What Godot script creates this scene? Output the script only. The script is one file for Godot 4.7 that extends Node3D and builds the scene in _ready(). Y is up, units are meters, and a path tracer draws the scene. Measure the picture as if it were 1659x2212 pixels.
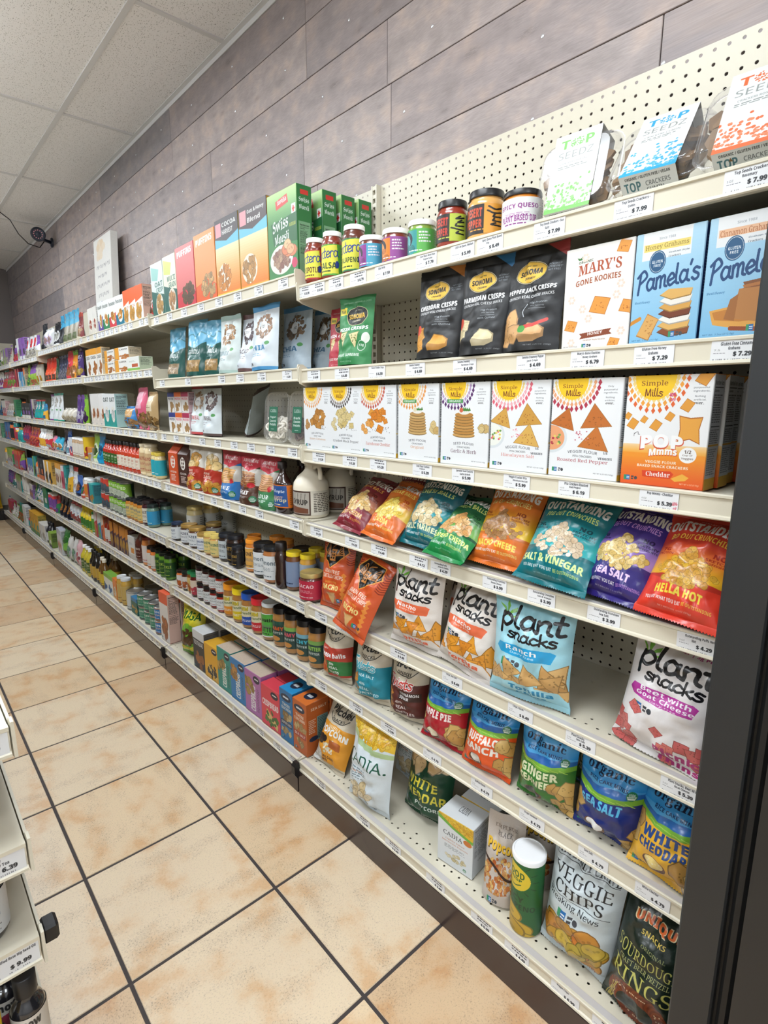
extends Node3D
# A grocery aisle: one long run of wall shelving with plank wall and pegboard behind it.
# x runs towards the plank wall, y up, z towards the photographer's right; the run of shelves goes off to -z. Metres.

const DECKS := [
	[1.695, 1.452, 1.207, 0.968, 0.685, 0.437, 0.125],
	[1.735, 1.458, 1.212, 0.970, 0.685, 0.437, 0.127],
	[1.745, 1.510, 1.212, 0.970, 0.685, 0.440, 0.127],
	[1.745, 1.510, 1.212, 0.968, 0.682, 0.440, 0.127],
	[1.715, 1.490, 1.210, 0.964, 0.675, 0.432, 0.127],
	[1.715, 1.490, 1.210, 0.964, 0.675, 0.432, 0.127],
]
const Z0 := -0.25          # right end of the run
const BAY := 1.225
const FRONT := 0.984       # front face of the shelf rails
const BASE_FRONT := 0.928  # front face of the bottom deck
const BACK := 1.307        # pegboard face
const WALL := 1.335        # plank face
const CEIL := 2.88

var rng := RandomNumberGenerator.new()
var names := {}
var mats := {}
var pages: Array[Image] = []
var page_mats := {}
var px := 0
var py := 0
var prow := 0
var fonts := {}
var glyphs := {}
var ts: TextServer
var can: Image
var vx := 0.0
var vy := 0.0
var vw := 1.0
var vh := 1.0
var mesh_cache := {}


func _ready() -> void:
	rng.seed = 7
	_view_and_light()
	_fonts()
	_shell()
	_shelving()
	_products()
	_finish_pages()


# ---------------------------------------------------------------- camera, lamps, exposure
func _view_and_light() -> void:
	var cam := Camera3D.new()
	cam.name = "camera"
	cam.fov = 2.0 * rad_to_deg(atan(1106.0 / 1189.4))
	cam.near = 0.02
	cam.far = 60.0
	cam.position = Vector3(0, 1.3556, 0)
	cam.basis = Basis(Vector3.UP, -0.734695) * Basis(Vector3.RIGHT, -0.1968076)
	cam.current = true
	add_child(cam)
	var env := Environment.new()
	env.background_mode = Environment.BG_COLOR
	env.background_color = Color(0.02, 0.02, 0.02)
	env.tonemap_mode = Environment.TONE_MAPPER_LINEAR
	env.tonemap_exposure = 0.93
	env.sdfgi_enabled = true
	env.ssao_enabled = true
	env.ssil_enabled = true
	var we := WorldEnvironment.new()
	we.name = "world_environment"
	we.environment = env
	add_child(we)
	# flat ceiling panels over the aisle, set into the ceiling grid
	var spots := [[0.0275, 1.52], [0.0275, -0.77], [0.0275, -3.063], [0.0275, -5.355], [-1.7875, 1.52], [-1.7875, -0.77], [-1.7875, -3.063], [-1.7875, -5.355]]
	for i in spots.size():
		_panel_light(Vector3(spots[i][0], CEIL, spots[i][1]), i)


func _panel_light(at: Vector3, i: int) -> void:
	var t := thing("ceiling_light", "flat white ceiling light panel, number %s over the shop" % ["one", "two", "three", "four", "five", "six", "seven", "eight"][i], "ceiling light", "flat ceiling light panels")
	t.position = at
	var f := MB.new()
	for s in [-1.0, 1.0]:
		f.box(Vector3(s * 0.285, -0.012, 0), Vector3(0.02, 0.03, 1.13))
		f.box(Vector3(0, -0.012, s * 0.555), Vector3(0.55, 0.03, 0.02))
	part(t, "frame", f.mesh(), plain("f2f2f0", 0.4))
	var d := MB.new()
	d.box(Vector3(0, -0.035, 0), Vector3(0.5, 0.066, 1.04))
	var m := StandardMaterial3D.new()
	m.albedo_color = Color(0.95, 0.95, 0.95)
	m.emission_enabled = true
	m.emission = Color(0.945, 0.975, 1.0)
	m.emission_energy_multiplier = 11.0
	part(t, "diffuser", d.mesh(), m)
	var l := AreaLight3D.new()
	l.name = "panel_lamp"
	l.area_size = Vector2(0.54, 1.08)
	l.light_color = Color(0.945, 0.975, 1.0)
	l.light_energy = 1.9
	l.area_range = 14.0
	l.area_attenuation = 2.0
	l.shadow_enabled = true
	l.rotation = Vector3(-PI / 2, 0, 0)
	l.position = Vector3(0, -0.075, 0)
	t.add_child(l)


# ---------------------------------------------------------------- mesh builder
class MB:
	var v := PackedVector3Array()
	var n := PackedVector3Array()
	var u := PackedVector2Array()
	var ix := PackedInt32Array()

	# corners run counter-clockwise seen from outside
	func quad(a: Vector3, b: Vector3, c: Vector3, d: Vector3, r := Rect2(0, 0, 1, 1)) -> void:
		var nn := (b - a).cross(d - a).normalized()
		var k := v.size()
		v.append_array([a, b, c, d])
		n.append_array([nn, nn, nn, nn])
		u.append_array([Vector2(r.position.x, r.end.y), r.end, Vector2(r.end.x, r.position.y), r.position])
		ix.append_array([k, k + 2, k + 1, k, k + 3, k + 2])

	func tri(a: Vector3, b: Vector3, c: Vector3, uv := Vector2.ZERO) -> void:
		var nn := (b - a).cross(c - a).normalized()
		var k := v.size()
		v.append_array([a, b, c])
		n.append_array([nn, nn, nn])
		u.append_array([uv, uv, uv])
		ix.append_array([k, k + 2, k + 1])

	func box(c: Vector3, s: Vector3) -> void:
		var h := s / 2
		var p := []
		for i in 8:
			p.append(c + Vector3(h.x if i & 1 else -h.x, h.y if i & 2 else -h.y, h.z if i & 4 else -h.z))
		for f in [[4, 5, 7, 6], [1, 0, 2, 3], [5, 1, 3, 7], [0, 4, 6, 2], [6, 7, 3, 2], [0, 1, 5, 4]]:
			quad(p[f[0]], p[f[1]], p[f[2]], p[f[3]])

	# box with chamfered edges; rects: front, side, top (side is used right, left and back)
	func carton(c: Vector3, s: Vector3, e: float, rf := Rect2(0, 0, 1, 1), rs := Rect2(0, 0, 1, 1), rt := Rect2(0, 0, 1, 1)) -> void:
		var h := s / 2
		var g := func(sx: float, sy: float, sz: float, ax: int) -> Vector3:
			var q := Vector3(sx * (h.x - e), sy * (h.y - e), sz * (h.z - e))
			if ax == 0: q.x = sx * h.x
			elif ax == 1: q.y = sy * h.y
			else: q.z = sz * h.z
			return c + q
		quad(g.call(-1, -1, 1, 2), g.call(1, -1, 1, 2), g.call(1, 1, 1, 2), g.call(-1, 1, 1, 2), rf)
		quad(g.call(1, -1, -1, 2), g.call(-1, -1, -1, 2), g.call(-1, 1, -1, 2), g.call(1, 1, -1, 2), rs)
		quad(g.call(1, -1, 1, 0), g.call(1, -1, -1, 0), g.call(1, 1, -1, 0), g.call(1, 1, 1, 0), rs)
		quad(g.call(-1, -1, -1, 0), g.call(-1, -1, 1, 0), g.call(-1, 1, 1, 0), g.call(-1, 1, -1, 0), rs)
		quad(g.call(-1, 1, 1, 1), g.call(1, 1, 1, 1), g.call(1, 1, -1, 1), g.call(-1, 1, -1, 1), rt)
		quad(g.call(-1, -1, -1, 1), g.call(1, -1, -1, 1), g.call(1, -1, 1, 1), g.call(-1, -1, 1, 1), rt)
		var fe := func(x0: float, x1: float, y0: float, y1: float) -> Rect2:
			return Rect2(rf.position + rf.size * Vector2(x0, y0), rf.size * Vector2(x1 - x0, y1 - y0))
		for sx: float in [-1.0, 1.0]:
			for sz: float in [-1.0, 1.0]:
				var a: Vector3 = g.call(sx, -1, sz, 2)
				var b: Vector3 = g.call(sx, -1, sz, 0)
				var t1: Vector3 = g.call(sx, 1, sz, 2)
				var t0: Vector3 = g.call(sx, 1, sz, 0)
				var r: Rect2 = fe.call(0.97, 1.0, 0.02, 0.98) if sx > 0 else fe.call(0.0, 0.03, 0.02, 0.98)
				if sx * sz > 0: quad(a, b, t0, t1, r)
				else: quad(b, a, t1, t0, r)
			for sy: float in [-1.0, 1.0]:
				var a: Vector3 = g.call(sx, sy, -1, 0)
				var b: Vector3 = g.call(sx, sy, 1, 0)
				var d: Vector3 = g.call(sx, sy, 1, 1)
				var f: Vector3 = g.call(sx, sy, -1, 1)
				if sx * sy > 0: quad(b, a, f, d, rt)
				else: quad(a, b, d, f, rt)
		for sy: float in [-1.0, 1.0]:
			for sz: float in [-1.0, 1.0]:
				var a: Vector3 = g.call(-1, sy, sz, 2)
				var b: Vector3 = g.call(1, sy, sz, 2)
				var d: Vector3 = g.call(1, sy, sz, 1)
				var f: Vector3 = g.call(-1, sy, sz, 1)
				var r: Rect2 = fe.call(0.02, 0.98, 0.0, 0.02) if sy > 0 else fe.call(0.02, 0.98, 0.98, 1.0)
				if sy * sz > 0: quad(a, b, d, f, r)
				else: quad(b, a, f, d, r)
			for sx: float in [-1.0, 1.0]:
				for sz: float in [-1.0, 1.0]:
					var a: Vector3 = g.call(sx, sy, sz, 0)
					var b: Vector3 = g.call(sx, sy, sz, 1)
					var d: Vector3 = g.call(sx, sy, sz, 2)
					if sx * sy * sz > 0: tri(a, b, d, rf.position + rf.size * 0.02)
					else: tri(a, d, b, rf.position + rf.size * 0.02)

	# rows of points from bottom to top, each row left to right seen from outside
	func grid(p: Array, uv: Array) -> void:
		var k := v.size()
		var rows := p.size()
		var cols: int = p[0].size()
		for j in rows:
			for i in cols:
				var a: Vector3 = p[j][mini(i + 1, cols - 1)] - p[j][maxi(i - 1, 0)]
				var b: Vector3 = p[mini(j + 1, rows - 1)][i] - p[maxi(j - 1, 0)][i]
				var nn := a.cross(b)
				v.append(p[j][i])
				n.append(nn.normalized() if nn.length() > 1e-14 else Vector3(0, 0, 1))
				u.append(uv[j][i])
		for j in rows - 1:
			for i in cols - 1:
				var q := k + j * cols + i
				ix.append_array([q, q + cols + 1, q + 1, q, q + cols, q + cols + 1])

	# profile of (radius, height) from bottom to top turned about y; arc in radians round +z
	func lathe(pf: Array, seg: int, arc := TAU, r := Rect2(0, 0, 1, 1), about := Vector3.ZERO, sq := 1.0) -> void:
		var m := pf.size()
		var total := 0.0
		var cum := [0.0]
		var sn := []
		for j in m - 1:
			var d: Vector2 = pf[j + 1] - pf[j]
			total += d.length()
			cum.append(total)
			sn.append(Vector2(d.y, -d.x).normalized())
		for j in m - 1:
			var n0: Vector2 = sn[j]
			var n1: Vector2 = sn[j]
			if j > 0 and sn[j].dot(sn[j - 1]) > 0.6: n0 = (sn[j] + sn[j - 1]).normalized()
			if j < m - 2 and sn[j].dot(sn[j + 1]) > 0.6: n1 = (sn[j] + sn[j + 1]).normalized()
			var k := v.size()
			for i in seg + 1:
				var a := -arc / 2 + arc * i / seg
				var s := sin(a)
				var c := cos(a)
				for e in 2:
					var q: Vector2 = pf[j + e]
					var nn: Vector2 = n1 if e else n0
					v.append(about + Vector3(q.x * s, q.y, q.x * c * sq))
					n.append(Vector3(nn.x * s, nn.y, nn.x * c).normalized())
					u.append(Vector2(r.position.x + r.size.x * i / seg, r.end.y - r.size.y * cum[j + e] / maxf(total, 1e-6)))
			for i in seg:
				var q := k + i * 2
				ix.append_array([q, q + 3, q + 2, q, q + 1, q + 3])

	# round bar along a list of points
	func tube(p: Array, rad: float, seg := 8, flat := 1.0) -> void:
		var k := v.size()
		var side := Vector3.ZERO
		for j in p.size():
			var d: Vector3 = (p[mini(j + 1, p.size() - 1)] - p[maxi(j - 1, 0)]).normalized()
			if side == Vector3.ZERO: side = d.cross(Vector3.UP if absf(d.y) < 0.9 else Vector3.RIGHT).normalized()
			side = (side - d * side.dot(d)).normalized()
			var up := side.cross(d)
			for i in seg + 1:
				var a := TAU * i / seg
				var o := side * cos(a) * flat + up * sin(a)
				v.append(p[j] + o * rad)
				n.append(o.normalized())
				u.append(Vector2(float(i) / seg, float(j) / p.size()))
		for j in p.size() - 1:
			for i in seg:
				var q := k + j * (seg + 1) + i
				ix.append_array([q, q + 1, q + seg + 2, q, q + seg + 2, q + seg + 1])

	# closed outline (x,y pairs, counter-clockwise seen from +z side) pushed along z
	func prism(o: Array, z0: float, z1: float, caps := true) -> void:
		var c := o.size()
		for i in c:
			var a: Vector2 = o[i]
			var b: Vector2 = o[(i + 1) % c]
			quad(Vector3(a.x, a.y, z1), Vector3(a.x, a.y, z0), Vector3(b.x, b.y, z0), Vector3(b.x, b.y, z1))
		if caps:
			var t := Geometry2D.triangulate_polygon(PackedVector2Array(o))
			for i in range(0, t.size(), 3):
				var a: Vector2 = o[t[i]]
				var b: Vector2 = o[t[i + 1]]
				var d: Vector2 = o[t[i + 2]]
				if (b - a).cross(d - a) < 0:
					var w := b
					b = d
					d = w
				tri(Vector3(a.x, a.y, z1), Vector3(b.x, b.y, z1), Vector3(d.x, d.y, z1))
				tri(Vector3(a.x, a.y, z0), Vector3(d.x, d.y, z0), Vector3(b.x, b.y, z0))

	func mesh() -> ArrayMesh:
		var a := []
		a.resize(Mesh.ARRAY_MAX)
		a[Mesh.ARRAY_VERTEX] = v
		a[Mesh.ARRAY_NORMAL] = n
		a[Mesh.ARRAY_TEX_UV] = u
		a[Mesh.ARRAY_INDEX] = ix
		var m := ArrayMesh.new()
		m.add_surface_from_arrays(Mesh.PRIMITIVE_TRIANGLES, a)
		return m


# ---------------------------------------------------------------- nodes and materials
func numbered(called: String) -> String:
	var c: int = names.get(called, 0)
	names[called] = c + 1
	return called if c == 0 else "%s_%03d" % [called, c]


func thing(called: String, label: String, category: String, group := "") -> Node3D:
	var o := Node3D.new()
	o.name = numbered(called)
	add_child(o)
	tag(o, label, category, group)
	return o


func tag(o: Node3D, label: String, category: String, group := "") -> void:
	o.set_meta("label", label)
	o.set_meta("category", category)
	if group: o.set_meta("group", group)


func solo(called: String, m: Mesh, mat: Material, label: String, category: String, group := "") -> MeshInstance3D:
	var o := MeshInstance3D.new()
	o.name = numbered(called)
	o.mesh = m
	o.material_override = mat
	add_child(o)
	tag(o, label, category, group)
	return o


func part(parent: Node3D, called: String, m: Mesh, mat: Material, at := Vector3.ZERO) -> MeshInstance3D:
	var o := MeshInstance3D.new()
	o.name = called
	o.mesh = m
	o.material_override = mat
	o.position = at
	parent.add_child(o, true)
	return o


func structure(called: String, m: Mesh, mat: Material, label: String) -> MeshInstance3D:
	var o := MeshInstance3D.new()
	o.name = called
	o.mesh = m
	o.material_override = mat
	add_child(o)
	o.set_meta("kind", "structure")
	o.set_meta("label", label)
	return o


func plain(hex: String, rough := 0.5, metal := 0.0, coat := 0.0) -> StandardMaterial3D:
	var key := "%s %.2f %.2f %.2f" % [hex, rough, metal, coat]
	if not mats.has(key):
		var m := StandardMaterial3D.new()
		m.albedo_color = Color.html(hex)
		m.roughness = rough
		m.metallic = metal
		if coat > 0:
			m.clearcoat_enabled = true
			m.clearcoat = coat
			m.clearcoat_roughness = 0.06
		mats[key] = m
	return mats[key]


func clear_plastic() -> StandardMaterial3D:
	if not mats.has("clear"):
		var m := StandardMaterial3D.new()
		m.transparency = BaseMaterial3D.TRANSPARENCY_ALPHA
		m.albedo_color = Color(0.95, 0.96, 0.97, 0.07)
		m.roughness = 0.06
		mats["clear"] = m
	return mats["clear"]


func printed(page: int, finish: String) -> StandardMaterial3D:
	var key := "%d %s" % [page, finish]
	if not page_mats.has(key):
		var m := StandardMaterial3D.new()
		m.roughness = {"carton": 0.42, "film": 0.27, "matte": 0.5, "paper": 0.6}[finish]
		m.texture_repeat = false
		m.albedo_color = Color(0.87, 0.875, 0.88)
		page_mats[key] = m
	return page_mats[key]


func _finish_pages() -> void:
	var tex := []
	for im in pages:
		tex.append(ImageTexture.create_from_image(im))
	for key: String in page_mats:
		page_mats[key].albedo_texture = tex[key.to_int() if not " " in key else key.split(" ")[0].to_int()]


func put(o: Node3D, x: float, y: float, z: float, turn := 0.0, lean := 0.0, roll := 0.0) -> void:
	o.transform = Transform3D(Basis(Vector3.UP, -PI / 2 + turn) * Basis(Vector3.RIGHT, -lean) * Basis(Vector3.BACK, roll), Vector3(x, y, z))


# ---------------------------------------------------------------- print: lettering and flat artwork painted into shared pages
func _fonts() -> void:
	ts = TextServerManager.get_primary_interface()
	for f in [["b", "Droid Sans", 700, 0.0, 0.0], ["r", "Droid Sans", 400, 0.0, 0.0], ["s", "Droid Serif", 400, 0.0, 0.0], ["S", "Droid Serif", 700, 0.0, 0.0], ["i", "Droid Serif", 700, 0.22, 0.0], ["x", "Droid Sans", 700, 0.0, 0.9]]:
		var sf := SystemFont.new()
		sf.font_names = PackedStringArray([f[1]])
		sf.font_weight = f[2]
		var fv := FontVariation.new()
		fv.base_font = sf
		fv.variation_embolden = f[4]
		fv.variation_transform = Transform2D(Vector2(1, 0), Vector2(f[3], 1), Vector2.ZERO)
		fonts[f[0]] = fv


func k(hex: String) -> Color:
	return Color.html(hex)


func open(w: int, h: int, c: Color) -> void:
	can = Image.create(w, h, false, Image.FORMAT_RGBA8)
	can.fill(c)
	view(0, 0, 1, 1)


func view(x0: float, y0: float, x1: float, y1: float) -> void:
	vx = x0 * can.get_width()
	vy = y0 * can.get_height()
	vw = (x1 - x0) * can.get_width()
	vh = (y1 - y0) * can.get_height()


# puts the canvas on a page; returns the page and its place there
func close() -> Dictionary:
	var w := can.get_width()
	var h := can.get_height()
	if px + w + 4 > 2048:
		px = 0
		py += prow
		prow = 0
	if pages.is_empty() or py + h + 4 > 2048:
		pages.append(Image.create(2048, 2048, false, Image.FORMAT_RGBA8))
		pages[-1].fill(Color(0.8, 0.8, 0.8))
		px = 0
		py = 0
		prow = 0
	var pg := pages[-1]
	pg.blit_rect(can, Rect2i(0, 0, w, 1), Vector2i(px + 2, py + 1))
	pg.blit_rect(can, Rect2i(0, h - 1, w, 1), Vector2i(px + 2, py + 2 + h))
	pg.blit_rect(can, Rect2i(0, 0, 1, h), Vector2i(px + 1, py + 2))
	pg.blit_rect(can, Rect2i(w - 1, 0, 1, h), Vector2i(px + 2 + w, py + 2))
	pg.blit_rect(can, Rect2i(0, 0, w, h), Vector2i(px + 2, py + 2))
	var out := {"p": pages.size() - 1, "r": Rect2((px + 2) / 2048.0, (py + 2) / 2048.0, w / 2048.0, h / 2048.0)}
	px += w + 4
	prow = maxi(prow, h + 4)
	return out


func sub(r: Rect2, x0: float, y0: float, x1: float, y1: float) -> Rect2:
	return Rect2(r.position + r.size * Vector2(x0, y0), r.size * Vector2(x1 - x0, y1 - y0))


func bar(x0: float, y0: float, x1: float, y1: float, c: Color) -> void:
	var a := Vector2i(roundi(vx + x0 * vw), roundi(vy + y0 * vh))
	var b := Vector2i(roundi(vx + x1 * vw), roundi(vy + y1 * vh))
	a = a.max(Vector2i(roundi(vx), roundi(vy)))
	b = b.min(Vector2i(roundi(vx + vw), roundi(vy + vh)))
	if b.x > a.x and b.y > a.y: can.fill_rect(Rect2i(a, b - a), c)


func row(y: int, x0: float, x1: float, c: Color) -> void:
	var a := maxi(roundi(x0), roundi(vx))
	var b := mini(roundi(x1), roundi(vx + vw))
	if b > a and y >= roundi(vy) and y < roundi(vy + vh): can.fill_rect(Rect2i(a, y, b - a, 1), c)


func oval(cx: float, cy: float, rx: float, ry: float, c: Color) -> void:
	var x := vx + cx * vw
	var y := vy + cy * vh
	var a := rx * vw
	var b := maxf(ry * vh, 0.6)
	for j in range(floori(y - b), ceili(y + b) + 1):
		var d := 1.0 - pow((j + 0.5 - y) / b, 2)
		if d > 0:
			var s := a * sqrt(d)
			row(j, x - s, x + s, c)


func shape(p: Array, c: Color) -> void:
	var q := []
	var lo := 1e9
	var hi := -1e9
	for i in range(0, p.size(), 2):
		var t := Vector2(vx + p[i] * vw, vy + p[i + 1] * vh)
		q.append(t)
		lo = minf(lo, t.y)
		hi = maxf(hi, t.y)
	for j in range(floori(lo), ceili(hi) + 1):
		var y := j + 0.5
		var xs := []
		for i in q.size():
			var a: Vector2 = q[i]
			var b: Vector2 = q[(i + 1) % q.size()]
			if (a.y <= y) != (b.y <= y): xs.append(a.x + (y - a.y) / (b.y - a.y) * (b.x - a.x))
		xs.sort()
		for i in range(0, xs.size() - 1, 2):
			row(j, xs[i], xs[i + 1], c)


func line(p: Array, w: float, c: Color) -> void:
	var r := maxf(w * vw / 2, 0.7)
	var pts := []
	for i in range(0, p.size(), 2):
		pts.append(Vector2(vx + p[i] * vw, vy + p[i + 1] * vh))
	for i in pts.size() - 1:
		var a: Vector2 = pts[maxi(i - 1, 0)]
		var b: Vector2 = pts[i]
		var d: Vector2 = pts[i + 1]
		var e: Vector2 = pts[mini(i + 2, pts.size() - 1)]
		var steps := maxi(2, ceili(b.distance_to(d) / maxf(r * 0.5, 0.7)))
		for s in steps + 1:
			var t := b.cubic_interpolate(d, a, e, float(s) / steps)
			for j in range(floori(t.y - r), ceili(t.y + r) + 1):
				var g := r * r - pow(j + 0.5 - t.y, 2)
				if g > 0: row(j, t.x - sqrt(g), t.x + sqrt(g), c)


func _strip(s: String, size: int, c: Color, f: String) -> Image:
	var fr: RID = fonts[f].get_rids()[0]
	var sz := Vector2i(size, 0)
	var x := 4.0
	var list := []
	var top := 9999
	var bot := -9999
	for i in s.length():
		var g := ts.font_get_glyph_index(fr, size, s.unicode_at(i), 0)
		var key := "%s %d %d" % [f, size, g]
		if not glyphs.has(key):
			ts.font_render_glyph(fr, sz, g)
			var ti := ts.font_get_glyph_texture_idx(fr, sz, g)
			var r := Rect2i(ts.font_get_glyph_uv_rect(fr, sz, g))
			var im: Image = null
			if ti >= 0 and r.size.x > 0:
				im = ts.font_get_texture_image(fr, sz, ti).get_region(r)
				im.convert(Image.FORMAT_RGBA8)
			glyphs[key] = [im, ts.font_get_glyph_offset(fr, sz, g), ts.font_get_glyph_advance(fr, size, g).x]
		var q: Array = glyphs[key]
		if q[0] != null:
			list.append([q[0], roundi(x + q[1].x), roundi(q[1].y)])
			top = mini(top, roundi(q[1].y) + 1)
			bot = maxi(bot, roundi(q[1].y) + q[0].get_height() - 1)
		x += q[2]
	var out := Image.create(maxi(ceili(x) + 4, 1), maxi(bot - top, 1), false, Image.FORMAT_RGBA8)
	out.fill(Color(c, 0))
	for q: Array in list:
		out.blend_rect(q[0], Rect2i(Vector2i.ZERO, q[0].get_size()), Vector2i(q[1], q[2] - top))
	var used := out.get_used_rect()
	if used.size.x > 0: out = out.get_region(Rect2i(used.position.x, 0, used.size.x, out.get_height()))
	var by := out.get_data()
	var r8 := c.r8
	var g8 := c.g8
	var b8 := c.b8
	for i in range(0, by.size(), 4):
		by[i] = r8
		by[i + 1] = g8
		by[i + 2] = b8
	return Image.create_from_data(out.get_width(), out.get_height(), false, Image.FORMAT_RGBA8, by)


# lettering fitted to a box; arch bows it upwards in the middle, rise lifts the right end (fractions of the view height)
func text(s: String, x0: float, y0: float, x1: float, y1: float, c: Color, f := "b", arch := 0.0, rise := 0.0) -> void:
	var h := maxi(roundi((y1 - y0) * vh), 3)
	var w := maxi(roundi((x1 - x0) * vw), 3)
	var im := _strip(s, clampi(roundi(h * 1.4), 10, 90), c, f)
	im.resize(w, h, Image.INTERPOLATE_BILINEAR if w > im.get_width() / 2 else Image.INTERPOLATE_LANCZOS)
	var ox := roundi(vx + x0 * vw)
	var oy := roundi(vy + y0 * vh)
	if arch == 0.0 and rise == 0.0:
		can.blend_rect(im, Rect2i(0, 0, w, h), Vector2i(ox, oy))
		return
	for i in w:
		var t := float(i) / w
		can.blend_rect(im, Rect2i(i, 0, 1, h), Vector2i(ox + i, oy + roundi((-arch * 4.0 * t * (1.0 - t) - rise * t) * vh)))


# a column of small type too small to read, as ragged thin bars
func lines(x0: float, y0: float, x1: float, y1: float, n: int, c: Color) -> void:
	for i in n:
		var y := y0 + (y1 - y0) * i / n
		var x := x0
		var stop := x1 - rng.randf() * (x1 - x0) * 0.3
		while x < stop:
			var w := (x1 - x0) * rng.randf_range(0.08, 0.22)
			bar(x, y, minf(x + w, stop), y + (y1 - y0) / n * 0.5, c)
			x += w + (x1 - x0) * 0.04


func grain(amount: float) -> void:
	for j in range(roundi(vy), roundi(vy + vh)):
		for i in range(roundi(vx), roundi(vx + vw)):
			var c := can.get_pixel(i, j)
			var d := rng.randf_range(-amount, amount)
			can.set_pixel(i, j, Color(c.r + d, c.g + d, c.b + d))


# printed pictures of food: pieces scattered in an oval
func food(kind: String, x0: float, y0: float, x1: float, y1: float, n: int, size: float, a: Color, b: Color) -> void:
	var asp := vw / vh
	for i in n:
		var t := rng.randf() * TAU
		var d := sqrt(rng.randf()) * 0.5
		var cx := (x0 + x1) / 2 + cos(t) * d * (x1 - x0)
		var cy := (y0 + y1) / 2 + sin(t) * d * (y1 - y0)
		if kind == "pile": cx = (x0 + x1) / 2 + (cx - (x0 + x1) / 2) * clampf((cy - y0) / (y1 - y0) * 1.6, 0.15, 1.0)
		var c := a.lerp(b, rng.randf())
		var s := size * rng.randf_range(0.75, 1.2)
		var edge := c.darkened(0.32)
		if kind == "ball" or kind == "pile" or kind == "chip":
			var e := 0.65 if kind == "chip" else 0.9
			oval(cx, cy, s * 1.1, s * asp * e * 1.12, edge)
			oval(cx, cy, s, s * asp * e, c)
			for q in 3: oval(cx + rng.randf_range(-0.5, 0.5) * s, cy + rng.randf_range(-0.4, 0.4) * s * asp * e, s * 0.16, s * 0.12 * asp, c.lerp(edge, 0.45))
		else:
			var sides := 3 if kind == "tri" else 4 if kind == "sq" else 7
			var t0 := rng.randf() * TAU
			for pass_ in 2:
				var p := []
				var g := s * (1.1 if pass_ == 0 else 1.0)
				var keep := rng.state
				rng.seed = i * 31 + 5
				for q in sides:
					var wob := 1.0 if sides < 5 else rng.randf_range(0.7, 1.15)
					p.append(cx + cos(t0 + TAU * q / sides) * g * wob)
					p.append(cy + sin(t0 + TAU * q / sides) * g * wob * asp * (0.8 if sides == 4 else 1.0))
				rng.state = keep
				shape(p, edge if pass_ == 0 else c)
			for q in 6: oval(cx + rng.randf_range(-0.45, 0.45) * s, cy + rng.randf_range(-0.4, 0.4) * s * asp, s * 0.07, s * 0.07 * asp, c.lerp(edge, 0.7))


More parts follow.
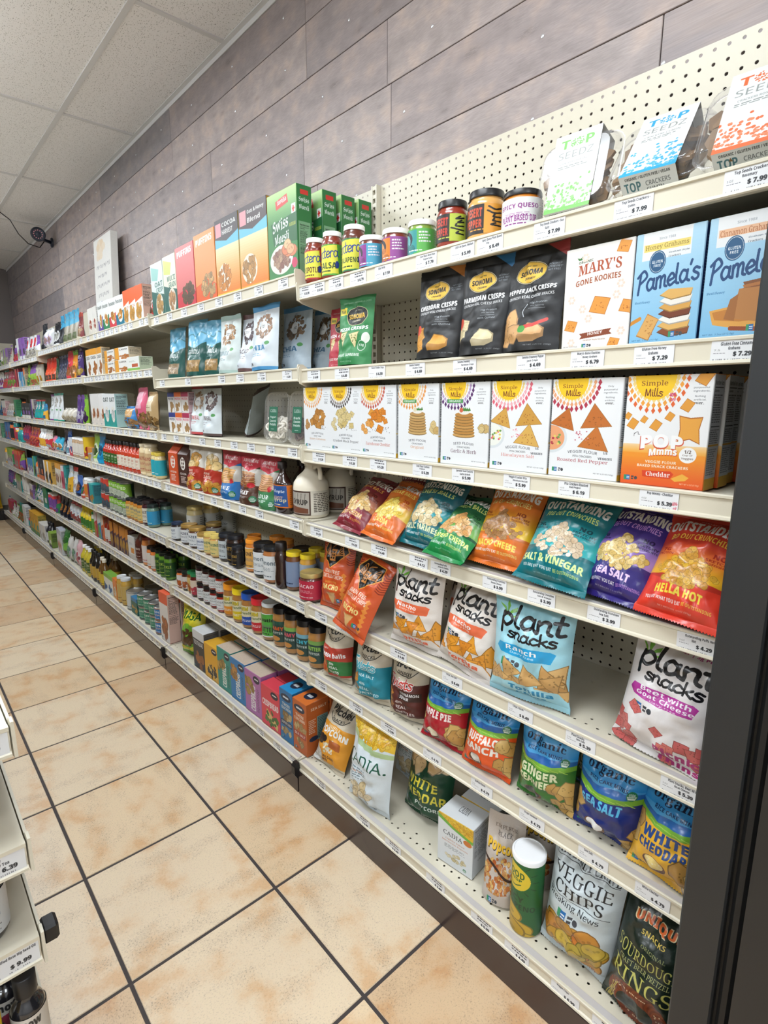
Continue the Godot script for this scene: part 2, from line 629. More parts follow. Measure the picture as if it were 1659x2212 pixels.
const HAND := {
	"a": [0.64, [0.5, 0.52, 0.22, 0.42, 0.05, 0.72, 0.2, 1.0, 0.44, 0.86, 0.5, 0.5], [0.52, 0.45, 0.5, 0.88, 0.66, 1.0]],
	"b": [0.6, [0.08, 0.0, 0.08, 0.95], [0.08, 0.62, 0.3, 0.44, 0.52, 0.7, 0.3, 1.0, 0.08, 0.9]],
	"c": [0.52, [0.48, 0.54, 0.25, 0.42, 0.05, 0.72, 0.22, 1.0, 0.5, 0.88]],
	"e": [0.52, [0.08, 0.76, 0.44, 0.66, 0.42, 0.48, 0.25, 0.42, 0.05, 0.72, 0.22, 1.0, 0.52, 0.88]],
	"f": [0.4, [0.42, 0.08, 0.22, 0.05, 0.16, 0.4, 0.14, 1.05], [0.0, 0.46, 0.36, 0.42]],
	"h": [0.56, [0.08, 0.0, 0.08, 1.0], [0.08, 0.62, 0.26, 0.42, 0.42, 0.52, 0.44, 1.0]],
	"i": [0.26, [0.1, 0.45, 0.1, 0.9, 0.24, 1.0], [0.1, 0.22, 0.11, 0.24]],
	"k": [0.54, [0.08, 0.0, 0.08, 1.0], [0.48, 0.44, 0.12, 0.74], [0.2, 0.7, 0.52, 1.0]],
	"l": [0.28, [0.12, 0.0, 0.08, 0.5, 0.1, 0.92, 0.26, 1.0]],
	"m": [0.76, [0.06, 0.45, 0.06, 1.0], [0.06, 0.62, 0.2, 0.42, 0.34, 0.5, 0.34, 1.0], [0.34, 0.62, 0.5, 0.42, 0.62, 0.5, 0.62, 0.92, 0.76, 1.0]],
	"n": [0.56, [0.06, 0.45, 0.06, 1.0], [0.06, 0.64, 0.25, 0.42, 0.42, 0.52, 0.42, 0.9, 0.56, 1.0]],
	"o": [0.56, [0.3, 0.42, 0.05, 0.7, 0.28, 1.0, 0.52, 0.72, 0.3, 0.42]],
	"p": [0.6, [0.08, 0.45, 0.06, 1.42], [0.08, 0.62, 0.3, 0.42, 0.54, 0.68, 0.32, 1.0, 0.08, 0.88]],
	"r": [0.4, [0.06, 0.45, 0.06, 1.0], [0.06, 0.66, 0.2, 0.44, 0.4, 0.48]],
	"s": [0.48, [0.45, 0.5, 0.22, 0.42, 0.1, 0.58, 0.4, 0.78, 0.38, 0.96, 0.2, 1.02, 0.03, 0.9]],
	"t": [0.4, [0.2, 0.1, 0.16, 0.8, 0.22, 1.0, 0.4, 0.94], [0.0, 0.42, 0.4, 0.38]],
	"u": [0.54, [0.06, 0.45, 0.08, 0.95, 0.3, 1.0, 0.42, 0.8], [0.42, 0.45, 0.42, 0.9, 0.54, 1.0]],
	"w": [0.66, [0.04, 0.45, 0.14, 1.0, 0.32, 0.55, 0.48, 1.0, 0.62, 0.45]],
	"P": [0.62, [0.2, 0.05, 0.08, 1.1], [0.0, 0.2, 0.4, -0.08, 0.62, 0.25, 0.14, 0.58]],
	"T": [0.56, [0.28, 0.05, 0.22, 1.0], [0.0, 0.12, 0.3, 0.04, 0.6, 0.06]],
	"F": [0.5, [0.16, 0.05, 0.1, 1.05], [0.0, 0.12, 0.3, 0.02, 0.56, 0.04], [0.12, 0.5, 0.42, 0.46]],
	"M": [0.8, [0.08, 1.0, 0.14, 0.1, 0.36, 0.9, 0.62, 0.1, 0.68, 1.0]],
	"'": [0.16, [0.1, 0.0, 0.04, 0.2]],
	" ": [0.3],
}


# handwritten lettering drawn with a round brush, fitted to a box
func hand(s: String, x0: float, y0: float, x1: float, y1: float, w: float, c: Color, rise := 0.0) -> void:
	var total := 0.0
	for ch in s: total += HAND.get(ch, [0.5])[0]
	var sx := (x1 - x0) / total
	var x := x0
	for ch in s:
		var l: Array = HAND.get(ch, [0.5])
		for i in range(1, l.size()):
			var p := []
			for q in range(0, l[i].size(), 2):
				var gx: float = x + l[i][q] * sx
				p.append(gx)
				p.append(y0 + l[i][q + 1] * (y1 - y0) - rise * (gx - x0) / (x1 - x0))
			line(p, w, c)
		x += l[0] * sx


# lettering turned to read upwards
func vtext(s: String, x0: float, y0: float, x1: float, y1: float, c: Color, f := "b") -> void:
	var h := maxi(roundi((y1 - y0) * vh), 3)
	var w := maxi(roundi((x1 - x0) * vw), 3)
	var im := _strip(s, clampi(roundi(w * 1.4), 10, 90), c, f)
	im.resize(h, w, Image.INTERPOLATE_BILINEAR)
	im.rotate_90(COUNTERCLOCKWISE)
	can.blend_rect(im, Rect2i(0, 0, w, h), Vector2i(roundi(vx + x0 * vw), roundi(vy + y0 * vh)))


# ---------------------------------------------------------------- room
func noise_of(freq: float, sd: int, oct := 4) -> FastNoiseLite:
	var f := FastNoiseLite.new()
	f.seed = sd
	f.frequency = freq
	f.fractal_octaves = oct
	f.noise_type = FastNoiseLite.TYPE_SIMPLEX_SMOOTH
	return f


func tile_texture(sd: int) -> ImageTexture:
	var im := Image.create(384, 384, false, Image.FORMAT_RGB8)
	var big := noise_of(0.006, sd, 5)
	var warm := noise_of(0.0055, sd + 20, 5)
	var fine := noise_of(0.09, sd + 40, 3)
	var speck := noise_of(0.16, sd + 60, 2)
	var cream := Color(0.875, 0.80, 0.69)
	var tan_ := Color(0.80, 0.62, 0.44)
	var grey := Color(0.66, 0.58, 0.49)
	for y in 384:
		for x in 384:
			var w := clampf(warm.get_noise_2d(x, y * 1.3) * 1.4 + 0.24 + fine.get_noise_2d(x, y) * 0.18, 0, 1)
			var c := cream.lerp(tan_, w * w * 0.62)
			var g := clampf(big.get_noise_2d(x * 0.8, y * 1.6) * 1.1 + fine.get_noise_2d(x * 1.4, y) * 0.5 - 0.05, 0, 1)
			c = c.lerp(grey, g * 0.3)
			var s := speck.get_noise_2d(x, y * 1.5)
			if s > 0.3: c = c.lerp(Color(0.42, 0.37, 0.33), clampf((s - 0.3) * 1.6, 0, 0.4) * clampf(g * 2.0 + 0.35, 0, 1))
			im.set_pixel(x, y, c)
	return ImageTexture.create_from_image(im)


func plank_texture(sd: int, tone: Color) -> ImageTexture:
	var im := Image.create(1024, 160, false, Image.FORMAT_RGB8)
	var long := noise_of(0.02, sd, 5)
	var fibre := noise_of(0.11, sd + 9, 3)
	var blot := noise_of(0.011, sd + 17, 3)
	var knots := []
	var r := RandomNumberGenerator.new()
	r.seed = sd
	for q in 5: knots.append(Vector3(r.randf() * 1024, r.randf_range(20, 140), r.randf_range(7, 20)))
	for y in 160:
		for x in 1024:
			var yy := float(y)
			var dark := 0.0
			for q: Vector3 in knots:
				var dx := (x - q.x) / 2.4
				var dy := y - q.y
				var dd := sqrt(dx * dx + dy * dy)
				yy += dy * 0.5 * exp(-dd / (q.z * 1.6))
				dark += exp(-dd * dd / (q.z * q.z * 0.5)) * 0.5
			var a := long.get_noise_2d(x * 0.22, yy * 1.5)
			var b := fibre.get_noise_2d(x * 0.3, yy * 3.2)
			var m := blot.get_noise_2d(x * 0.85, y)
			var l := 1.0 + a * 0.05 + b * 0.08 + m * 0.11 - dark * 0.42 * clampf(0.6 + b * 2.0, 0, 1)
			var c := Color(tone.r * l, tone.g * l, tone.b * l).lerp(Color(tone.r * l * 1.03, tone.g * l, tone.b * l * 0.96), clampf(m * 1.6, 0, 1))
			im.set_pixel(x, y, c)
	return ImageTexture.create_from_image(im)


func ceiling_texture() -> ImageTexture:
	var im := Image.create(1024, 512, false, Image.FORMAT_RGB8)
	im.fill(Color(0.93, 0.925, 0.925))
	var r := RandomNumberGenerator.new()
	r.seed = 4
	for i in 9000:
		var p := Vector2i(r.randi() % 1020, r.randi() % 508)
		var c := Color(0.50, 0.49, 0.48).lerp(Color(0.82, 0.81, 0.80), r.randf())
		im.fill_rect(Rect2i(p, Vector2i(1 + r.randi() % 4, 1 + r.randi() % 2)), c)
	return ImageTexture.create_from_image(im)


func textured(t: Texture2D, rough: float) -> StandardMaterial3D:
	var m := StandardMaterial3D.new()
	m.albedo_texture = t
	m.roughness = rough
	return m


func _shell() -> void:
	# floor: dark grout bed with bevelled tiles on it
	var bed := MB.new()
	bed.box(Vector3(-1.1, -0.052, -2.75), Vector3(5.2, 0.1, 11.3))
	var floor_ := structure("floor", bed.mesh(), plain("3c3534", 0.75), "floor of square beige stone-look tiles with dark grout")
	var looks := []
	for i in 4:
		var m := textured(tile_texture(11 + i * 7), 0.3)
		m.albedo_color = [Color(1, 1, 1), Color(0.97, 0.94, 0.9), Color(1, 0.98, 0.95), Color(0.94, 0.89, 0.84)][i]
		looks.append(m)
	var tile_meshes := []
	var half := 0.1938
	for turn in 4:
		var b := MB.new()
		var e := 0.0022
		var c := []
		for q in 4: c.append(Vector2(half - e, half - e).rotated(PI / 2 * q + PI))
		var p := func(i: int, top: bool) -> Vector3:
			var d: Vector2 = c[i % 4]
			return Vector3(d.x, 0.0, -d.y) if top else Vector3(d.x * half / (half - e), -0.004, -d.y * half / (half - e))
		var k0 := b.v.size()
		b.quad(p.call(0, true), p.call(1, true), p.call(2, true), p.call(3, true))
		for q in 4:
			b.u[k0 + q] = Vector2([0, 1, 1, 0][(q + turn) % 4], [1, 1, 0, 0][(q + turn) % 4])
		for q in 4: b.quad(p.call(q, false), p.call(q + 1, false), p.call(q + 1, true), p.call(q, true), Rect2(0.1, 0.1, 0.8, 0.02))
		tile_meshes.append(b.mesh())
	var far := MB.new()
	for i in range(-10, 2):
		for j in range(-14, 13):
			var at := Vector3(0.661 + 0.394 * (i + 0.5), 0, -2.77 + 0.394 * (j + 0.5))
			if i >= -4 and j <= 8:
				var t := part(floor_, "tile", tile_meshes[rng.randi() % 4], looks[rng.randi() % 4], at)
				t.name = "tile_%03d" % ((i + 4) * 23 + j + 14)
			else:
				far.quad(at + Vector3(-half, 0, half), at + Vector3(half, 0, half), at + Vector3(half, 0, -half), at + Vector3(-half, 0, -half))
	var rest := part(floor_, "outer_tiles", far.mesh(), looks[0])
	rest.set_meta("kind", "stuff")

	# plank wall behind the shelves
	var slab := MB.new()
	slab.box(Vector3(1.40, 1.45, -2.75), Vector3(0.104, 2.95, 11.3))
	var wall := structure("wall_right", slab.mesh(), plain("4a3426", 0.8), "wall of long grey-brown wood planks")
	var woods := []
	var tones := [Color(0.60, 0.555, 0.55), Color(0.57, 0.53, 0.53), Color(0.63, 0.585, 0.575), Color(0.51, 0.485, 0.495)]
	for i in 4:
		woods.append(textured(plank_texture(31 + i * 13, tones[i]), 0.5))
	var rows := [[2.705, 2.884], [2.525, 2.705], [2.342, 2.525], [2.157, 2.342], [1.972, 2.157]]
	var joints := [[-0.65, -1.903, -3.157, -4.406, -5.63, -6.88], [-0.65, -1.903, -3.149, -4.417, -5.66, -6.91], [-0.213, -1.463, -2.712, -3.961, -5.21, -6.46, -7.71], [-0.2, -1.445, -1.936, -3.165, -4.41, -5.66, -6.91], [-0.6, -1.85, -2.4, -3.65, -4.9, -6.15, -7.4]]
	var tone_of := [[2, 0, 1, 3, 0, 1, 3, 1], [2, 1, 2, 0, 2, 1, 3, 0], [0, 2, 0, 1, 0, 2, 0, 3, 1], [1, 0, 2, 1, 0, 2, 3, 1, 0], [1, 2, 0, 1, 0, 2, 0, 1, 0]]
	for r in 5:
		var ends := [2.88]
		ends.append_array(joints[r])
		ends.append(-8.1)
		for q in ends.size() - 1:
			var l: float = ends[q] - ends[q + 1] - 0.0022
			var hgt: float = rows[r][1] - rows[r][0] - 0.0026
			var b := MB.new()
			var o := rng.randf() * 0.1
			b.carton(Vector3.ZERO, Vector3(l, hgt, 0.013), 0.0012, Rect2(o, 0.02, minf(l / 1.25, 1.0 - o), 0.96), Rect2(0.1, 0.1, 0.05, 0.05), Rect2(0.1, 0.1, 0.3, 0.02))
			var t := part(wall, "plank", b.mesh(), woods[tone_of[r][q]])
			t.rotation.y = -PI / 2
			t.position = Vector3(WALL + 0.0065, (rows[r][0] + rows[r][1]) / 2, (ends[q] + ends[q + 1]) / 2)
	var sc := MB.new()
	sc.lathe([Vector2(0.0045, -0.001), Vector2(0.0045, 0.0006), Vector2(0.0030, 0.0016), Vector2(0.0, 0.0018)], 10)
	var screw := sc.mesh()
	var zs := [[-0.55, -0.95, -1.25, -1.65, -2.046, -2.46, -2.884], [-0.5, -0.9, -1.25, -1.651, -2.045, -2.45, -2.9], [-0.5, -0.9, -1.269, -1.806, -2.2, -2.6, -3.05], [-0.5, -0.895, -1.384, -1.696, -2.057, -2.5, -2.95], [-0.592, -0.913, -1.266, -1.62, -2.0, -2.4, -2.8]]
	for r in 5:
		for q in 18:
			var z: float = zs[r][q] if q < 7 else zs[r][6] - 0.405 * (q - 6) + rng.randf_range(-0.03, 0.03)
			var s := part(wall, "screw", screw, plain("dfe3e8", 0.25, 0.8), Vector3(WALL - 0.0005, (rows[r][0] + rows[r][1]) / 2 + rng.randf_range(-0.012, 0.008), z))
			s.rotation.z = PI / 2
	# the other walls
	var b1 := MB.new()
	b1.box(Vector3(-1.15, 1.45, -8.16), Vector3(5.1, 2.95, 0.1))
	structure("wall_back", b1.mesh(), plain("77706e", 0.8), "far end wall of the shop")
	var b2 := MB.new()
	b2.box(Vector3(-3.65, 1.45, -2.75), Vector3(0.1, 2.95, 11.3))
	structure("wall_left", b2.mesh(), plain("dddee0", 0.8), "wall on the far side of the shop")
	var b3 := MB.new()
	b3.box(Vector3(-1.15, 1.45, 2.85), Vector3(5.1, 2.95, 0.1))
	structure("wall_front", b3.mesh(), plain("dddee0", 0.8), "wall behind the photographer")

	# ceiling: slab, lay-in panels and metal grid
	var cs := MB.new()
	cs.box(Vector3(-1.1, 2.99, -2.75), Vector3(5.2, 0.1, 11.3))
	var ceiling := structure("ceiling", cs.mesh(), plain("b8b4b0", 0.9), "ceiling of speckled white panels in a metal grid")
	var cm := textured(ceiling_texture(), 0.9)
	var xs := [1.333, 0.935]
	while xs[-1] > -3.5: xs.append(xs[-1] - 0.605)
	var zz := [2.8]
	var z := -2.49 + 1.146 * 4
	while z > -8.0:
		zz.append(z)
		z -= 1.146
	zz.append(-8.1)
	var lamps := {}
	for q in [[1.52], [-0.77], [-3.063], [-5.355]]:
		lamps["2 %d" % roundi(q[0] * 10)] = true
		lamps["5 %d" % roundi(q[0] * 10)] = true
	var grid := MB.new()
	for i in xs.size() - 1:
		for j in zz.size() - 1:
			var w: float = xs[i] - xs[i + 1]
			var l: float = zz[j] - zz[j + 1]
			var c := Vector3((xs[i] + xs[i + 1]) / 2, CEIL + 0.012, (zz[j] + zz[j + 1]) / 2)
			if lamps.has("%d %d" % [i, roundi(c.z * 10)]): continue
			var b := MB.new()
			b.box(Vector3.ZERO, Vector3(w - 0.012, 0.014, l - 0.012))
			for q in 4: b.u[20 + q] = Vector2([0, 1, 1, 0][q] * minf(w / 0.605, 1), [0, 0, 1, 1][q]) if (i + j) % 2 else Vector2(1.0 - [0, 1, 1, 0][q] * minf(w / 0.605, 1), 1.0 - [0, 0, 1, 1][q])
			part(ceiling, "ceiling_panel", b.mesh(), cm, c)
	var gm := plain("d2d1d1", 0.45)
	for x: float in xs.slice(1):
		var b := MB.new()
		b.box(Vector3(x, CEIL + 0.002, -2.65), Vector3(0.024, 0.006, 10.9))
		part(ceiling, "grid_bar", b.mesh(), gm)
	for j in range(1, zz.size() - 1):
		for i in xs.size() - 1:
			var b := MB.new()
			b.box(Vector3((xs[i] + xs[i + 1]) / 2, CEIL + 0.0025, zz[j]), Vector3(xs[i] - xs[i + 1] - 0.024, 0.005, 0.024))
			part(ceiling, "cross_bar", b.mesh(), gm)
	var trim := MB.new()
	trim.prism([Vector2(1.334, 2.884), Vector2(1.310, 2.884), Vector2(1.310, 2.880), Vector2(1.330, 2.880), Vector2(1.330, 2.860), Vector2(1.334, 2.860)], -8.1, 2.8)
	structure("trim_1", trim.mesh(), gm, "thin metal angle where ceiling meets plank wall")


# ---------------------------------------------------------------- shelving
func perforated(w: float, h: float, pitch: float, rad: float) -> ArrayMesh:
	# flat sheet in x-y with round holes, x and y from 0
	var b := MB.new()
	var nx := int(w / pitch)
	var ny := int(h / pitch)
	var px_ := w / nx
	var py_ := h / ny
	for j in ny:
		for i in nx:
			hole_cell(b, Vector3(i * px_, j * py_, 0), Vector3(px_, 0, 0), Vector3(0, py_, 0), rad, 0.002)
	return b.mesh()


func hole_cell(b: MB, o: Vector3, ex: Vector3, ey: Vector3, rad: float, depth: float) -> void:
	var c := o + ex / 2 + ey / 2
	var ux := ex.normalized()
	var uy := ey.normalized()
	var nn := ux.cross(uy)
	var k0 := b.v.size()
	var ring := [Vector2(1, 0), Vector2(1, 1), Vector2(0, 1), Vector2(-1, 1), Vector2(-1, 0), Vector2(-1, -1), Vector2(0, -1), Vector2(1, -1)]
	for q in 8:
		b.v.append(c + ex / 2 * ring[q].x + ey / 2 * ring[q].y)
		var d: Vector2 = ring[q].normalized() * rad
		b.v.append(c + ux * d.x + uy * d.y)
		b.v.append(c + ux * d.x + uy * d.y - nn * depth)
		for e in 3:
			b.n.append(nn)
			b.u.append(Vector2.ZERO)
	for q in 8:
		var a := k0 + q * 3
		var d := k0 + ((q + 1) % 8) * 3
		b.ix.append_array([a, a + 1, d, d, a + 1, d + 1, a + 1, a + 2, d + 1, d + 1, a + 2, d + 2])


func deck_mesh(x0: float, x1: float, l: float) -> ArrayMesh:
	# shelf sheet with rows of holes near its front and back edges, top at y = 0
	var b := MB.new()
	var n := int(l / 0.0254)
	var p := l / n
	var at := [x0, x0 + 0.030, x0 + 0.0554, x0 + 0.0808, x1 - 0.11, x1 - 0.0846, x1 - 0.0592, x1]
	for s in 7:
		var a: float = at[s]
		var d: float = at[s + 1]
		if s in [1, 2, 4, 5]:
			for i in n:
				if (s + i) % 2 == 0 and s in [2, 5]:
					b.quad(Vector3(a, 0, l / 2 - i * p), Vector3(d, 0, l / 2 - i * p), Vector3(d, 0, l / 2 - (i + 1) * p), Vector3(a, 0, l / 2 - (i + 1) * p))
				else:
					hole_cell(b, Vector3(a, 0, l / 2 - i * p), Vector3(d - a, 0, 0), Vector3(0, 0, -p), 0.0034, 0.0012)
		else:
			b.quad(Vector3(a, 0, l / 2), Vector3(d, 0, l / 2), Vector3(d, 0, -l / 2), Vector3(a, 0, -l / 2))
	# folded edges and underside
	b.quad(Vector3(x0, -0.02, l / 2), Vector3(x1, -0.02, l / 2), Vector3(x1, 0, l / 2), Vector3(x0, 0, l / 2))
	b.quad(Vector3(x1, -0.02, -l / 2), Vector3(x0, -0.02, -l / 2), Vector3(x0, 0, -l / 2), Vector3(x1, 0, -l / 2))
	b.quad(Vector3(x0, -0.02, -l / 2), Vector3(x0, -0.02, l / 2), Vector3(x0, 0, l / 2), Vector3(x0, 0, -l / 2))
	b.quad(Vector3(x0, -0.0205, -l / 2), Vector3(x1, -0.0205, -l / 2), Vector3(x1, -0.0205, l / 2), Vector3(x0, -0.0205, l / 2))
	return b.mesh()


func rail_mesh(x: float, l: float, h := 0.033) -> ArrayMesh:
	var b := MB.new()
	b.prism([Vector2(x + 0.012, 0.0035), Vector2(x + 0.0015, 0.0035), Vector2(x, 0.002), Vector2(x, -0.002), Vector2(x + 0.0035, -0.004), Vector2(x + 0.0035, 0.002 - h), Vector2(x, -h), Vector2(x - 0.001, -h - 0.004), Vector2(x + 0.001, -h - 0.006), Vector2(x + 0.012, -h - 0.006)], -l / 2, l / 2)
	return b.mesh()


func bracket_mesh(x: float, back: float) -> ArrayMesh:
	var b := MB.new()
	b.prism([Vector2(x - 0.006, 0.012), Vector2(x - 0.009, 0.006), Vector2(x - 0.007, -0.040), Vector2(x + 0.012, -0.048), Vector2(x + 0.06, -0.058), Vector2(back, -0.10), Vector2(back, 0.0), Vector2(x + 0.03, 0.0), Vector2(x + 0.012, 0.012)], -0.002, 0.002)
	return b.mesh()


func metal() -> StandardMaterial3D:
	return plain("cfc9b7", 0.42)


const ORD := ["first", "second", "third", "fourth", "fifth", "sixth", "seventh", "eighth", "ninth", "tenth", "eleventh", "twelfth", "thirteenth", "fourteenth", "fifteenth", "sixteenth", "seventeenth", "eighteenth", "nineteenth", "twentieth", "twenty-first", "twenty-second", "twenty-third", "twenty-fourth", "twenty-fifth", "twenty-sixth"]
const LEVEL := ["top shelf", "second shelf", "third shelf", "fourth shelf", "fifth shelf", "sixth shelf", "bottom shelf"]
const BAYNAME := ["nearest section", "second section", "third section", "fourth section", "fifth section", "farthest section"]

const NEAR_TAGS := [
	[-0.298, -0.467, -0.626, -0.764, -0.838, -0.946, -1.093, -1.194, -1.29, -1.376, -1.442],
	[-0.29, -0.411, -0.531, -0.652, -0.823, -0.978, -1.12, -1.269, -1.407],
	[-0.38, -0.54, -0.672, -0.819, -0.95, -1.116, -1.238, -1.391],
	[-0.293, -0.46, -0.597, -0.718, -0.882, -0.959, -1.113, -1.232, -1.413],
	[-0.294, -0.487, -0.633, -0.835, -1.032, -1.288, -1.399],
	[-0.319, -0.44, -0.588, -0.731, -0.898, -1.073, -1.223, -1.408],
	[-0.355, -0.45, -0.573, -0.674, -0.827, -0.992, -1.126, -1.35],
]
const NEAR_PRICE := [
	["7.99", "7.99", "7.99", "8.49", "5.99", "7.79", "7.59", "6.79", "7.59", "5.99", "5.99"],
	["7.29", "7.29", "6.79", "4.69", "4.69", "4.69", "6.59", "4.69", "4.69"],
	["5.39", "6.19", "5.99", "5.99", "5.39", "5.29", "5.29", "5.29"],
	["4.29", "3.99", "3.99", "3.99", "4.29", "4.12", "4.49", "4.29", "6.29"],
	["5.39", "5.39", "8.49", "8.49", "6.49", "6.49", "6.49"],
	["4.79", "4.79", "4.79", "4.79", "4.79", "4.99", "4.99", "4.99"],
	["6.99", "6.99", "4.49", "5.99", "3.49", "3.49", "3.99", "4.99"],
]
const NEAR_NAME := [
	["Top Seeds Crackers -|Rosemary|5 OZ", "Top Seeds Crackers -|Cumin|5 OZ", "Top Seeds Crackers - Sea|Salt|5 OZ", "Spicy Queso Plant Based|Dip|", "Chili Con Queso, Medium||", "Corn Black Bean Roja|Pepper Salsa|", "Salsa Verde||", "", "", "", ""],
	["Gluten Free Cinnamon|Grahams|7.5", "Gluten Free Honey|Grahams|7.5 OZ", "Mary's Gone Kookies|Honey Graham|5 OZ", "Sonoma Creamery Pepper|Jack Crisps|", "Sonoma Creamery|Parmesan Crisps|", "Sonoma Creamery|Cheddar Crisps|", "Bacon Cheddar Crisps||", "", ""],
	["Pop Mmms - Cheddar||4 OZ", "Pita Crackers Roasted|Red Pepper|4.25 OZ", "Veggie Cracker Pita|Himalayan Sea Salt|4.25 OZ", "Sprouted Seed Crackers|Garlic & Herb|", "Seed Flour Crackers|Original|", "", "", ""],
	["Outstanding Puffs Hella|Hot|3 OZ", "Outstanding Crunchies|Sea Salt|", "Outstanding Crunchies|Salt & Vinegar|", "Outstanding Crunchies|Nacho Cheese|", "Outstanding Puffs|Jalapeno Chedda|", "", "", "", ""],
	["Plant Snacks, Beet With|Goat Cheese|5 OZ", "Plant Snacks|Sea Salt|5 OZ", "Chips, Ranch||5 OZ", "Chips, Sea Salt||5 OZ", "", "", ""],
	["White Cheddar||5 OZ", "Sea Salt||5 OZ", "Ginger Seaweed||5 OZ", "Buffalo Ranch||5 OZ", "Apple Pie||5 OZ", "", "", ""],
	["", "Veggie Chips||", "", "", "", "", "", ""],
]


func tag_cell(name_: String, price: String) -> Dictionary:
	open(132, 62, k("f7f8fa"))
	var ink := k("23252b")
	var p := name_.split("|")
	if p.size() > 1:
		text(p[0], 0.2, 0.06, 0.2 + minf(0.75, p[0].length() * 0.036), 0.25, ink, "b")
		if p[1]: text(p[1], 0.36, 0.29, 0.36 + minf(0.55, p[1].length() * 0.036), 0.45, ink, "b")
		if p[2]: text(p[2], 0.06, 0.42, 0.2, 0.52, k("777777"), "r")
	else:
		lines(0.3, 0.08, 0.95, 0.5, 2, k("55565c"))
	text("$ " + price, 0.48, 0.53, 0.86, 0.78, ink, "x")
	lines(0.06, 0.6, 0.38, 0.66, 1, k("909096"))
	for i in 22:
		if rng.randf() > 0.25: bar(0.06 + i * 0.035, 0.88, 0.06 + i * 0.035 + rng.randf_range(0.01, 0.025), 0.95, k("85868c"))
	if name_.begins_with("Pop Mmms"):
		text("40%", 0.85, 0.46, 0.99, 0.72, k("d8334a"), "i")
		text("off", 0.88, 0.76, 0.98, 0.92, k("d8334a"), "i")
	return close()


func slab_uv(w: float, h: float, t: float, r: Rect2) -> ArrayMesh:
	# thin card facing +z
	var b := MB.new()
	b.box(Vector3.ZERO, Vector3(w, h, t))
	for q in 24: b.u[q] = r.position + r.size * 0.03
	var o := [Vector2(r.position.x, r.end.y), r.end, Vector2(r.end.x, r.position.y), r.position]
	for q in 4: b.u[q] = o[q]
	return b.mesh()


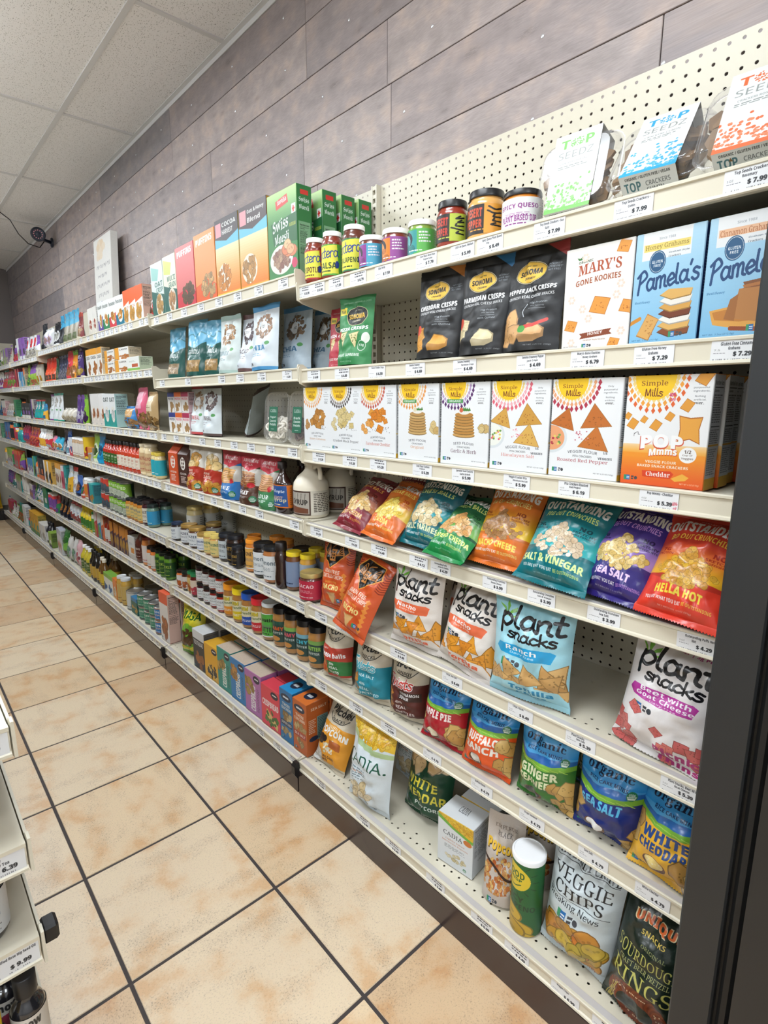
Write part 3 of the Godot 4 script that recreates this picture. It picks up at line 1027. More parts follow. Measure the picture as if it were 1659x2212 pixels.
func _shelving() -> void:
	var deck := deck_mesh(0.988, 1.305, BAY - 0.006)
	var base_deck := deck_mesh(0.933, 1.305, BAY - 0.006)
	var rail := rail_mesh(FRONT, BAY - 0.01)
	var base_rail := rail_mesh(BASE_FRONT, BAY - 0.012, 0.028)
	var bracket := bracket_mesh(FRONT, 1.303)
	var peg := perforated(BAY - 0.03, 1.93, 0.0254, 0.0037)
	var up := MB.new()
	for s in [-1.0, 1.0]:
		up.box(Vector3(1.298, 1.03, s * 0.010), Vector3(0.02, 2.03, 0.006))
	for i in 80: up.box(Vector3(1.298, 0.03 + i * 0.0254, 0), Vector3(0.018, 0.011, 0.015))
	var upright := up.mesh()
	var kb := MB.new()
	kb.box(Vector3(0.926 + 0.003, 0.046, 0), Vector3(0.006, 0.089, BAY - 0.008))
	var kick := kb.mesh()
	var clip := MB.new()
	clip.prism([Vector2(0.914, 0.128), Vector2(0.906, 0.115), Vector2(0.907, 0.085), Vector2(0.916, 0.070), Vector2(0.926, 0.072), Vector2(0.926, 0.126)], -0.010, 0.010)
	var strip := MB.new()
	strip.box(Vector3(0.994, 0.0022, 0), Vector3(0.013, 0.0036, BAY - 0.02))
	var strip_mesh := strip.mesh()
	var strip2 := MB.new()
	strip2.box(Vector3(0.9425, 0.0022, 0), Vector3(0.015, 0.0036, BAY - 0.02))
	var base_strip := strip2.mesh()
	var far_tags := []
	for i in 10: far_tags.append(tag_cell("", ["4.79", "6.29", "3.99", "7.49", "5.59", "8.29", "2.99", "9.49", "6.99", "5.29"][i]))
	var far_mesh := {}
	for bay in 6:
		var zc := Z0 - BAY * (bay + 0.5)
		var unit := thing("wall_shelving", "beige pegboard shelving section with brown kick plate, %s" % ["nearest the black cooler", "second from the cooler", "third from the cooler", "fourth from the cooler", "fifth from the cooler", "at the far corner"][bay], "shelving", "beige wall shelving sections")
		unit.position = Vector3(0, 0, zc)
		var bp := part(unit, "back_panel", peg, metal(), Vector3(BACK, 0.115, -(BAY - 0.03) / 2))
		bp.rotation.y = -PI / 2
		part(unit, "upright", upright, metal(), Vector3(0, 0, -BAY / 2))
		if bay == 0: part(unit, "upright", upright, metal(), Vector3(0, 0, BAY / 2))
		part(unit, "kick_plate", kick, plain("3d3230", 0.22))
		part(unit, "corner_clip", clip.mesh(), plain("151518", 0.4), Vector3(0, 0, -BAY / 2))
		for s in 7:
			var y: float = DECKS[bay][s]
			var where: String = ["nearest the black cooler", "second from the black cooler", "third from the black cooler", "fourth from the black cooler", "fifth from the black cooler", "at the far corner"][bay]
			var sh := thing("shelf", "beige metal %s with price tags, section %s" % [LEVEL[s], where], "shelf", "beige metal shelves of the wall run")
			sh.position = Vector3(0, y, zc)
			if s == 6:
				part(sh, "deck", base_deck, metal())
				part(sh, "price_rail", base_rail, metal())
				part(sh, "label_strip", base_strip, plain("b9b5b4", 0.2))
			else:
				part(sh, "deck", deck, metal())
				part(sh, "price_rail", rail, metal())
				if s >= 3: part(sh, "label_strip", strip_mesh, plain("b9b5b4", 0.2))
				part(sh, "bracket", bracket, metal(), Vector3(0, 0, -BAY / 2 + 0.0035))
				part(sh, "bracket", bracket, metal(), Vector3(0, 0, BAY / 2 - 0.0035))
			var fx := BASE_FRONT if s == 6 else FRONT
			if bay == 0:
				for q in NEAR_TAGS[s].size():
					var c := tag_cell(NEAR_NAME[s][q], NEAR_PRICE[s][q])
					var t := part(sh, "price_tag", slab_uv(0.066, 0.031, 0.0008, c.r), printed(c.p, "paper"), Vector3(fx + 0.0022, -0.0185, NEAR_TAGS[s][q] - zc))
					t.rotation = Vector3(0, -PI / 2, rng.randf_range(-0.02, 0.02))
			else:
				var n: int = [0, 12, 16, 17, 17, 17][bay]
				if bay == 1 and s < 4: n = [8, 8, 9, 10][s]
				for q in n:
					if rng.randf() < 0.1: continue
					var c: Dictionary = far_tags[rng.randi() % 10]
					if not far_mesh.has(c.r): far_mesh[c.r] = slab_uv(0.056, 0.030, 0.0008, c.r)
					var t := part(sh, "price_tag", far_mesh[c.r], printed(c.p, "paper"), Vector3(fx + 0.0022, -0.0185, -BAY / 2 + (q + 0.5) * BAY / n + rng.randf_range(-0.012, 0.012)))
					t.rotation.y = -PI / 2


# ---------------------------------------------------------------- packages: shapes (base centre at the origin, printed face towards +z)
const FA := 0.72
const FB := 0.14


func bag_parts(o: Node3D, w: float, h: float, t: float, cell: Dictionary, kind: String, finish: String, nx: int, ny: int) -> void:
	var r: Rect2 = cell.r
	var m := printed(cell.p, finish)
	var sd := float(hash(o.name) % 97)
	var nz := noise_of(14.0, int(sd), 3)
	var pillow := kind == "pillow"
	var sb := 0.055 * h if pillow else 0.0
	var st := 0.055 * h if pillow else 0.085 * h
	var b := MB.new()
	var base := []
	for side in 2:
		var sg := 1.0 if side == 0 else -1.0
		var p := []
		var uv := []
		var cols := nx if side == 0 else maxi(nx / 2, 6)
		var rows := ny if side == 0 else maxi(ny / 2, 6)
		for j in rows + 1:
			var v := float(j) / rows
			var y := sb + v * (h - st - sb)
			var pr := 0.0
			var hw := w / 2
			if pillow:
				pr = pow(maxf(0.0, 1.0 - pow(absf(2.0 * pow(v, 0.8) - 1.0), 2.3)), 0.72)
				hw *= 1.0 - 0.07 * pr
			else:
				pr = (1.0 - pow(v, 1.25)) * (0.82 + 0.18 * minf(v / 0.15, 1.0))
				hw *= 1.0 - 0.05 * pr * (1.0 if v > 0.1 else 0.6)
			var pp := PackedVector3Array()
			var pu := PackedVector2Array()
			for i in cols + 1:
				var s := (2.0 * i / cols - 1.0) * sg
				var c := pow(maxf(0.0, 1.0 - pow(absf(s), 2.4)), 0.8)
				var e := exp(-v * 8.0) * (1.0 if pillow else 0.3) + exp(-(1.0 - v) * 7.0)
				var z := t * (0.62 if side == 0 else 0.38) * pr * c
				z += c * t * 0.13 * e * (sin(s * 8.0 + sd) + 0.6 * sin(s * 17.0 + sd * 2.0)) * minf(minf(v, 1.0 - v) * 12.0, 1.0)
				z += nz.get_noise_2d(s * hw + sd, y * 1.3) * t * 0.16 * minf(c, minf(v * 6.0, (1.0 - v) * 6.0))
				# a soft diagonal dent
				z -= t * 0.06 * exp(-pow((s * 0.5 + v - 0.55 - 0.2 * sin(sd)) * 9.0, 2)) * c
				z = maxf(z, 0.0004)
				if not pillow and v == 0.0: z = maxf(z, 0.002)
				pp.append(Vector3(s * hw, y, z * sg))
				pu.append(Vector2(r.position.x + r.size.x * (s * 0.5 + 0.5 if side == 0 else 0.02 + 0.03 * (s * 0.5 + 0.5)), r.end.y - r.size.y * y / h))
			p.append(pp)
			uv.append(pu)
		b.grid(p, uv)
		base.append(p[0])
	if not pillow:
		var c := Vector3(0, 0.002, 0)
		for q: PackedVector3Array in base:
			for i in q.size() - 1:
				b.tri(c, q[i + 1], q[i], Vector2(r.position.x + r.size.x * 0.05, r.end.y - r.size.y * 0.01))
	part(o, "body", b.mesh(), m)
	_seal(o, "top_seal", w, h - st, h, r, h, m, nx, pillow, sd)
	if pillow: _seal(o, "bottom_seal", w, sb, 0.0, r, h, m, nx, true, sd + 3)


func _seal(o: Node3D, called: String, w: float, y0: float, y1: float, r: Rect2, h: float, m: Material, nx: int, teeth: bool, sd: float) -> void:
	var b := MB.new()
	var n := nx * 2
	for side in 2:
		var sg := 1.0 if side == 0 else -1.0
		var p := []
		var uv := []
		var ys := [y0, lerpf(y0, y1, 0.3), lerpf(y0, y1, 0.5), lerpf(y0, y1, 0.7), y1]
		var zs := [0.0004, 0.0012, 0.0004, 0.0012, 0.0004]
		if y1 < y0:
			ys.reverse()
			zs.reverse()
		for j in 5:
			var pp := PackedVector3Array()
			var pu := PackedVector2Array()
			var outer := (j == 4 and y1 > y0) or (j == 0 and y1 < y0)
			for i in n + 1:
				var s := (2.0 * i / n - 1.0) * sg
				var y: float = ys[j]
				if outer and teeth: y += (0.0011 if i % 2 == 0 else -0.0011) * signf(y1 - y0)
				var wave := sin(s * 4.0 + sd) * 0.004 * absf(y - y0) / maxf(absf(y1 - y0), 1e-5)
				pp.append(Vector3(s * w / 2, y, zs[j] * sg + wave))
				pu.append(Vector2(r.position.x + r.size.x * (s * 0.5 + 0.5), clampf(r.end.y - r.size.y * y / h, r.position.y, r.end.y)))
			p.append(pp)
			uv.append(pu)
		b.grid(p, uv)
	part(o, called, b.mesh(), m)


func bag(called: String, label: String, cat: String, w: float, h: float, t: float, cell: Dictionary, kind := "pillow", finish := "film", group := "", nx := 28, ny := 36) -> Node3D:
	var o := thing(called, label, cat, group)
	bag_parts(o, w, h, t, cell, kind, finish, nx, ny)
	return o


func carton(called: String, label: String, cat: String, w: float, h: float, d: float, cell: Dictionary, group := "", finish := "carton") -> MeshInstance3D:
	var b := MB.new()
	b.carton(Vector3(0, h / 2, 0), Vector3(w, h, d), 0.0012, sub(cell.r, 0, FB, FA, 1), sub(cell.r, FA, FB, 1, 1), sub(cell.r, 0, 0, FA, FB))
	return solo(called, b.mesh(), printed(cell.p, finish), label, cat, group)


# glass jar filled with something: body, lid and wrapped label
func jar(called: String, label: String, cat: String, r: float, h: float, lid: float, lr: float, fill: String, cap: String, cell: Dictionary, l0: float, l1: float, group := "", seg := 22, metal_cap := 0.0) -> Node3D:
	var o := thing(called, label, cat, group)
	var b := MB.new()
	var hb := h - lid
	b.lathe([Vector2(0, 0.001), Vector2(r * 0.82, 0), Vector2(r * 0.97, 0.004), Vector2(r, 0.012), Vector2(r, hb * 0.84), Vector2(r * 0.96, hb * 0.91), Vector2(lr * 0.94, hb * 0.965), Vector2(lr * 0.92, h - 0.003)], seg)
	part(o, "glass_body", b.mesh(), plain(fill, 0.25, 0.0, 0.8))
	var c := MB.new()
	c.lathe([Vector2(lr * 0.9, hb), Vector2(lr, hb + 0.0005), Vector2(lr * 1.015, hb + 0.003), Vector2(lr, hb + 0.005), Vector2(lr, h - 0.0035), Vector2(lr * 0.97, h - 0.0008), Vector2(lr * 0.88, h), Vector2(lr * 0.84, h - 0.0012), Vector2(0, h - 0.0012)], seg)
	part(o, "lid", c.mesh(), plain(cap, 0.32, metal_cap))
	if not cell.is_empty():
		var e := MB.new()
		e.lathe([Vector2(r + 0.0007, h * l0), Vector2(r + 0.0007, h * l1)], seg, 4.4, cell.r)
		part(o, "label", e.mesh(), printed(cell.p, "carton"))
	return o


func tin(called: String, label: String, cat: String, r: float, h: float, cell: Dictionary, group := "", seg := 20, top := "b9bbbd") -> Node3D:
	var o := thing(called, label, cat, group)
	var b := MB.new()
	b.lathe([Vector2(0, 0.002), Vector2(r * 0.93, 0.002), Vector2(r * 0.96, 0), Vector2(r * 1.012, 0.001), Vector2(r * 1.012, 0.004), Vector2(r * 0.985, 0.006), Vector2(r * 0.985, h - 0.006), Vector2(r * 1.012, h - 0.004), Vector2(r * 1.012, h - 0.001), Vector2(r * 0.96, h), Vector2(r * 0.93, h - 0.004), Vector2(0, h - 0.004)], seg)
	part(o, "can_body", b.mesh(), plain(top, 0.3, 0.85))
	var e := MB.new()
	e.lathe([Vector2(r, 0.007), Vector2(r, h - 0.007)], seg, TAU, cell.r)
	part(o, "label", e.mesh(), printed(cell.p, "carton"))
	return o


func bottle(called: String, label: String, cat: String, r: float, h: float, nr: float, sh: float, cap: float, fill: String, capc: String, cell: Dictionary, l0: float, l1: float, group := "", seg := 18, waist := 1.0, sq := 1.0) -> Node3D:
	var o := thing(called, label, cat, group)
	var b := MB.new()
	var s := h * sh
	b.lathe([Vector2(0, 0.002), Vector2(r * 0.85, 0), Vector2(r, 0.008), Vector2(r, s * 0.3), Vector2(r * waist, s * 0.62), Vector2(r, s * 0.92), Vector2(r * 0.86, s * 1.02), Vector2(lerpf(nr, r, 0.35), s + (h - s - cap) * 0.35), Vector2(nr * 1.05, s + (h - s - cap) * 0.7), Vector2(nr, h - cap), Vector2(nr, h - cap * 0.5)], seg, TAU, Rect2(0, 0, 1, 1), Vector3.ZERO, sq)
	part(o, "bottle_body", b.mesh(), plain(fill, 0.2, 0.0, 0.8))
	var c := MB.new()
	c.lathe([Vector2(nr, h - cap), Vector2(nr * 1.18, h - cap), Vector2(nr * 1.18, h - 0.002), Vector2(nr * 1.05, h), Vector2(0, h)], seg)
	part(o, "cap", c.mesh(), plain(capc, 0.4))
	if not cell.is_empty():
		var e := MB.new()
		e.lathe([Vector2(r + 0.0009, h * l0), Vector2(r + 0.0009, h * l1)], seg, 4.2, cell.r, Vector3.ZERO, sq)
		part(o, "label", e.mesh(), printed(cell.p, "carton"))
	return o


func ring(w: float, d: float, rad: float, y: float) -> PackedVector3Array:
	var out := PackedVector3Array()
	for q in 4:
		var c := Vector2([w / 2 - rad, -w / 2 + rad, -w / 2 + rad, w / 2 - rad][q], [d / 2 - rad, d / 2 - rad, -d / 2 + rad, -d / 2 + rad][q])
		for s in 5:
			var a := PI / 2 * q + PI / 2 * s / 4
			out.append(Vector3(c.x + cos(a) * rad, y, c.y + sin(a) * rad))
	out.append(out[0])
	return out


func loft(rings: Array, close_top := false) -> ArrayMesh:
	var b := MB.new()
	var p := []
	var uv := []
	for q: PackedVector3Array in rings:
		var rev := q.duplicate()
		rev.reverse()
		p.append(rev)
		var pu := PackedVector2Array()
		pu.resize(q.size())
		uv.append(pu)
	b.grid(p, uv)
	if close_top:
		var top: PackedVector3Array = rings[-1]
		var c := Vector3.ZERO
		for i in top.size() - 1: c += top[i] / (top.size() - 1)
		for i in top.size() - 1: b.tri(c, top[i + 1], top[i])
	return b.mesh()


# clear hinged tray with pieces of food in it; wide face towards +z, standing on its long edge
func clamshell(called: String, label: String, w: float, h: float, d: float, bits: Array, n: int, kind: String, rad := 0.03) -> Node3D:
	var o := thing(called, label, "plastic tray", "clear plastic snack trays")
	var turn := Basis(Vector3.RIGHT, PI / 2)
	var low := loft([ring(w * 0.8, h * 0.8, rad * 0.7, -d * 0.5), ring(w * 0.86, h * 0.86, rad * 0.8, -d * 0.47), ring(w * 0.93, h * 0.93, rad * 0.9, 0.0), ring(w * 0.94, h * 0.94, rad, 0.004), ring(w, h, rad, 0.004)])
	var up := loft([ring(w, h, rad, 0.006), ring(w * 0.94, h * 0.94, rad, 0.006), ring(w * 0.92, h * 0.92, rad * 0.9, d * 0.3), ring(w * 0.84, h * 0.84, rad * 0.8, d * 0.46), ring(w * 0.78, h * 0.78, rad * 0.7, d * 0.5)], true)
	for q in [["tray", low], ["lid", up]]:
		var m := part(o, q[0], q[1], clear_plastic(), Vector3(0, h / 2, 0))
		m.basis = turn
	var b := MB.new()
	for i in n:
		var c := Vector3(rng.randf_range(-0.34, 0.34) * w, h / 2 + rng.randf_range(-0.34, 0.25 if kind == "bark" else -0.05) * h, rng.randf_range(-0.3, 0.2) * d)
		if kind == "bark":
			var ex := Vector3(rng.randf_range(0.012, 0.03), 0, 0)
			var basis_ := Basis.from_euler(Vector3(rng.randf_range(-0.45, 0.45), rng.randf_range(-0.45, 0.45), rng.randf_range(-3, 3)))
			var p := []
			for q in 6: p.append(c + basis_ * Vector3(cos(q * TAU / 6) * ex.x * rng.randf_range(0.6, 1.1), sin(q * TAU / 6) * ex.x * rng.randf_range(0.6, 1.1), 0))
			var off := basis_ * Vector3(0, 0, 0.003)
			for q in 6:
				b.tri(c + off, p[q] + off, p[(q + 1) % 6] + off)
				b.tri(c - off, p[(q + 1) % 6] - off, p[q] - off)
				b.quad(p[q] - off, p[(q + 1) % 6] - off, p[(q + 1) % 6] + off, p[q] + off)
		else:
			var basis_ := Basis.from_euler(Vector3(rng.randf_range(-0.8, 0.8), rng.randf_range(-0.8, 0.8), rng.randf_range(-3, 3)))
			var p := []
			for q in 15:
				var a := TAU * q / 14
				p.append(c + basis_ * Vector3(sin(a) * 0.014, (cos(a) - 0.4 * cos(2 * a)) * 0.011, 0.003 * sin(2 * a)))
			b.tube(p, 0.0042, 7)
	var f := part(o, "pieces", b.mesh(), plain(bits[0], 0.6))
	f.set_meta("kind", "stuff")
	return o


# ---------------------------------------------------------------- packages: print
func badge(x: float, y: float, s: float) -> void:
	# small square certification marks
	var a := vw / vh
	bar(x, y, x + s * 1.3, y + s * a, k("2b6fb0"))
	bar(x, y, x + s * 0.5, y + s * a, k("3a9a6a"))
	bar(x + s * 0.6, y + s * a * 0.3, x + s * 1.2, y + s * a * 0.45, k("eef4f8"))
	bar(x + s * 0.6, y + s * a * 0.6, x + s * 1.2, y + s * a * 0.75, k("eef4f8"))
	bar(x + s * 1.6, y + s * a * 0.1, x + s * 2.2, y + s * a * 0.4, k("45484e"))
	bar(x + s * 1.6, y + s * a * 0.55, x + s * 2.1, y + s * a * 0.85, k("45484e"))
	oval(x + s * 2.6, y + s * a * 0.5, s * 0.35, s * a * 0.35, k("45484e"))


func organic_seal(x: float, y: float, s: float) -> void:
	var a := vw / vh
	oval(x, y, s, s * a, k("2f7a52"))
	shape([x - s * 0.85, y, x + s * 0.85, y, x + s * 0.6, y + s * a * 0.7, x - s * 0.6, y + s * a * 0.7], k("e9efe6"))
	text("USDA", x - s * 0.6, y - s * a * 0.55, x + s * 0.6, y - s * a * 0.1, k("ffffff"))
	text("ORGANIC", x - s * 0.7, y + s * a * 0.12, x + s * 0.7, y + s * a * 0.45, k("2f7a52"))


func facts(c: Color, ink: Color) -> void:
	bar(0, 0, 1, 1, c)
	text("Nutrition Facts", 0.1, 0.05, 0.9, 0.09, ink)
	bar(0.1, 0.105, 0.9, 0.112, ink)
	text("Calories", 0.1, 0.125, 0.5, 0.15, ink)
	lines(0.1, 0.17, 0.9, 0.42, 12, ink.lerp(c, 0.3))
	bar(0.1, 0.44, 0.9, 0.448, ink)
	lines(0.1, 0.47, 0.9, 0.62, 8, ink.lerp(c, 0.35))


func art_puffs(top: String, mid: String, low: String, sub_: String, subc: String, flavour: String, flc: String, bits: Array, kind: String, note: Array) -> Dictionary:
	open(330, 430, k(top))
	for i in 40:
		var c := k(top).lerp(k(mid), smoothstep(0, 1, i / 39.0))
		bar(0, 0.28 + i * 0.009, 1, 0.30 + i * 0.009, c)
	shape([0, 0.66, 0.25, 0.69, 0.5, 0.67, 0.75, 0.7, 1, 0.68, 1, 1, 0, 1], k(low))
	text("PLANT-BASED", 0.38, 0.075, 0.62, 0.09, k("ffffff").lerp(k(top), 0.4))
	text("OUTSTANDING", 0.06, 0.13, 0.94, 0.235, k("f4f1ea"), "x", 0.03)
	text(sub_, 0.13, 0.255, 0.87, 0.315, k(subc), "b", 0.02)
	food("pile", 0.12, 0.38, 0.88, 0.72, 90 if kind == "ball" else 120, 0.05 if kind == "ball" else 0.038, k(bits[0]), k(bits[1]))
	var ink := k(note[0])
	text(note[1], 0.1, 0.4, 0.22, 0.435, ink, "x")
	text(note[2], 0.05, 0.445, 0.27, 0.465, ink)
	text("NO" if note[1] == "7G" else "20", 0.73, 0.38, 0.87, 0.425, ink, "x")
	text("SKETCHY" if note[1] == "7G" else "VITAMINS", 0.67, 0.435, 0.93, 0.46, ink)
	text("INGREDIENTS" if note[1] == "7G" else "& MINERALS", 0.67, 0.468, 0.93, 0.487, ink)
	text(flavour, 0.5 - 0.036 * flavour.length() * 0.86, 0.745, 0.5 + 0.036 * flavour.length() * 0.86, 0.82, k(flc), "x", 0.012)
	text("YOU ARE WHAT YOU EAT", 0.1, 0.845, 0.56, 0.872, k("ffffff"))
	text("BE OUTSTANDING", 0.58, 0.845, 0.9, 0.872, k(subc))
	text("NET WEIGHT 3.5 OZ (99g)", 0.3, 0.905, 0.7, 0.922, k("ffffff").lerp(k(low), 0.2), "r")
	return close()


func art_plant(bg: String, blob: String, l1: String, l2: String, low1: String, low2: String, lowc: String, a: String, b: String, kind: String, leaf: bool) -> Dictionary:
	open(360, 470, k(bg))
	grain(0.012)
	if leaf:
		text("3g Fiber | 3g Protein", 0.36, 0.06, 0.95, 0.09, k("a0246b"), "b", 0, -0.02)
	for q in [[-0.09, -0.09], [-0.01, -0.12], [0.08, -0.08], [0.11, -0.03]]:
		shape([0.2, 0.2, 0.2 + q[0] - 0.02, 0.2 + q[1] + 0.02, 0.2 + q[0] * 1.5, 0.2 + q[1] * 1.1, 0.2 + q[0] + 0.04, 0.2 + q[1] + 0.03], k("7cc04b"))
	hand("plant", 0.12, 0.1, 0.92, 0.28, 0.042, k("16161a"))
	hand("snacks", 0.24, 0.29, 0.86, 0.39, 0.026, k("16161a"))
	shape([0.14, 0.45, 0.8, 0.435, 0.86, 0.455, 0.82, 0.545, 0.5, 0.56, 0.17, 0.545, 0.1, 0.5], k(blob))
	if leaf:
		text(l1, 0.24, 0.445, 0.8, 0.485, k("ffffff"))
		text(l2, 0.2, 0.492, 0.84, 0.53, k("ffffff"))
		text("Dairy Free", 0.38, 0.537, 0.68, 0.557, k("ffffff"), "r")
	else:
		text(l1, 0.24, 0.455, 0.66, 0.502, k("ffffff"))
		text(l2, 0.3, 0.512, 0.64, 0.537, k("ffffff"), "r")
	badge(0.2, 0.59, 0.085)
	if kind == "sq":
		food("sq", 0.0, 0.62, 0.35, 1.0, 12, 0.085, k(a), k(b))
		food("sq", 0.3, 0.68, 1.0, 0.98, 9, 0.085, k(a), k(b))
	else:
		food("tri", 0.02, 0.68, 0.6, 0.92, 9, 0.15, k(a), k(b))
		food("tri", 0.55, 0.62, 1.0, 0.92, 8, 0.16, k(a), k(b))
	if leaf:
		text("Picnic", 0.5, 0.86, 0.95, 0.92, k("b03074"), "x")
		text("Thins", 0.5, 0.935, 0.95, 0.985, k("b03074"), "x")
	else:
		shape([0, 0.86, 0.3, 0.81, 0.9, 0.82, 1, 0.9, 1, 1, 0, 1], k(bg))
		text(low1, 0.3, 0.835, 0.84, 0.885, k(lowc), "x")
		text(low2, 0.38, 0.895, 0.76, 0.94, k(lowc), "x")
	return close()


func art_minis(col: String, name1: String, name2: String, namec: String, pic: String) -> Dictionary:
	open(340, 400, k(col))
	bar(0, 0, 1, 0.42, k("4aa3dd"))
	for i in 24: bar(0, i * 0.012, 1, i * 0.012 + 0.014, k("8ec9ec").lerp(k("2f8fd2"), i / 23.0))
	bar(0.34, 0, 0.78, 0.1, k("16224a"))
	text("FAMILY FARMS", 0.42, 0.04, 0.7, 0.07, k("c9d6e8"))
	shape([0, 0.3, 0.3, 0.36, 0.6, 0.34, 1, 0.31, 1, 0.5, 0, 0.44], k("2a66ad"))
	shape([0, 0.35, 0.35, 0.43, 0.7, 0.41, 1, 0.36, 1, 0.53, 0, 0.46], k("7db63f"))
	shape([0, 0.42, 0.4, 0.5, 0.75, 0.47, 1, 0.42, 1, 1, 0, 1], k(col))
	for i in 7: line([0.1 + i * 0.12, 0.42 + sin(i * 0.5) * 0.04, 0.2 + i * 0.12, 0.46], 0.012, k("a9cf57"))
	text("organic", 0.16, 0.15, 0.86, 0.255, k("15233f"), "S")
	text("RICE CAKE MINIS", 0.24, 0.28, 0.82, 0.32, k("12305e"))
	organic_seal(0.87, 0.34, 0.06)
	var two := name2 != ""
	text(name1, 0.16, 0.5, 0.8 if two else 0.78, 0.605, k(namec), "x", 0.0, 0.01)
	if two: text(name2, 0.14, 0.625, 0.8, 0.725, k(namec), "x", 0.0, 0.01)
	food("odd", 0.72, 0.52, 1.05, 0.98, 6, 0.12, k("d9b46c"), k("b98a45"))
	food("odd", -0.05, 0.48, 0.1, 0.8, 3, 0.1, k("e2c583"), k("c79a52"))
	oval(0.4, 0.84, 0.17, 0.075, k("6b4226"))
	oval(0.4, 0.825, 0.14, 0.055, k(pic))
	for i in 26: oval(0.4 + rng.randf_range(-0.11, 0.11), 0.825 + rng.randf_range(-0.035, 0.035), 0.012, 0.008, k(pic).lerp(k("ffffff"), rng.randf() * 0.5))
	badge(0.06, 0.9, 0.07)
	return close()


func art_mills(accent: String, accent2: String, lines_: Array, namec: String, kind: String, a: String, b: String, org: bool) -> Dictionary:
	open(500, 560, k("f4f6f8"))
	view(0, FB, FA, 1)
	var cx := 0.3
	for i in 17:
		var t := PI * (0.02 + i * 0.06)
		for q in 3:
			var rr := 0.26 + q * 0.065
			var x := cx + cos(t) * rr
			var y := 0.02 + sin(t) * rr * 0.72
			var s := 0.022 + q * 0.003
			var c: Color = [k("f6d78a"), k(accent2), k(accent)][q]
			shape([x - s, y, x, y - s * 1.2, x + s, y, x, y + s * 1.2], c)
	oval(cx, 0.02, 0.225, 0.185, k("ffcf21"))
	text("Simple", cx - 0.15, 0.045, cx + 0.15, 0.10, k("7a3b1d"), "s")
	hand("Mills", cx - 0.1, 0.105, cx + 0.12, 0.165, 0.012, k("7a3b1d"))
	if org:
		bar(cx - 0.17, 0.195, cx + 0.17, 0.24, k("3f9a4a"))
		text("ORGANIC", cx - 0.14, 0.203, cx + 0.14, 0.232, k("ffffff"))
	text("Only", 0.8, 0.07, 0.88, 0.09, k("555a60"), "r")
	text("purposeful", 0.75, 0.1, 0.93, 0.12, k("555a60"), "r")
	text("ingredients.", 0.75, 0.13, 0.94, 0.15, k("555a60"), "r")
	text("Nothing", 0.78, 0.175, 0.9, 0.195, k("555a60"), "r")
	text("artificial.", 0.77, 0.205, 0.91, 0.222, k("555a60"), "r")
	text("ever.", 0.78, 0.232, 0.9, 0.252, k("333333"), "i")
	if kind == "stack":
		for i in 8:
			oval(0.5, 0.63 - i * 0.035, 0.235 - i * 0.006, 0.034, k("8a6a3c"))
			oval(0.5, 0.625 - i * 0.035, 0.23 - i * 0.006, 0.029, k(a).lerp(k(b), rng.randf()))
		oval(0.5, 0.345, 0.12, 0.035, k("f2efe6"))
		for i in 5: shape([0.42 + i * 0.04, 0.34, 0.45 + i * 0.04, 0.28 + rng.randf() * 0.03, 0.5 + i * 0.035, 0.33], k("4d8a3c"))
		oval(0.44, 0.325, 0.04, 0.03, k("d8694c") if accent == "5a2a6a" else k("e8dfc0"))
		food("odd", 0.84, 0.5, 1.0, 0.62, 3, 0.07, k("e2c98e"), k("cda864"))
	elif kind == "tri":
		oval(0.02, 0.6, 0.24, 0.16, k("dfe6ea"))
		oval(0.02, 0.6, 0.2, 0.13, k(accent2) if accent == "b8324a" else k("f5f7ee"))
		for i in 14: oval(0.02 + rng.randf() * 0.16, 0.55 + rng.randf() * 0.12, 0.02, 0.012, [k("6fa050"), k("e8d86a"), k(accent)][i % 3])
		for q in [[0.2, 0.42, 0.22, 0.3], [0.66, 0.4, 0.25, -0.1], [0.66, 0.62, 0.25, 0.12]]:
			for e in 2:
				var s: float = q[2] * (1.05 if e == 0 else 1.0)
				var p := []
				for j in 3:
					var t: float = -PI / 2 + q[3] + j * TAU / 3
					p.append(q[0] + cos(t) * s)
					p.append(q[1] + sin(t) * s * 0.62)
				shape(p, k("9a6a2c") if e == 0 else k(a).lerp(k(b), rng.randf()))
			for i in 14: oval(q[0] + rng.randf_range(-0.09, 0.09), q[1] + rng.randf_range(-0.04, 0.06), 0.008, 0.005, k("9a5a24"))
		for i in 16: oval(0.38 + rng.randf() * 0.2, 0.52 + rng.randf() * 0.1, 0.01, 0.006, k(accent).lerp(k("ffffff"), rng.randf() * 0.6))
	else:
		food("sq", 0.2, 0.34, 0.8, 0.62, 16, 0.1, k(a), k(b))
		food("odd", 0.0, 0.5, 0.25, 0.66, 3, 0.07, k(a).lightened(0.2), k(b).lightened(0.2))
		for i in 24: oval(0.15 + rng.randf() * 0.7, 0.58 + rng.randf() * 0.08, 0.008, 0.006, k("4a4038"))
	text(lines_[0], 0.28, 0.725, 0.72, 0.755, k("3f444b"), "r", 0.012)
	text(lines_[1], 0.36, 0.768, 0.64, 0.789, k("3f444b"), "r")
	text(lines_[2], 0.5 - lines_[2].length() * 0.021, 0.805, 0.5 + lines_[2].length() * 0.021, 0.85, k(namec), "s")
	if kind == "tri":
		text("1/5", 0.8, 0.72, 0.86, 0.745, k("3f444b"), "b")
		text("VEGGIES", 0.73, 0.775, 0.93, 0.797, k("3f444b"), "b")
	badge(0.05, 0.91, 0.06)
	text("NET WT 4.25 OZ (120g)", 0.68, 0.935, 0.96, 0.952, k("55585e"), "r")
	view(FA, FB, 1, 1)
	facts(k("eceef0"), k("3a3c42"))
	bar(0, 0.66, 1, 0.67, k("f2c23a"))
	lines(0.08, 0.7, 0.92, 0.93, 12, k("9a9ca2"))
	bar(0, 0.94, 1, 1, k("f2c23a"))
	view(0, 0, FA, FB)
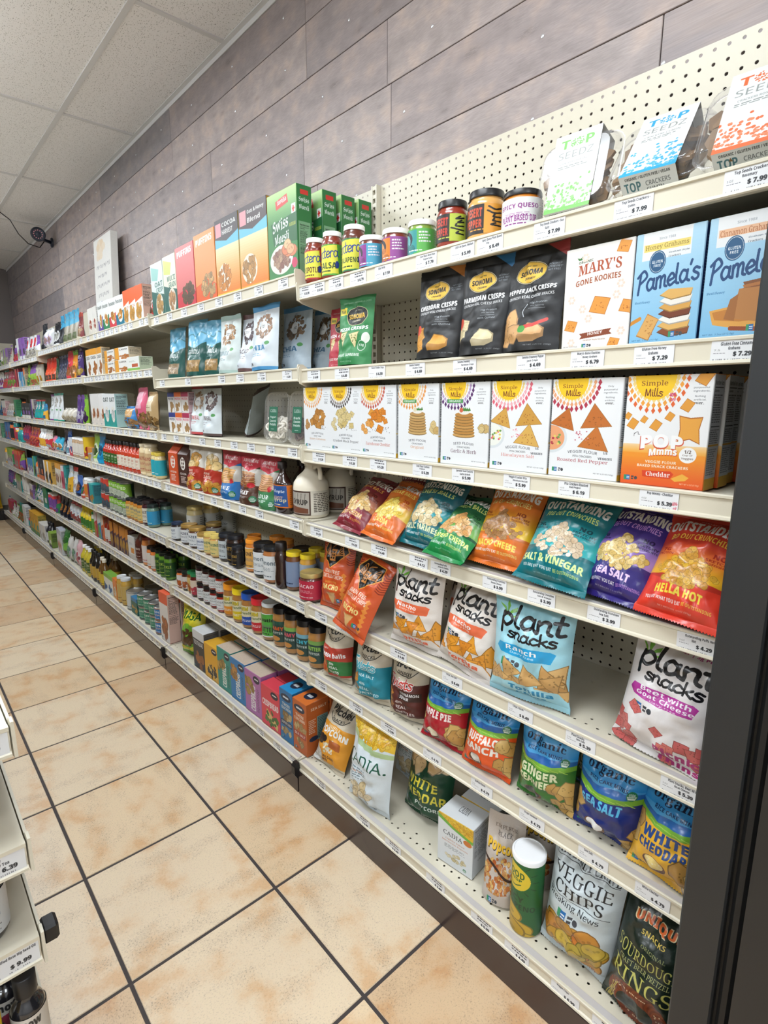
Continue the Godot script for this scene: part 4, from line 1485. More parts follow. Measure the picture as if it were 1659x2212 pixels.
	bar(0, 0, 1, 1, k("f0f1f2"))
	bar(0.1, 0.2, 0.5, 0.9, k("ffcf21"))
	return close()


func art_popmmms() -> Dictionary:
	open(560, 620, k("f5f6f7"))
	view(0, FB, FA, 1)
	for i in 24: bar(0, 0.62 + i * 0.004, 1, 0.63 + i * 0.004, k("f9d7a2").lerp(k("f7a52d"), i / 23.0))
	bar(0, 0.7, 1, 0.8, k("f79a2a"))
	for i in 40: bar(0, 0.74 + i * 0.0065, 1, 0.748 + i * 0.0065, k("f7962a").lerp(k("ee5a1c"), i / 39.0))
	for i in 15:
		var t := PI * (0.03 + i * 0.067)
		for q in 3:
			var x := 0.34 + cos(t) * (0.27 + q * 0.06)
			var y := 0.0 + sin(t) * (0.27 + q * 0.06) * 0.8
			shape([x - 0.026, y, x, y - 0.03, x + 0.026, y, x, y + 0.03], [k("f8d988"), k("f6a63c"), k("e8662a")][q])
	oval(0.34, 0.0, 0.25, 0.215, k("ffcf21"))
	text("Simple", 0.17, 0.04, 0.49, 0.1, k("7a3b1d"), "s")
	hand("Mills", 0.22, 0.11, 0.44, 0.18, 0.012, k("7a3b1d"))
	text("40%", 0.52, 0.15, 0.6, 0.185, k("d23a6a"), "x")
	text("OFF", 0.53, 0.195, 0.6, 0.225, k("d23a6a"), "x")
	text("Only", 0.84, 0.07, 0.92, 0.09, k("555a60"), "r")
	text("purposeful", 0.79, 0.1, 0.96, 0.12, k("555a60"), "r")
	text("ingredients.", 0.79, 0.13, 0.97, 0.15, k("555a60"), "r")
	text("Nothing", 0.81, 0.175, 0.93, 0.195, k("555a60"), "r")
	text("artificial.", 0.8, 0.205, 0.94, 0.222, k("555a60"), "r")
	text("ever.", 0.8, 0.232, 0.92, 0.252, k("333333"), "i")
	for q in [[0.1, 0.43, 0.075], [0.24, 0.39, 0.05], [0.39, 0.44, 0.075], [0.55, 0.36, 0.06], [0.74, 0.26, 0.08], [0.03, 0.36, 0.05], [0.9, 0.02, 0.1]]:
		for e in 2:
			var s: float = q[2] * (1.08 if e == 0 else 1.0)
			shape([q[0] - s, q[1] + s * 0.3, q[0] - s * 0.1, q[1] - s * 0.7, q[0] + s, q[1] - s * 0.2, q[0] + s * 0.2, q[1] + s * 0.75], k("b5671c") if e == 0 else k("eaa23c"))
	shape([0.66, 0.35, 0.79, 0.37, 0.93, 0.36, 0.9, 0.47, 0.92, 0.6, 0.8, 0.56, 0.66, 0.59, 0.68, 0.47], k("b5671c"))
	shape([0.67, 0.36, 0.79, 0.38, 0.92, 0.37, 0.89, 0.47, 0.91, 0.59, 0.8, 0.55, 0.67, 0.58, 0.69, 0.47], k("efaa45"))
	hand("n", 0.12, 0.5, 0.2, 0.55, 0.006, k("333333"), 0.02)
	text("POP", 0.21, 0.545, 0.74, 0.68, k("d9502a"), "x", 0.02)
	text("POP", 0.22, 0.54, 0.73, 0.665, k("ffffff"), "x", 0.02)
	text("Mmms", 0.33, 0.665, 0.68, 0.735, k("d9502a"), "x", 0.01, 0.015)
	text("Mmms", 0.335, 0.66, 0.675, 0.725, k("ffffff"), "x", 0.01, 0.015)
	oval(0.8, 0.7, 0.1, 0.07, k("fbfbfb"))
	text("1/2", 0.76, 0.655, 0.84, 0.685, k("4a3a2a"))
	text("Cup of", 0.74, 0.693, 0.86, 0.712, k("4a3a2a"), "r")
	text("Veggies", 0.73, 0.72, 0.87, 0.742, k("4a3a2a"), "r")
	text("VEGGIE FLOUR", 0.3, 0.765, 0.68, 0.79, k("fff6ea"))
	text("BAKED SNACK CRACKERS", 0.2, 0.805, 0.82, 0.832, k("fff6ea"))
	shape([0.27, 0.865, 0.62, 0.855, 0.66, 0.88, 0.62, 0.925, 0.28, 0.922], k("e0431a"))
	text("Cheddar", 0.32, 0.868, 0.62, 0.912, k("ffffff"), "S")
	shape([0.63, 0.92, 0.76, 0.87, 0.84, 0.9, 0.8, 0.93, 0.68, 0.945], k("f7b845"))
	badge(0.04, 0.92, 0.06)
	text("NET WT 4 OZ (113g)", 0.74, 0.955, 0.96, 0.973, k("fff2e2"), "r")
	view(FA, FB, 1, 1)
	facts(k("dfe2e6"), k("3a3c42"))
	bar(0, 0.6, 1, 0.615, k("f2b23a"))
	lines(0.1, 0.64, 0.9, 0.88, 12, k("8a8c92"))
	bar(0, 0.9, 1, 1, k("f6bf3a"))
	view(0, 0, FA, FB)
	bar(0, 0, 1, 1, k("f39a35"))
	return close()


func art_sonoma(bg: String, name_: String, sub_: String, badge_: String, corner: String, cheese: String, extra: String) -> Dictionary:
	open(330, 440, k(bg))
	var dark := k(bg).get_luminance() < 0.08
	if dark:
		for i in 30: bar(0, 0.55 + i * 0.015, 1, 0.566 + i * 0.015, k(bg).lerp(k("4a2f22"), i / 29.0 * 0.75))
	if corner: shape([0.62, 0.0, 1, 0, 1, 0.16], k(corner))
	if badge_ == "New":
		bar(0.02, 0.15, 0.25, 0.25, k("f2d63a"))
		text("New", 0.05, 0.17, 0.22, 0.225, k("2a4a2a"))
		text("CRAFT BAKED / MOZZARELLA CHEESE", 0.1, 0.07, 0.9, 0.09, k("cfe8d2"), "r")
		oval(0.55, 0.29, 0.31, 0.14, k("e8d9a6"))
		oval(0.55, 0.29, 0.3, 0.134, k("1d201f"))
		text("SONOMA", 0.3, 0.255, 0.8, 0.325, k("f2c24a"), "x")
		text("CREAMERY", 0.42, 0.345, 0.68, 0.375, k("f0e6c8"))
		text("SINCE 1951", 0.45, 0.195, 0.65, 0.215, k("f0e6c8"))
	else:
		oval(0.42, 0.25, 0.27, 0.105, k("f2e2b0"))
		oval(0.42, 0.25, 0.262, 0.1, k("2a2418"))
		oval(0.42, 0.25, 0.255, 0.096, k("f3c244"))
		text("SONOMA", 0.22, 0.225, 0.62, 0.28, k("1c1a18"), "x", 0.0, 0.01)
		text("CREAMERY", 0.32, 0.295, 0.53, 0.317, k("1c1a18"))
		text("SINCE 1951", 0.34, 0.183, 0.5, 0.2, k("1c1a18"))
		text("NATURALLY", 0.72, 0.2, 0.92, 0.216, k("c8d4dc"), "r")
		text("LACTOSE FREE*", 0.7, 0.227, 0.94, 0.243, k("c8d4dc"), "r")
		text("NUT FREE", 0.73, 0.254, 0.91, 0.27, k("c8d4dc"), "r")
	var y0 := 0.4 if badge_ == "" else 0.45
	text(name_, 0.06, y0, 0.9, y0 + 0.055, k("ffffff"), "x", 0.0, 0.01)
	if sub_: text(sub_, 0.08, y0 + 0.07, 0.88, y0 + 0.1, k("f2f2f2"), "b", 0.0, 0.01)
	if badge_ == "":
		text("10g Protein", 0.5, 0.54, 0.8, 0.565, k("dfe6ea"), "r")
		text("Per Serving", 0.54, 0.575, 0.76, 0.592, k("dfe6ea"), "r")
		bar(0.52, 0.607, 0.78, 0.61, k("cfd6da"))
		if extra == "quinoa": text("with Quinoa", 0.48, 0.625, 0.8, 0.65, k("dfe6ea"), "r")
		food("odd" if extra == "pepper" else "sq", 0.02, 0.68, 0.32, 0.9, 6, 0.12, k(cheese), k(cheese).darkened(0.12))
		shape([0.4, 0.86, 0.55, 0.74, 0.72, 0.76, 0.82, 0.8, 0.82, 0.88, 0.68, 0.92, 0.44, 0.92], k(cheese).darkened(0.25))
		shape([0.42, 0.84, 0.56, 0.75, 0.72, 0.77, 0.8, 0.81, 0.79, 0.85, 0.66, 0.86], k(cheese).lightened(0.1))
		if extra == "pepper":
			line([0.5, 0.78, 0.66, 0.76, 0.82, 0.72], 0.05, k("d2301f"))
			oval(0.46, 0.8, 0.07, 0.035, k("3f9a35"))
			line([0.47, 0.56, 0.44, 0.63, 0.46, 0.68], 0.012, k("d8dde2"))
		else:
			oval(0.08, 0.67, 0.08, 0.06, k("d84a2c"))
		text("NET WT. 2.25 OZ. (64g)", 0.52, 0.945, 0.92, 0.962, k("cfd2d4"), "r")
	else:
		for q in [[0.28, 0.6, 0.2], [0.62, 0.62, 0.2]]:
			for e in 2:
				var s: float = q[2] * (1.06 if e == 0 else 1.0)
				shape([q[0] - s * 0.75, q[1] - s * 0.3, q[0] + s * 0.5, q[1] - s * 0.45, q[0] + s * 0.1, q[1] + s * 0.65], k("a0803c") if e == 0 else k(cheese))
			for i in 12: oval(q[0] + rng.randf_range(-0.09, 0.08), q[1] + rng.randf_range(-0.06, 0.05), 0.014, 0.01, k(extra).lerp(k("7a6a30"), rng.randf()))
		oval(0.1, 0.55, 0.08, 0.06, k("c83a2a"))
		oval(0.88, 0.62, 0.08, 0.08, k("eef2e6"))
		oval(0.8, 0.73, 0.1, 0.075, k("e6f2e6"))
		oval(0.8, 0.73, 0.09, 0.067, k(bg))
		text("13g", 0.74, 0.705, 0.86, 0.745, k("ffffff"))
		text("VEGGIE SUPREME" if name_ == "PIZZA CRISPS" else "PEPPERONI", 0.12, 0.84, 0.78, 0.88, k("f2f7f0"))
		text("NET WT 2.1 OZ (60g)", 0.28, 0.945, 0.62, 0.965, k("e6efe6"), "r")
	return close()


func art_marys() -> Dictionary:
	open(520, 600, k("f6f3ee"))
	view(0, FB, FA, 1)
	text("ORGANIC", 0.2, 0.13, 0.42, 0.155, k("4a5a3a"), "b", 0, 0.01)
	shape([0.2, 0.12, 0.17, 0.09, 0.22, 0.1, 0.26, 0.08, 0.25, 0.115], k("3f7a3a"))
	text("MARY'S", 0.2, 0.17, 0.84, 0.275, k("b5502c"), "S", 0.015, 0.02)
	text("GONE KOOKIES", 0.17, 0.32, 0.84, 0.375, k("a8542e"), "b", 0.012, 0.03)
	for q in [[0.86, 0.06, 0.1], [0.56, 0.58, 0.15], [0.96, 0.62, 0.11], [0.13, 0.76, 0.1], [0.8, 0.96, 0.09]]:
		for e in 2:
			var s: float = q[2] * (1.06 if e == 0 else 1.0)
			shape([q[0] - s, q[1] + s * 0.35, q[0] - s * 0.5, q[1] - s * 0.6, q[0] + s, q[1] - s * 0.35, q[0] + s * 0.55, q[1] + s * 0.62], k("b8651c") if e == 0 else k("eda043"))
		for i in 9: oval(q[0] + rng.randf_range(-0.5, 0.5) * q[2], q[1] + rng.randf_range(-0.25, 0.25) * q[2], 0.006, 0.005, k("b8651c"))
	for q in [[0.3, 0.1], [0.12, 0.5], [0.8, 0.5], [0.4, 0.7], [0.15, 0.93], [0.9, 0.85], [0.85, 0.4], [0.3, 0.6]]:
		for i in 6: oval(q[0] + cos(i * TAU / 6) * 0.04, q[1] + sin(i * TAU / 6) * 0.03, 0.018, 0.013, k("f6dccb"))
	shape([0.27, 0.845, 0.76, 0.815, 0.73, 0.845, 0.77, 0.87, 0.28, 0.9, 0.31, 0.872], k("8e4426"))
	text("HONEY", 0.4, 0.84, 0.63, 0.87, k("ffffff"), "b", 0, 0.01)
	text("Graham Style Snacks", 0.34, 0.905, 0.68, 0.924, k("9a6a52"), "i")
	badge(0.32, 0.95, 0.05)
	text("NET WT 5 OZ (142 g)", 0.03, 0.965, 0.25, 0.98, k("7a6a60"), "r")
	view(FA, FB, 1, 1)
	facts(k("f0ece6"), k("5a4a42"))
	view(0, 0, FA, FB)
	bar(0, 0, 1, 1, k("f3efe8"))
	return close()


func art_pamelas(title: String, titlec: String, kind: String) -> Dictionary:
	open(520, 600, k("a9d6f2"))
	view(0, FB, FA, 1)
	for i in 30: bar(0, i / 30.0, 1, (i + 1) / 30.0 + 0.01, k("b9e0f6").lerp(k("86c4ea"), i / 29.0))
	bar(0.1, 0.0, 0.82, 0.24, k("f1f3f4"))
	text("Since 1988", 0.34, 0.05, 0.58, 0.075, k("8a9098"), "r")
	bar(0.12, 0.1, 0.8, 0.165, k(titlec))
	text(title, 0.14, 0.108, 0.78, 0.16, k("8a6a2a") if kind == "stack" else k("a85a2a"), "s", 0, 0.0)
	text("Graham Style", 0.5, 0.19, 0.8, 0.21, k("5a6a7a"), "i")
	text("Crackers", 0.5, 0.22, 0.68, 0.24, k("5a6a7a"), "i")
	oval(0.34, 0.265, 0.125, 0.1, k("1f5a86"))
	oval(0.34, 0.265, 0.112, 0.09, k("f0f5f8"))
	oval(0.34, 0.265, 0.108, 0.086, k("1f5a86"))
	text("GLUTEN", 0.26, 0.25, 0.42, 0.275, k("ffffff"))
	text("FREE", 0.285, 0.285, 0.395, 0.308, k("ffffff"))
	hand("Pamela's", 0.06, 0.35, 0.97, 0.52, 0.034, k("17467a"), 0.06)
	text("Real Honey", 0.04, 0.6, 0.28, 0.63, k("3a74a8"), "i")
	if kind == "stack":
		for i in 7:
			var y := 0.9 - i * 0.055
			var c: Color = [k("8a4a22"), k("e9b765"), k("f6f2ea"), k("7a3a1c"), k("e0a850"), k("f4efe6"), k("e9b765")][i]
			shape([0.42, y, 0.55, y - 0.05, 0.9, y - 0.03, 0.88, y + 0.03, 0.6, y + 0.05], c.darkened(0.3))
			shape([0.43, y - 0.005, 0.55, y - 0.05, 0.9, y - 0.035, 0.87, y + 0.02, 0.6, y + 0.04], c)
		shape([0.1, 0.92, 0.26, 0.72, 0.44, 0.78, 0.3, 0.97], k("b87a34"))
		shape([0.11, 0.91, 0.26, 0.73, 0.43, 0.78, 0.29, 0.96], k("e3ae62"))
		line([0.0, 0.8, 0.14, 0.76], 0.05, k("d98f2a"))
		for i in 20: oval(0.2 + rng.randf() * 0.16, 0.78 + rng.randf() * 0.14, 0.006, 0.005, k("a86a2c"))
	else:
		for i in 8: shape([0.5, 0.55 + i * 0.025, 1.0, 0.52 + i * 0.025, 1.0, 0.545 + i * 0.025, 0.52, 0.575 + i * 0.025], k("b9763c") if i % 2 else k("8a5228"))
		shape([0.1, 0.76, 0.6, 0.72, 1, 0.76, 1, 0.92, 0.5, 0.93, 0.16, 0.88], k("e8a94e"))
		shape([0.14, 0.775, 0.6, 0.74, 1, 0.775, 1, 0.86, 0.5, 0.87, 0.18, 0.84], k("c98234"))
		shape([0.4, 0.84, 0.46, 0.6, 0.78, 0.6, 0.72, 0.88], k("c08246"))
		shape([0.3, 0.84, 0.36, 0.68, 0.46, 0.64, 0.44, 0.86], k("a86a32"))
		line([0.4, 0.92, 0.72, 0.94], 0.05, k("9a4a24"))
	badge(0.6, 0.9, 0.07)
	text("NET WT. 7.5oz (212.6g)", 0.04, 0.955, 0.46, 0.975, k("3a6a94"), "r")
	view(FA, FB, 1, 1)
	bar(0, 0, 1, 1, k("2b4a8a"))
	lines(0.1, 0.1, 0.9, 0.6, 20, k("9ab0d8"))
	view(0, 0, FA, FB)
	bar(0, 0, 1, 1, k("bfe2f5"))
	return close()


func art_pip(low: String, word: String, big: String, bigc: String, kind: String) -> Dictionary:
	open(320, 420, k("d9ccb4"))
	grain(0.02)
	for q in [0.3, 0.42, 0.58, 0.7]: line([q, 0.04, q - 0.02, 0.1, q + 0.02, 0.14], 0.022, k("1d1b1a"))
	text("PIPCORN", 0.18, 0.09, 0.82, 0.17, k("1d1b1a"), "x", -0.03)
	line([0.2, 0.2, 0.36, 0.29, 0.64, 0.29, 0.8, 0.2], 0.016, k("1d1b1a"))
	text("SNACKS", 0.32, 0.225, 0.68, 0.27, k("1d1b1a"), "b", -0.02)
	shape([0, 0.37, 0.5, 0.41, 1, 0.37, 1, 0.88, 0.5, 0.92, 0, 0.88], k(low))
	if kind == "twist":
		hand(word, 0.06, 0.32, 0.74, 0.46, 0.05, k("ffffff"))
		hand(word, 0.06, 0.32, 0.74, 0.46, 0.03, k(bigc))
		if big.contains("|"):
			bar(0.4, 0.5, 0.92, 0.63, k("3a2420"))
			text(big.split("|")[0], 0.44, 0.515, 0.88, 0.56, k("ffffff"))
			text(big.split("|")[1], 0.44, 0.575, 0.7, 0.615, k("ffffff"))
		else:
			text(big, 0.3, 0.54, 0.72, 0.58, k("e8f4f6"))
		for i in 3:
			text(["40%", "REAL", "UPCYCLED"][i], 0.34, 0.66 + i * 0.08, [0.5, 0.58, 0.8][i], 0.705 + i * 0.08, k("ffffff").lerp(k(low), 0.12))
		food("chip", -0.05, 0.5, 0.28, 0.86, 30, 0.05, k("d9953e"), k("a8642a"))
	elif kind == "ball":
		text("Artisanal", 0.08, 0.42, 0.4, 0.45, k("f6d7cf"))
		text(word, 0.06, 0.47, 0.9, 0.55, k("ffffff"), "x", -0.02)
		bar(0.4, 0.62, 1.0, 0.85, k("2f7a3a"))
		for i in 3: text(["30%", "REAL", "BAKED"][i], 0.46, 0.64 + i * 0.07, [0.62, 0.72, 0.78][i], 0.685 + i * 0.07, k("ffffff"))
		shape([0.12, 0.65, 0.24, 0.58, 0.3, 0.66, 0.32, 0.9, 0.1, 0.9], k("e8a23a"))
		oval(0.2, 0.78, 0.1, 0.07, k("c8541f"))
	else:
		bar(0.0, 0.34, 1, 0.9, k(low))
		text("TRUFFLE", 0.3, 0.36, 0.7, 0.4, k("fff2d8"))
		text(word, 0.1, 0.41, 0.92, 0.51, k("fdfdfb"), "x", 0.01)
		food("ball", 0.1, 0.54, 0.45, 0.7, 5, 0.07, k("4a3a34"), k("241c1a"))
		food("ball", 0.3, 0.55, 0.7, 0.8, 14, 0.03, k("f6f0dc"), k("e6d8b0"))
		bar(0.5, 0.55, 0.82, 0.66, k("b8622a"))
		text("NO", 0.5, 0.7, 0.66, 0.75, k("ffffff"))
		text("HEIRLOOM", 0.3, 0.8, 0.72, 0.84, k("3a2418"))
		text("CORN", 0.3, 0.85, 0.54, 0.89, k("3a2418"))
		oval(0.1, 0.86, 0.22, 0.14, k("f2f2ee"))
		food("ball", -0.08, 0.74, 0.28, 0.98, 50, 0.03, k("ffffff"), k("e0dccc"))
	return close()


func art_siete() -> Dictionary:
	open(330, 440, k("d95a2b"))
	for i in 9:
		for q in 2:
			var y := 0.1 + i * 0.03
			var x := 0.0 if q == 0 else 0.86
			line([x, y, x + 0.07, y + 0.02, x + 0.14, y], 0.014, k("8a2a16"))
	for i in 7:
		shape([0.78, 0.5 + i * 0.06, 0.84, 0.47 + i * 0.06, 0.9, 0.5 + i * 0.06, 0.84, 0.55 + i * 0.06], k("f0913a"))
		shape([0.1, 0.55 + i * 0.06, 0.15, 0.52 + i * 0.06, 0.2, 0.55 + i * 0.06, 0.15, 0.6 + i * 0.06], k("e8752f"))
	shape([0.22, 0.06, 0.78, 0.06, 0.9, 0.2, 0.5, 0.43, 0.1, 0.2], k("f0a03c"))
	shape([0.24, 0.07, 0.76, 0.07, 0.87, 0.2, 0.5, 0.415, 0.13, 0.2], k("17130f"))
	for s in [-1.0, 1.0]:
		for i in 5: line([0.5 + s * 0.08, 0.26, 0.5 + s * (0.2 + i * 0.02), 0.12 + i * 0.03, 0.5 + s * (0.24 + i * 0.008), 0.17 + i * 0.03], 0.016, k("c98442"))
	bar(0.43, 0.18, 0.57, 0.33, k("c98442"))
	for i in 6: bar(0.455 + (i % 2) * 0.05, 0.2 + (i / 2) * 0.04, 0.485 + (i % 2) * 0.05, 0.225 + (i / 2) * 0.04, k("17130f"))
	line([0.42, 0.16, 0.5, 0.12, 0.58, 0.1], 0.02, k("c98442"))
	text("GRAIN FREE", 0.26, 0.45, 0.74, 0.5, k("f6e0cc"), "b", 0.01)
	text("TORTILLA CHIPS", 0.2, 0.515, 0.82, 0.57, k("f6e0cc"), "b", 0.01)
	text("DAIRY FREE", 0.34, 0.6, 0.68, 0.63, k("f2a84a"))
	text("NACHO", 0.26, 0.645, 0.74, 0.715, k("f7dd8a"), "x")
	shape([0.36, 0.76, 0.66, 0.74, 0.5, 0.93], k("e2a45c"))
	shape([0.38, 0.77, 0.64, 0.755, 0.5, 0.91], k("f0c080"))
	badge(0.66, 0.82, 0.07)
	text("NET WT 5 OZ (142g)", 0.3, 0.955, 0.66, 0.972, k("f6d6c0"), "r")
	return close()


func art_bag_misc(which: String) -> Dictionary:
	match which:
		"cadia":
			open(340, 440, k("dfe9ee"))
			grain(0.012)
			shape([0, 0, 1, 0, 1, 0.2, 0.5, 0.14, 0, 0.1], k("f0c63a"))
			food("ball", 0, -0.05, 1, 0.2, 150, 0.035, k("f6d45a"), k("e0a824"))
			shape([0.0, 0.12, 0.4, 0.2, 1, 0.22, 1, 0.27, 0.6, 0.28, 0, 0.2], k("b8cf9a"))
			text("CADIA.", 0.06, 0.33, 0.94, 0.46, k("1f5a46"), "r")
			lines(0.12, 0.5, 0.6, 0.63, 5, k("8a9aa0"))
			text("Sea Salt", 0.24, 0.52, 0.5, 0.55, k("c87a4a"), "s")
			food("ball", 0.1, 0.68, 0.9, 0.88, 26, 0.06, k("efe3c6"), k("d8c090"))
			badge(0.45, 0.92, 0.07)
			text("NET WT 5 OZ (142g)", 0.1, 0.96, 0.7, 0.985, k("3a4448"), "r")
		"cheddar":
			open(330, 430, k("1f4a33"))
			food("odd", 0.1, 0.08, 0.95, 0.34, 12, 0.13, k("e9d0a4"), k("caa26a"))
			bar(0, 0, 0.5, 0.12, k("a8cf6a"))
			line([0.1, 0.02, 0.25, 0.08, 0.4, 0.03], 0.012, k("2a6a3a"))
			text("WHITE", 0.1, 0.42, 0.8, 0.53, k("f2e24a"), "b", 0, -0.01)
			text("CHEDDAR", 0.04, 0.565, 0.96, 0.685, k("f2e24a"), "b", 0, -0.01)
			text("POPCORN", 0.36, 0.74, 0.9, 0.79, k("eef4ee"), "b", 0, -0.01)
			line([0.0, 0.86, 0.4, 0.9, 1.0, 0.97], 0.02, k("dfe8e0"))
			badge(0.04, 0.78, 0.07)
		"kernel":
			open(260, 400, k("cfc3b8"))
			grain(0.03)
			text("EMPEROR", 0.2, 0.13, 0.8, 0.17, k("6a5a50"), "s")
			text("BLACK", 0.3, 0.2, 0.7, 0.25, k("3a3434"), "s")
			text("Popcorn", 0.06, 0.31, 0.94, 0.46, k("3a2a1c"), "x", 0, -0.02)
			text("Popcorn", 0.05, 0.3, 0.93, 0.45, k("f4c22e"), "x", 0, -0.02)
			food("ball", 0.0, 0.5, 0.95, 0.95, 160, 0.04, k("f2c878"), k("b8571c"))
			line([0.0, 0.52, 0.4, 0.62, 0.7, 0.7, 1.0, 0.66], 0.05, k("3a2018"))
			shape([0.0, 0.86, 0.5, 0.88, 1, 0.82, 1, 1, 0, 1], k("cfc3b8"))
			badge(0.2, 0.93, 0.1)
		"veggie":
			open(360, 500, k("ced8db"))
			grain(0.015)
			text("THE DAILY CRAVE", 0.06, 0.07, 0.94, 0.13, k("17181a"), "S", 0, -0.01)
			bar(0.06, 0.145, 0.94, 0.15, k("2a2c30"))
			text("VEGGIE", 0.1, 0.19, 0.9, 0.29, k("1a1c20"), "s", 0.0, 0.0)
			text("CHIPS", 0.16, 0.31, 0.84, 0.4, k("1a1c20"), "s", 0.0, 0.0)
			bar(0.08, 0.415, 0.92, 0.419, k("2a2c30"))
			text("Breaking News", 0.08, 0.43, 0.82, 0.49, k("24262a"), "r")
			badge(0.28, 0.52, 0.1)
			food("chip", 0.06, 0.62, 0.9, 0.9, 34, 0.13, k("dd7a2e"), k("c2a23c"))
			food("chip", 0.4, 0.68, 0.9, 0.86, 6, 0.12, k("d8b84a"), k("a8923a"))
			text("Not For Dinner", 0.24, 0.94, 0.8, 0.97, k("a04a3a"), "s")
		"pretzel":
			open(340, 520, k("1c2a22"))
			grain(0.02)
			text("UNIQUE", 0.2, 0.13, 0.86, 0.22, k("f6e6b8"), "x", 0.02)
			text("UNIQUE", 0.22, 0.137, 0.84, 0.213, k("d9652a"), "x", 0.02)
			text("SNACKS", 0.34, 0.24, 0.68, 0.28, k("e8c860"), "b")
			text("ORIGINAL", 0.4, 0.33, 0.74, 0.355, k("b9b878"), "s")
			text("SOURDOUGH", 0.06, 0.39, 0.96, 0.48, k("c9c468"), "s")
			text("CRAFT BEER PRETZEL", 0.16, 0.5, 0.86, 0.535, k("d0cb80"), "s")
			text("RINGS", 0.08, 0.555, 0.92, 0.67, k("cfca6a"), "s")
			for i in 60:
				var t := TAU * i / 60
				oval(0.5 + cos(t) * 0.34, 0.84 + sin(t) * 0.13, 0.09, 0.045, k("6b2f17") if i % 2 else k("7e3a1c"))
			for i in 70:
				var t := rng.randf() * TAU
				oval(0.5 + cos(t) * (0.34 + rng.randf_range(-0.05, 0.05)), 0.84 + sin(t) * 0.13, 0.008, 0.005, k("d8b890"))
			for i in 8: line([0.12 + rng.randf() * 0.1, 0.76 + i * 0.02, 0.05 + rng.randf() * 0.1, 0.98], 0.012, k("b8a24a"))
	return close()


func art_seedz(col: String, flavour: String) -> Dictionary:
	open(260, 440, k("f4f5f3"))
	var c := k(col)
	text("T", 0.14, 0.06, 0.34, 0.15, c)
	text("P", 0.68, 0.06, 0.86, 0.15, c)
	for i in 60:
		var t := rng.randf() * TAU
		var d := sqrt(rng.randf())
		oval(0.5 + cos(t) * d * 0.15, 0.105 + sin(t) * d * 0.05, 0.014, 0.006, c)
	text("SEEDZ", 0.12, 0.185, 0.88, 0.255, k("9aa09c"), "r")
	text("CRACKERS " + flavour, 0.18, 0.29, 0.82, 0.31, k("7a807c"), "r")
	lines(0.15, 0.33, 0.85, 0.37, 2, k("9aa09c"))
	for i in 110:
		var x := rng.randf()
		var y := 0.42 + 0.36 * sqrt(rng.randf())
		oval(x, y, rng.randf_range(0.018, 0.04), rng.randf_range(0.008, 0.017), c.lerp(k("f4f5f3"), rng.randf() * 0.35))
	bar(0, 0.76, 1, 0.8, c)
	text("ORGANIC / GLUTEN FREE / VEGAN", 0.1, 0.815, 0.9, 0.835, k("3a3c3c"))
	text("TOP", 0.06, 0.85, 0.36, 0.91, k("4a7a84"))
	text("SEEDZ", 0.06, 0.92, 0.36, 0.955, k("8a908c"), "r")
	text("CRACKERS", 0.45, 0.86, 0.88, 0.89, k("55595a"), "r")
	text(flavour, 0.45, 0.9, 0.75, 0.93, k("55595a"), "r")
	return close()


# wrapped label for jars: ground, big word, second word, patch
func art_wrap(bg: String, patch: String, word: String, wc: String, word2: String, w2c: String, f := "b", deco := "") -> Dictionary:
	open(240, 120, k(bg))
	view(0.22, 0, 0.78, 1)
	if patch: shape([0.08, 0.06, 0.9, 0.02, 0.96, 0.94, 0.06, 0.96], k(patch))
	if deco == "hand":
		hand(word, 0.0, 0.12, 0.96, 0.46, 0.034, k(wc), 0.06)
		oval(0.9, 0.66, 0.08, 0.12, k("2b3f96"))
	elif deco == "peppers":
		bar(0.04, 0.06, 0.52, 0.94, k("2a1c1a"))
		text(word, 0.07, 0.12, 0.5, 0.44, k(wc), f)
		text(word2, 0.07, 0.5, 0.5, 0.78, k(wc), f)
		bar(0.54, 0.0, 1.0, 1.0, k(w2c))
		for i in 5: line([0.58 + rng.randf() * 0.3, 0.1 + i * 0.14, 0.7 + rng.randf() * 0.1, 0.2 + i * 0.13, 0.92, 0.15 + i * 0.15], 0.05, k("1a1a1c"))
		word2 = ""
	elif deco == "half":
		bar(0.5, 0, 1, 1, k(bg).lightened(0.1))
		lines(0.56, 0.12, 0.94, 0.6, 4, k("f4eef4"))
		oval(0.1, 0.4, 0.26, 0.34, k("1d1d2a"))
		oval(0.06, 0.5, 0.22, 0.32, k(patch).lightened(0.2))
		food("odd", 0.0, 0.55, 0.5, 1.0, 7, 0.1, k(patch), k(patch).darkened(0.3))
	elif word:
		text(word, 0.5 - minf(0.42, word.length() * 0.062), 0.2, 0.5 + minf(0.42, word.length() * 0.062), 0.38, k(wc), f)
		lines(0.2, 0.5, 0.8, 0.66, 3, k(wc).lerp(k(bg), 0.45))
	if word2: text(word2, 0.12, 0.58, 0.88, 0.78, k(w2c))
	lines(0.2, 0.84, 0.8, 0.92, 1, k(w2c) if w2c else k("888888"))
	if deco == "fruit":
		food("ball", 0.2, 0.5, 0.9, 0.95, 6, 0.13, k(w2c), k(w2c).darkened(0.2))
	view(0.8, 0, 1, 1)
	lines(0.1, 0.1, 0.9, 0.9, 9, k(bg).lerp(k("333333"), 0.55))
	return close()


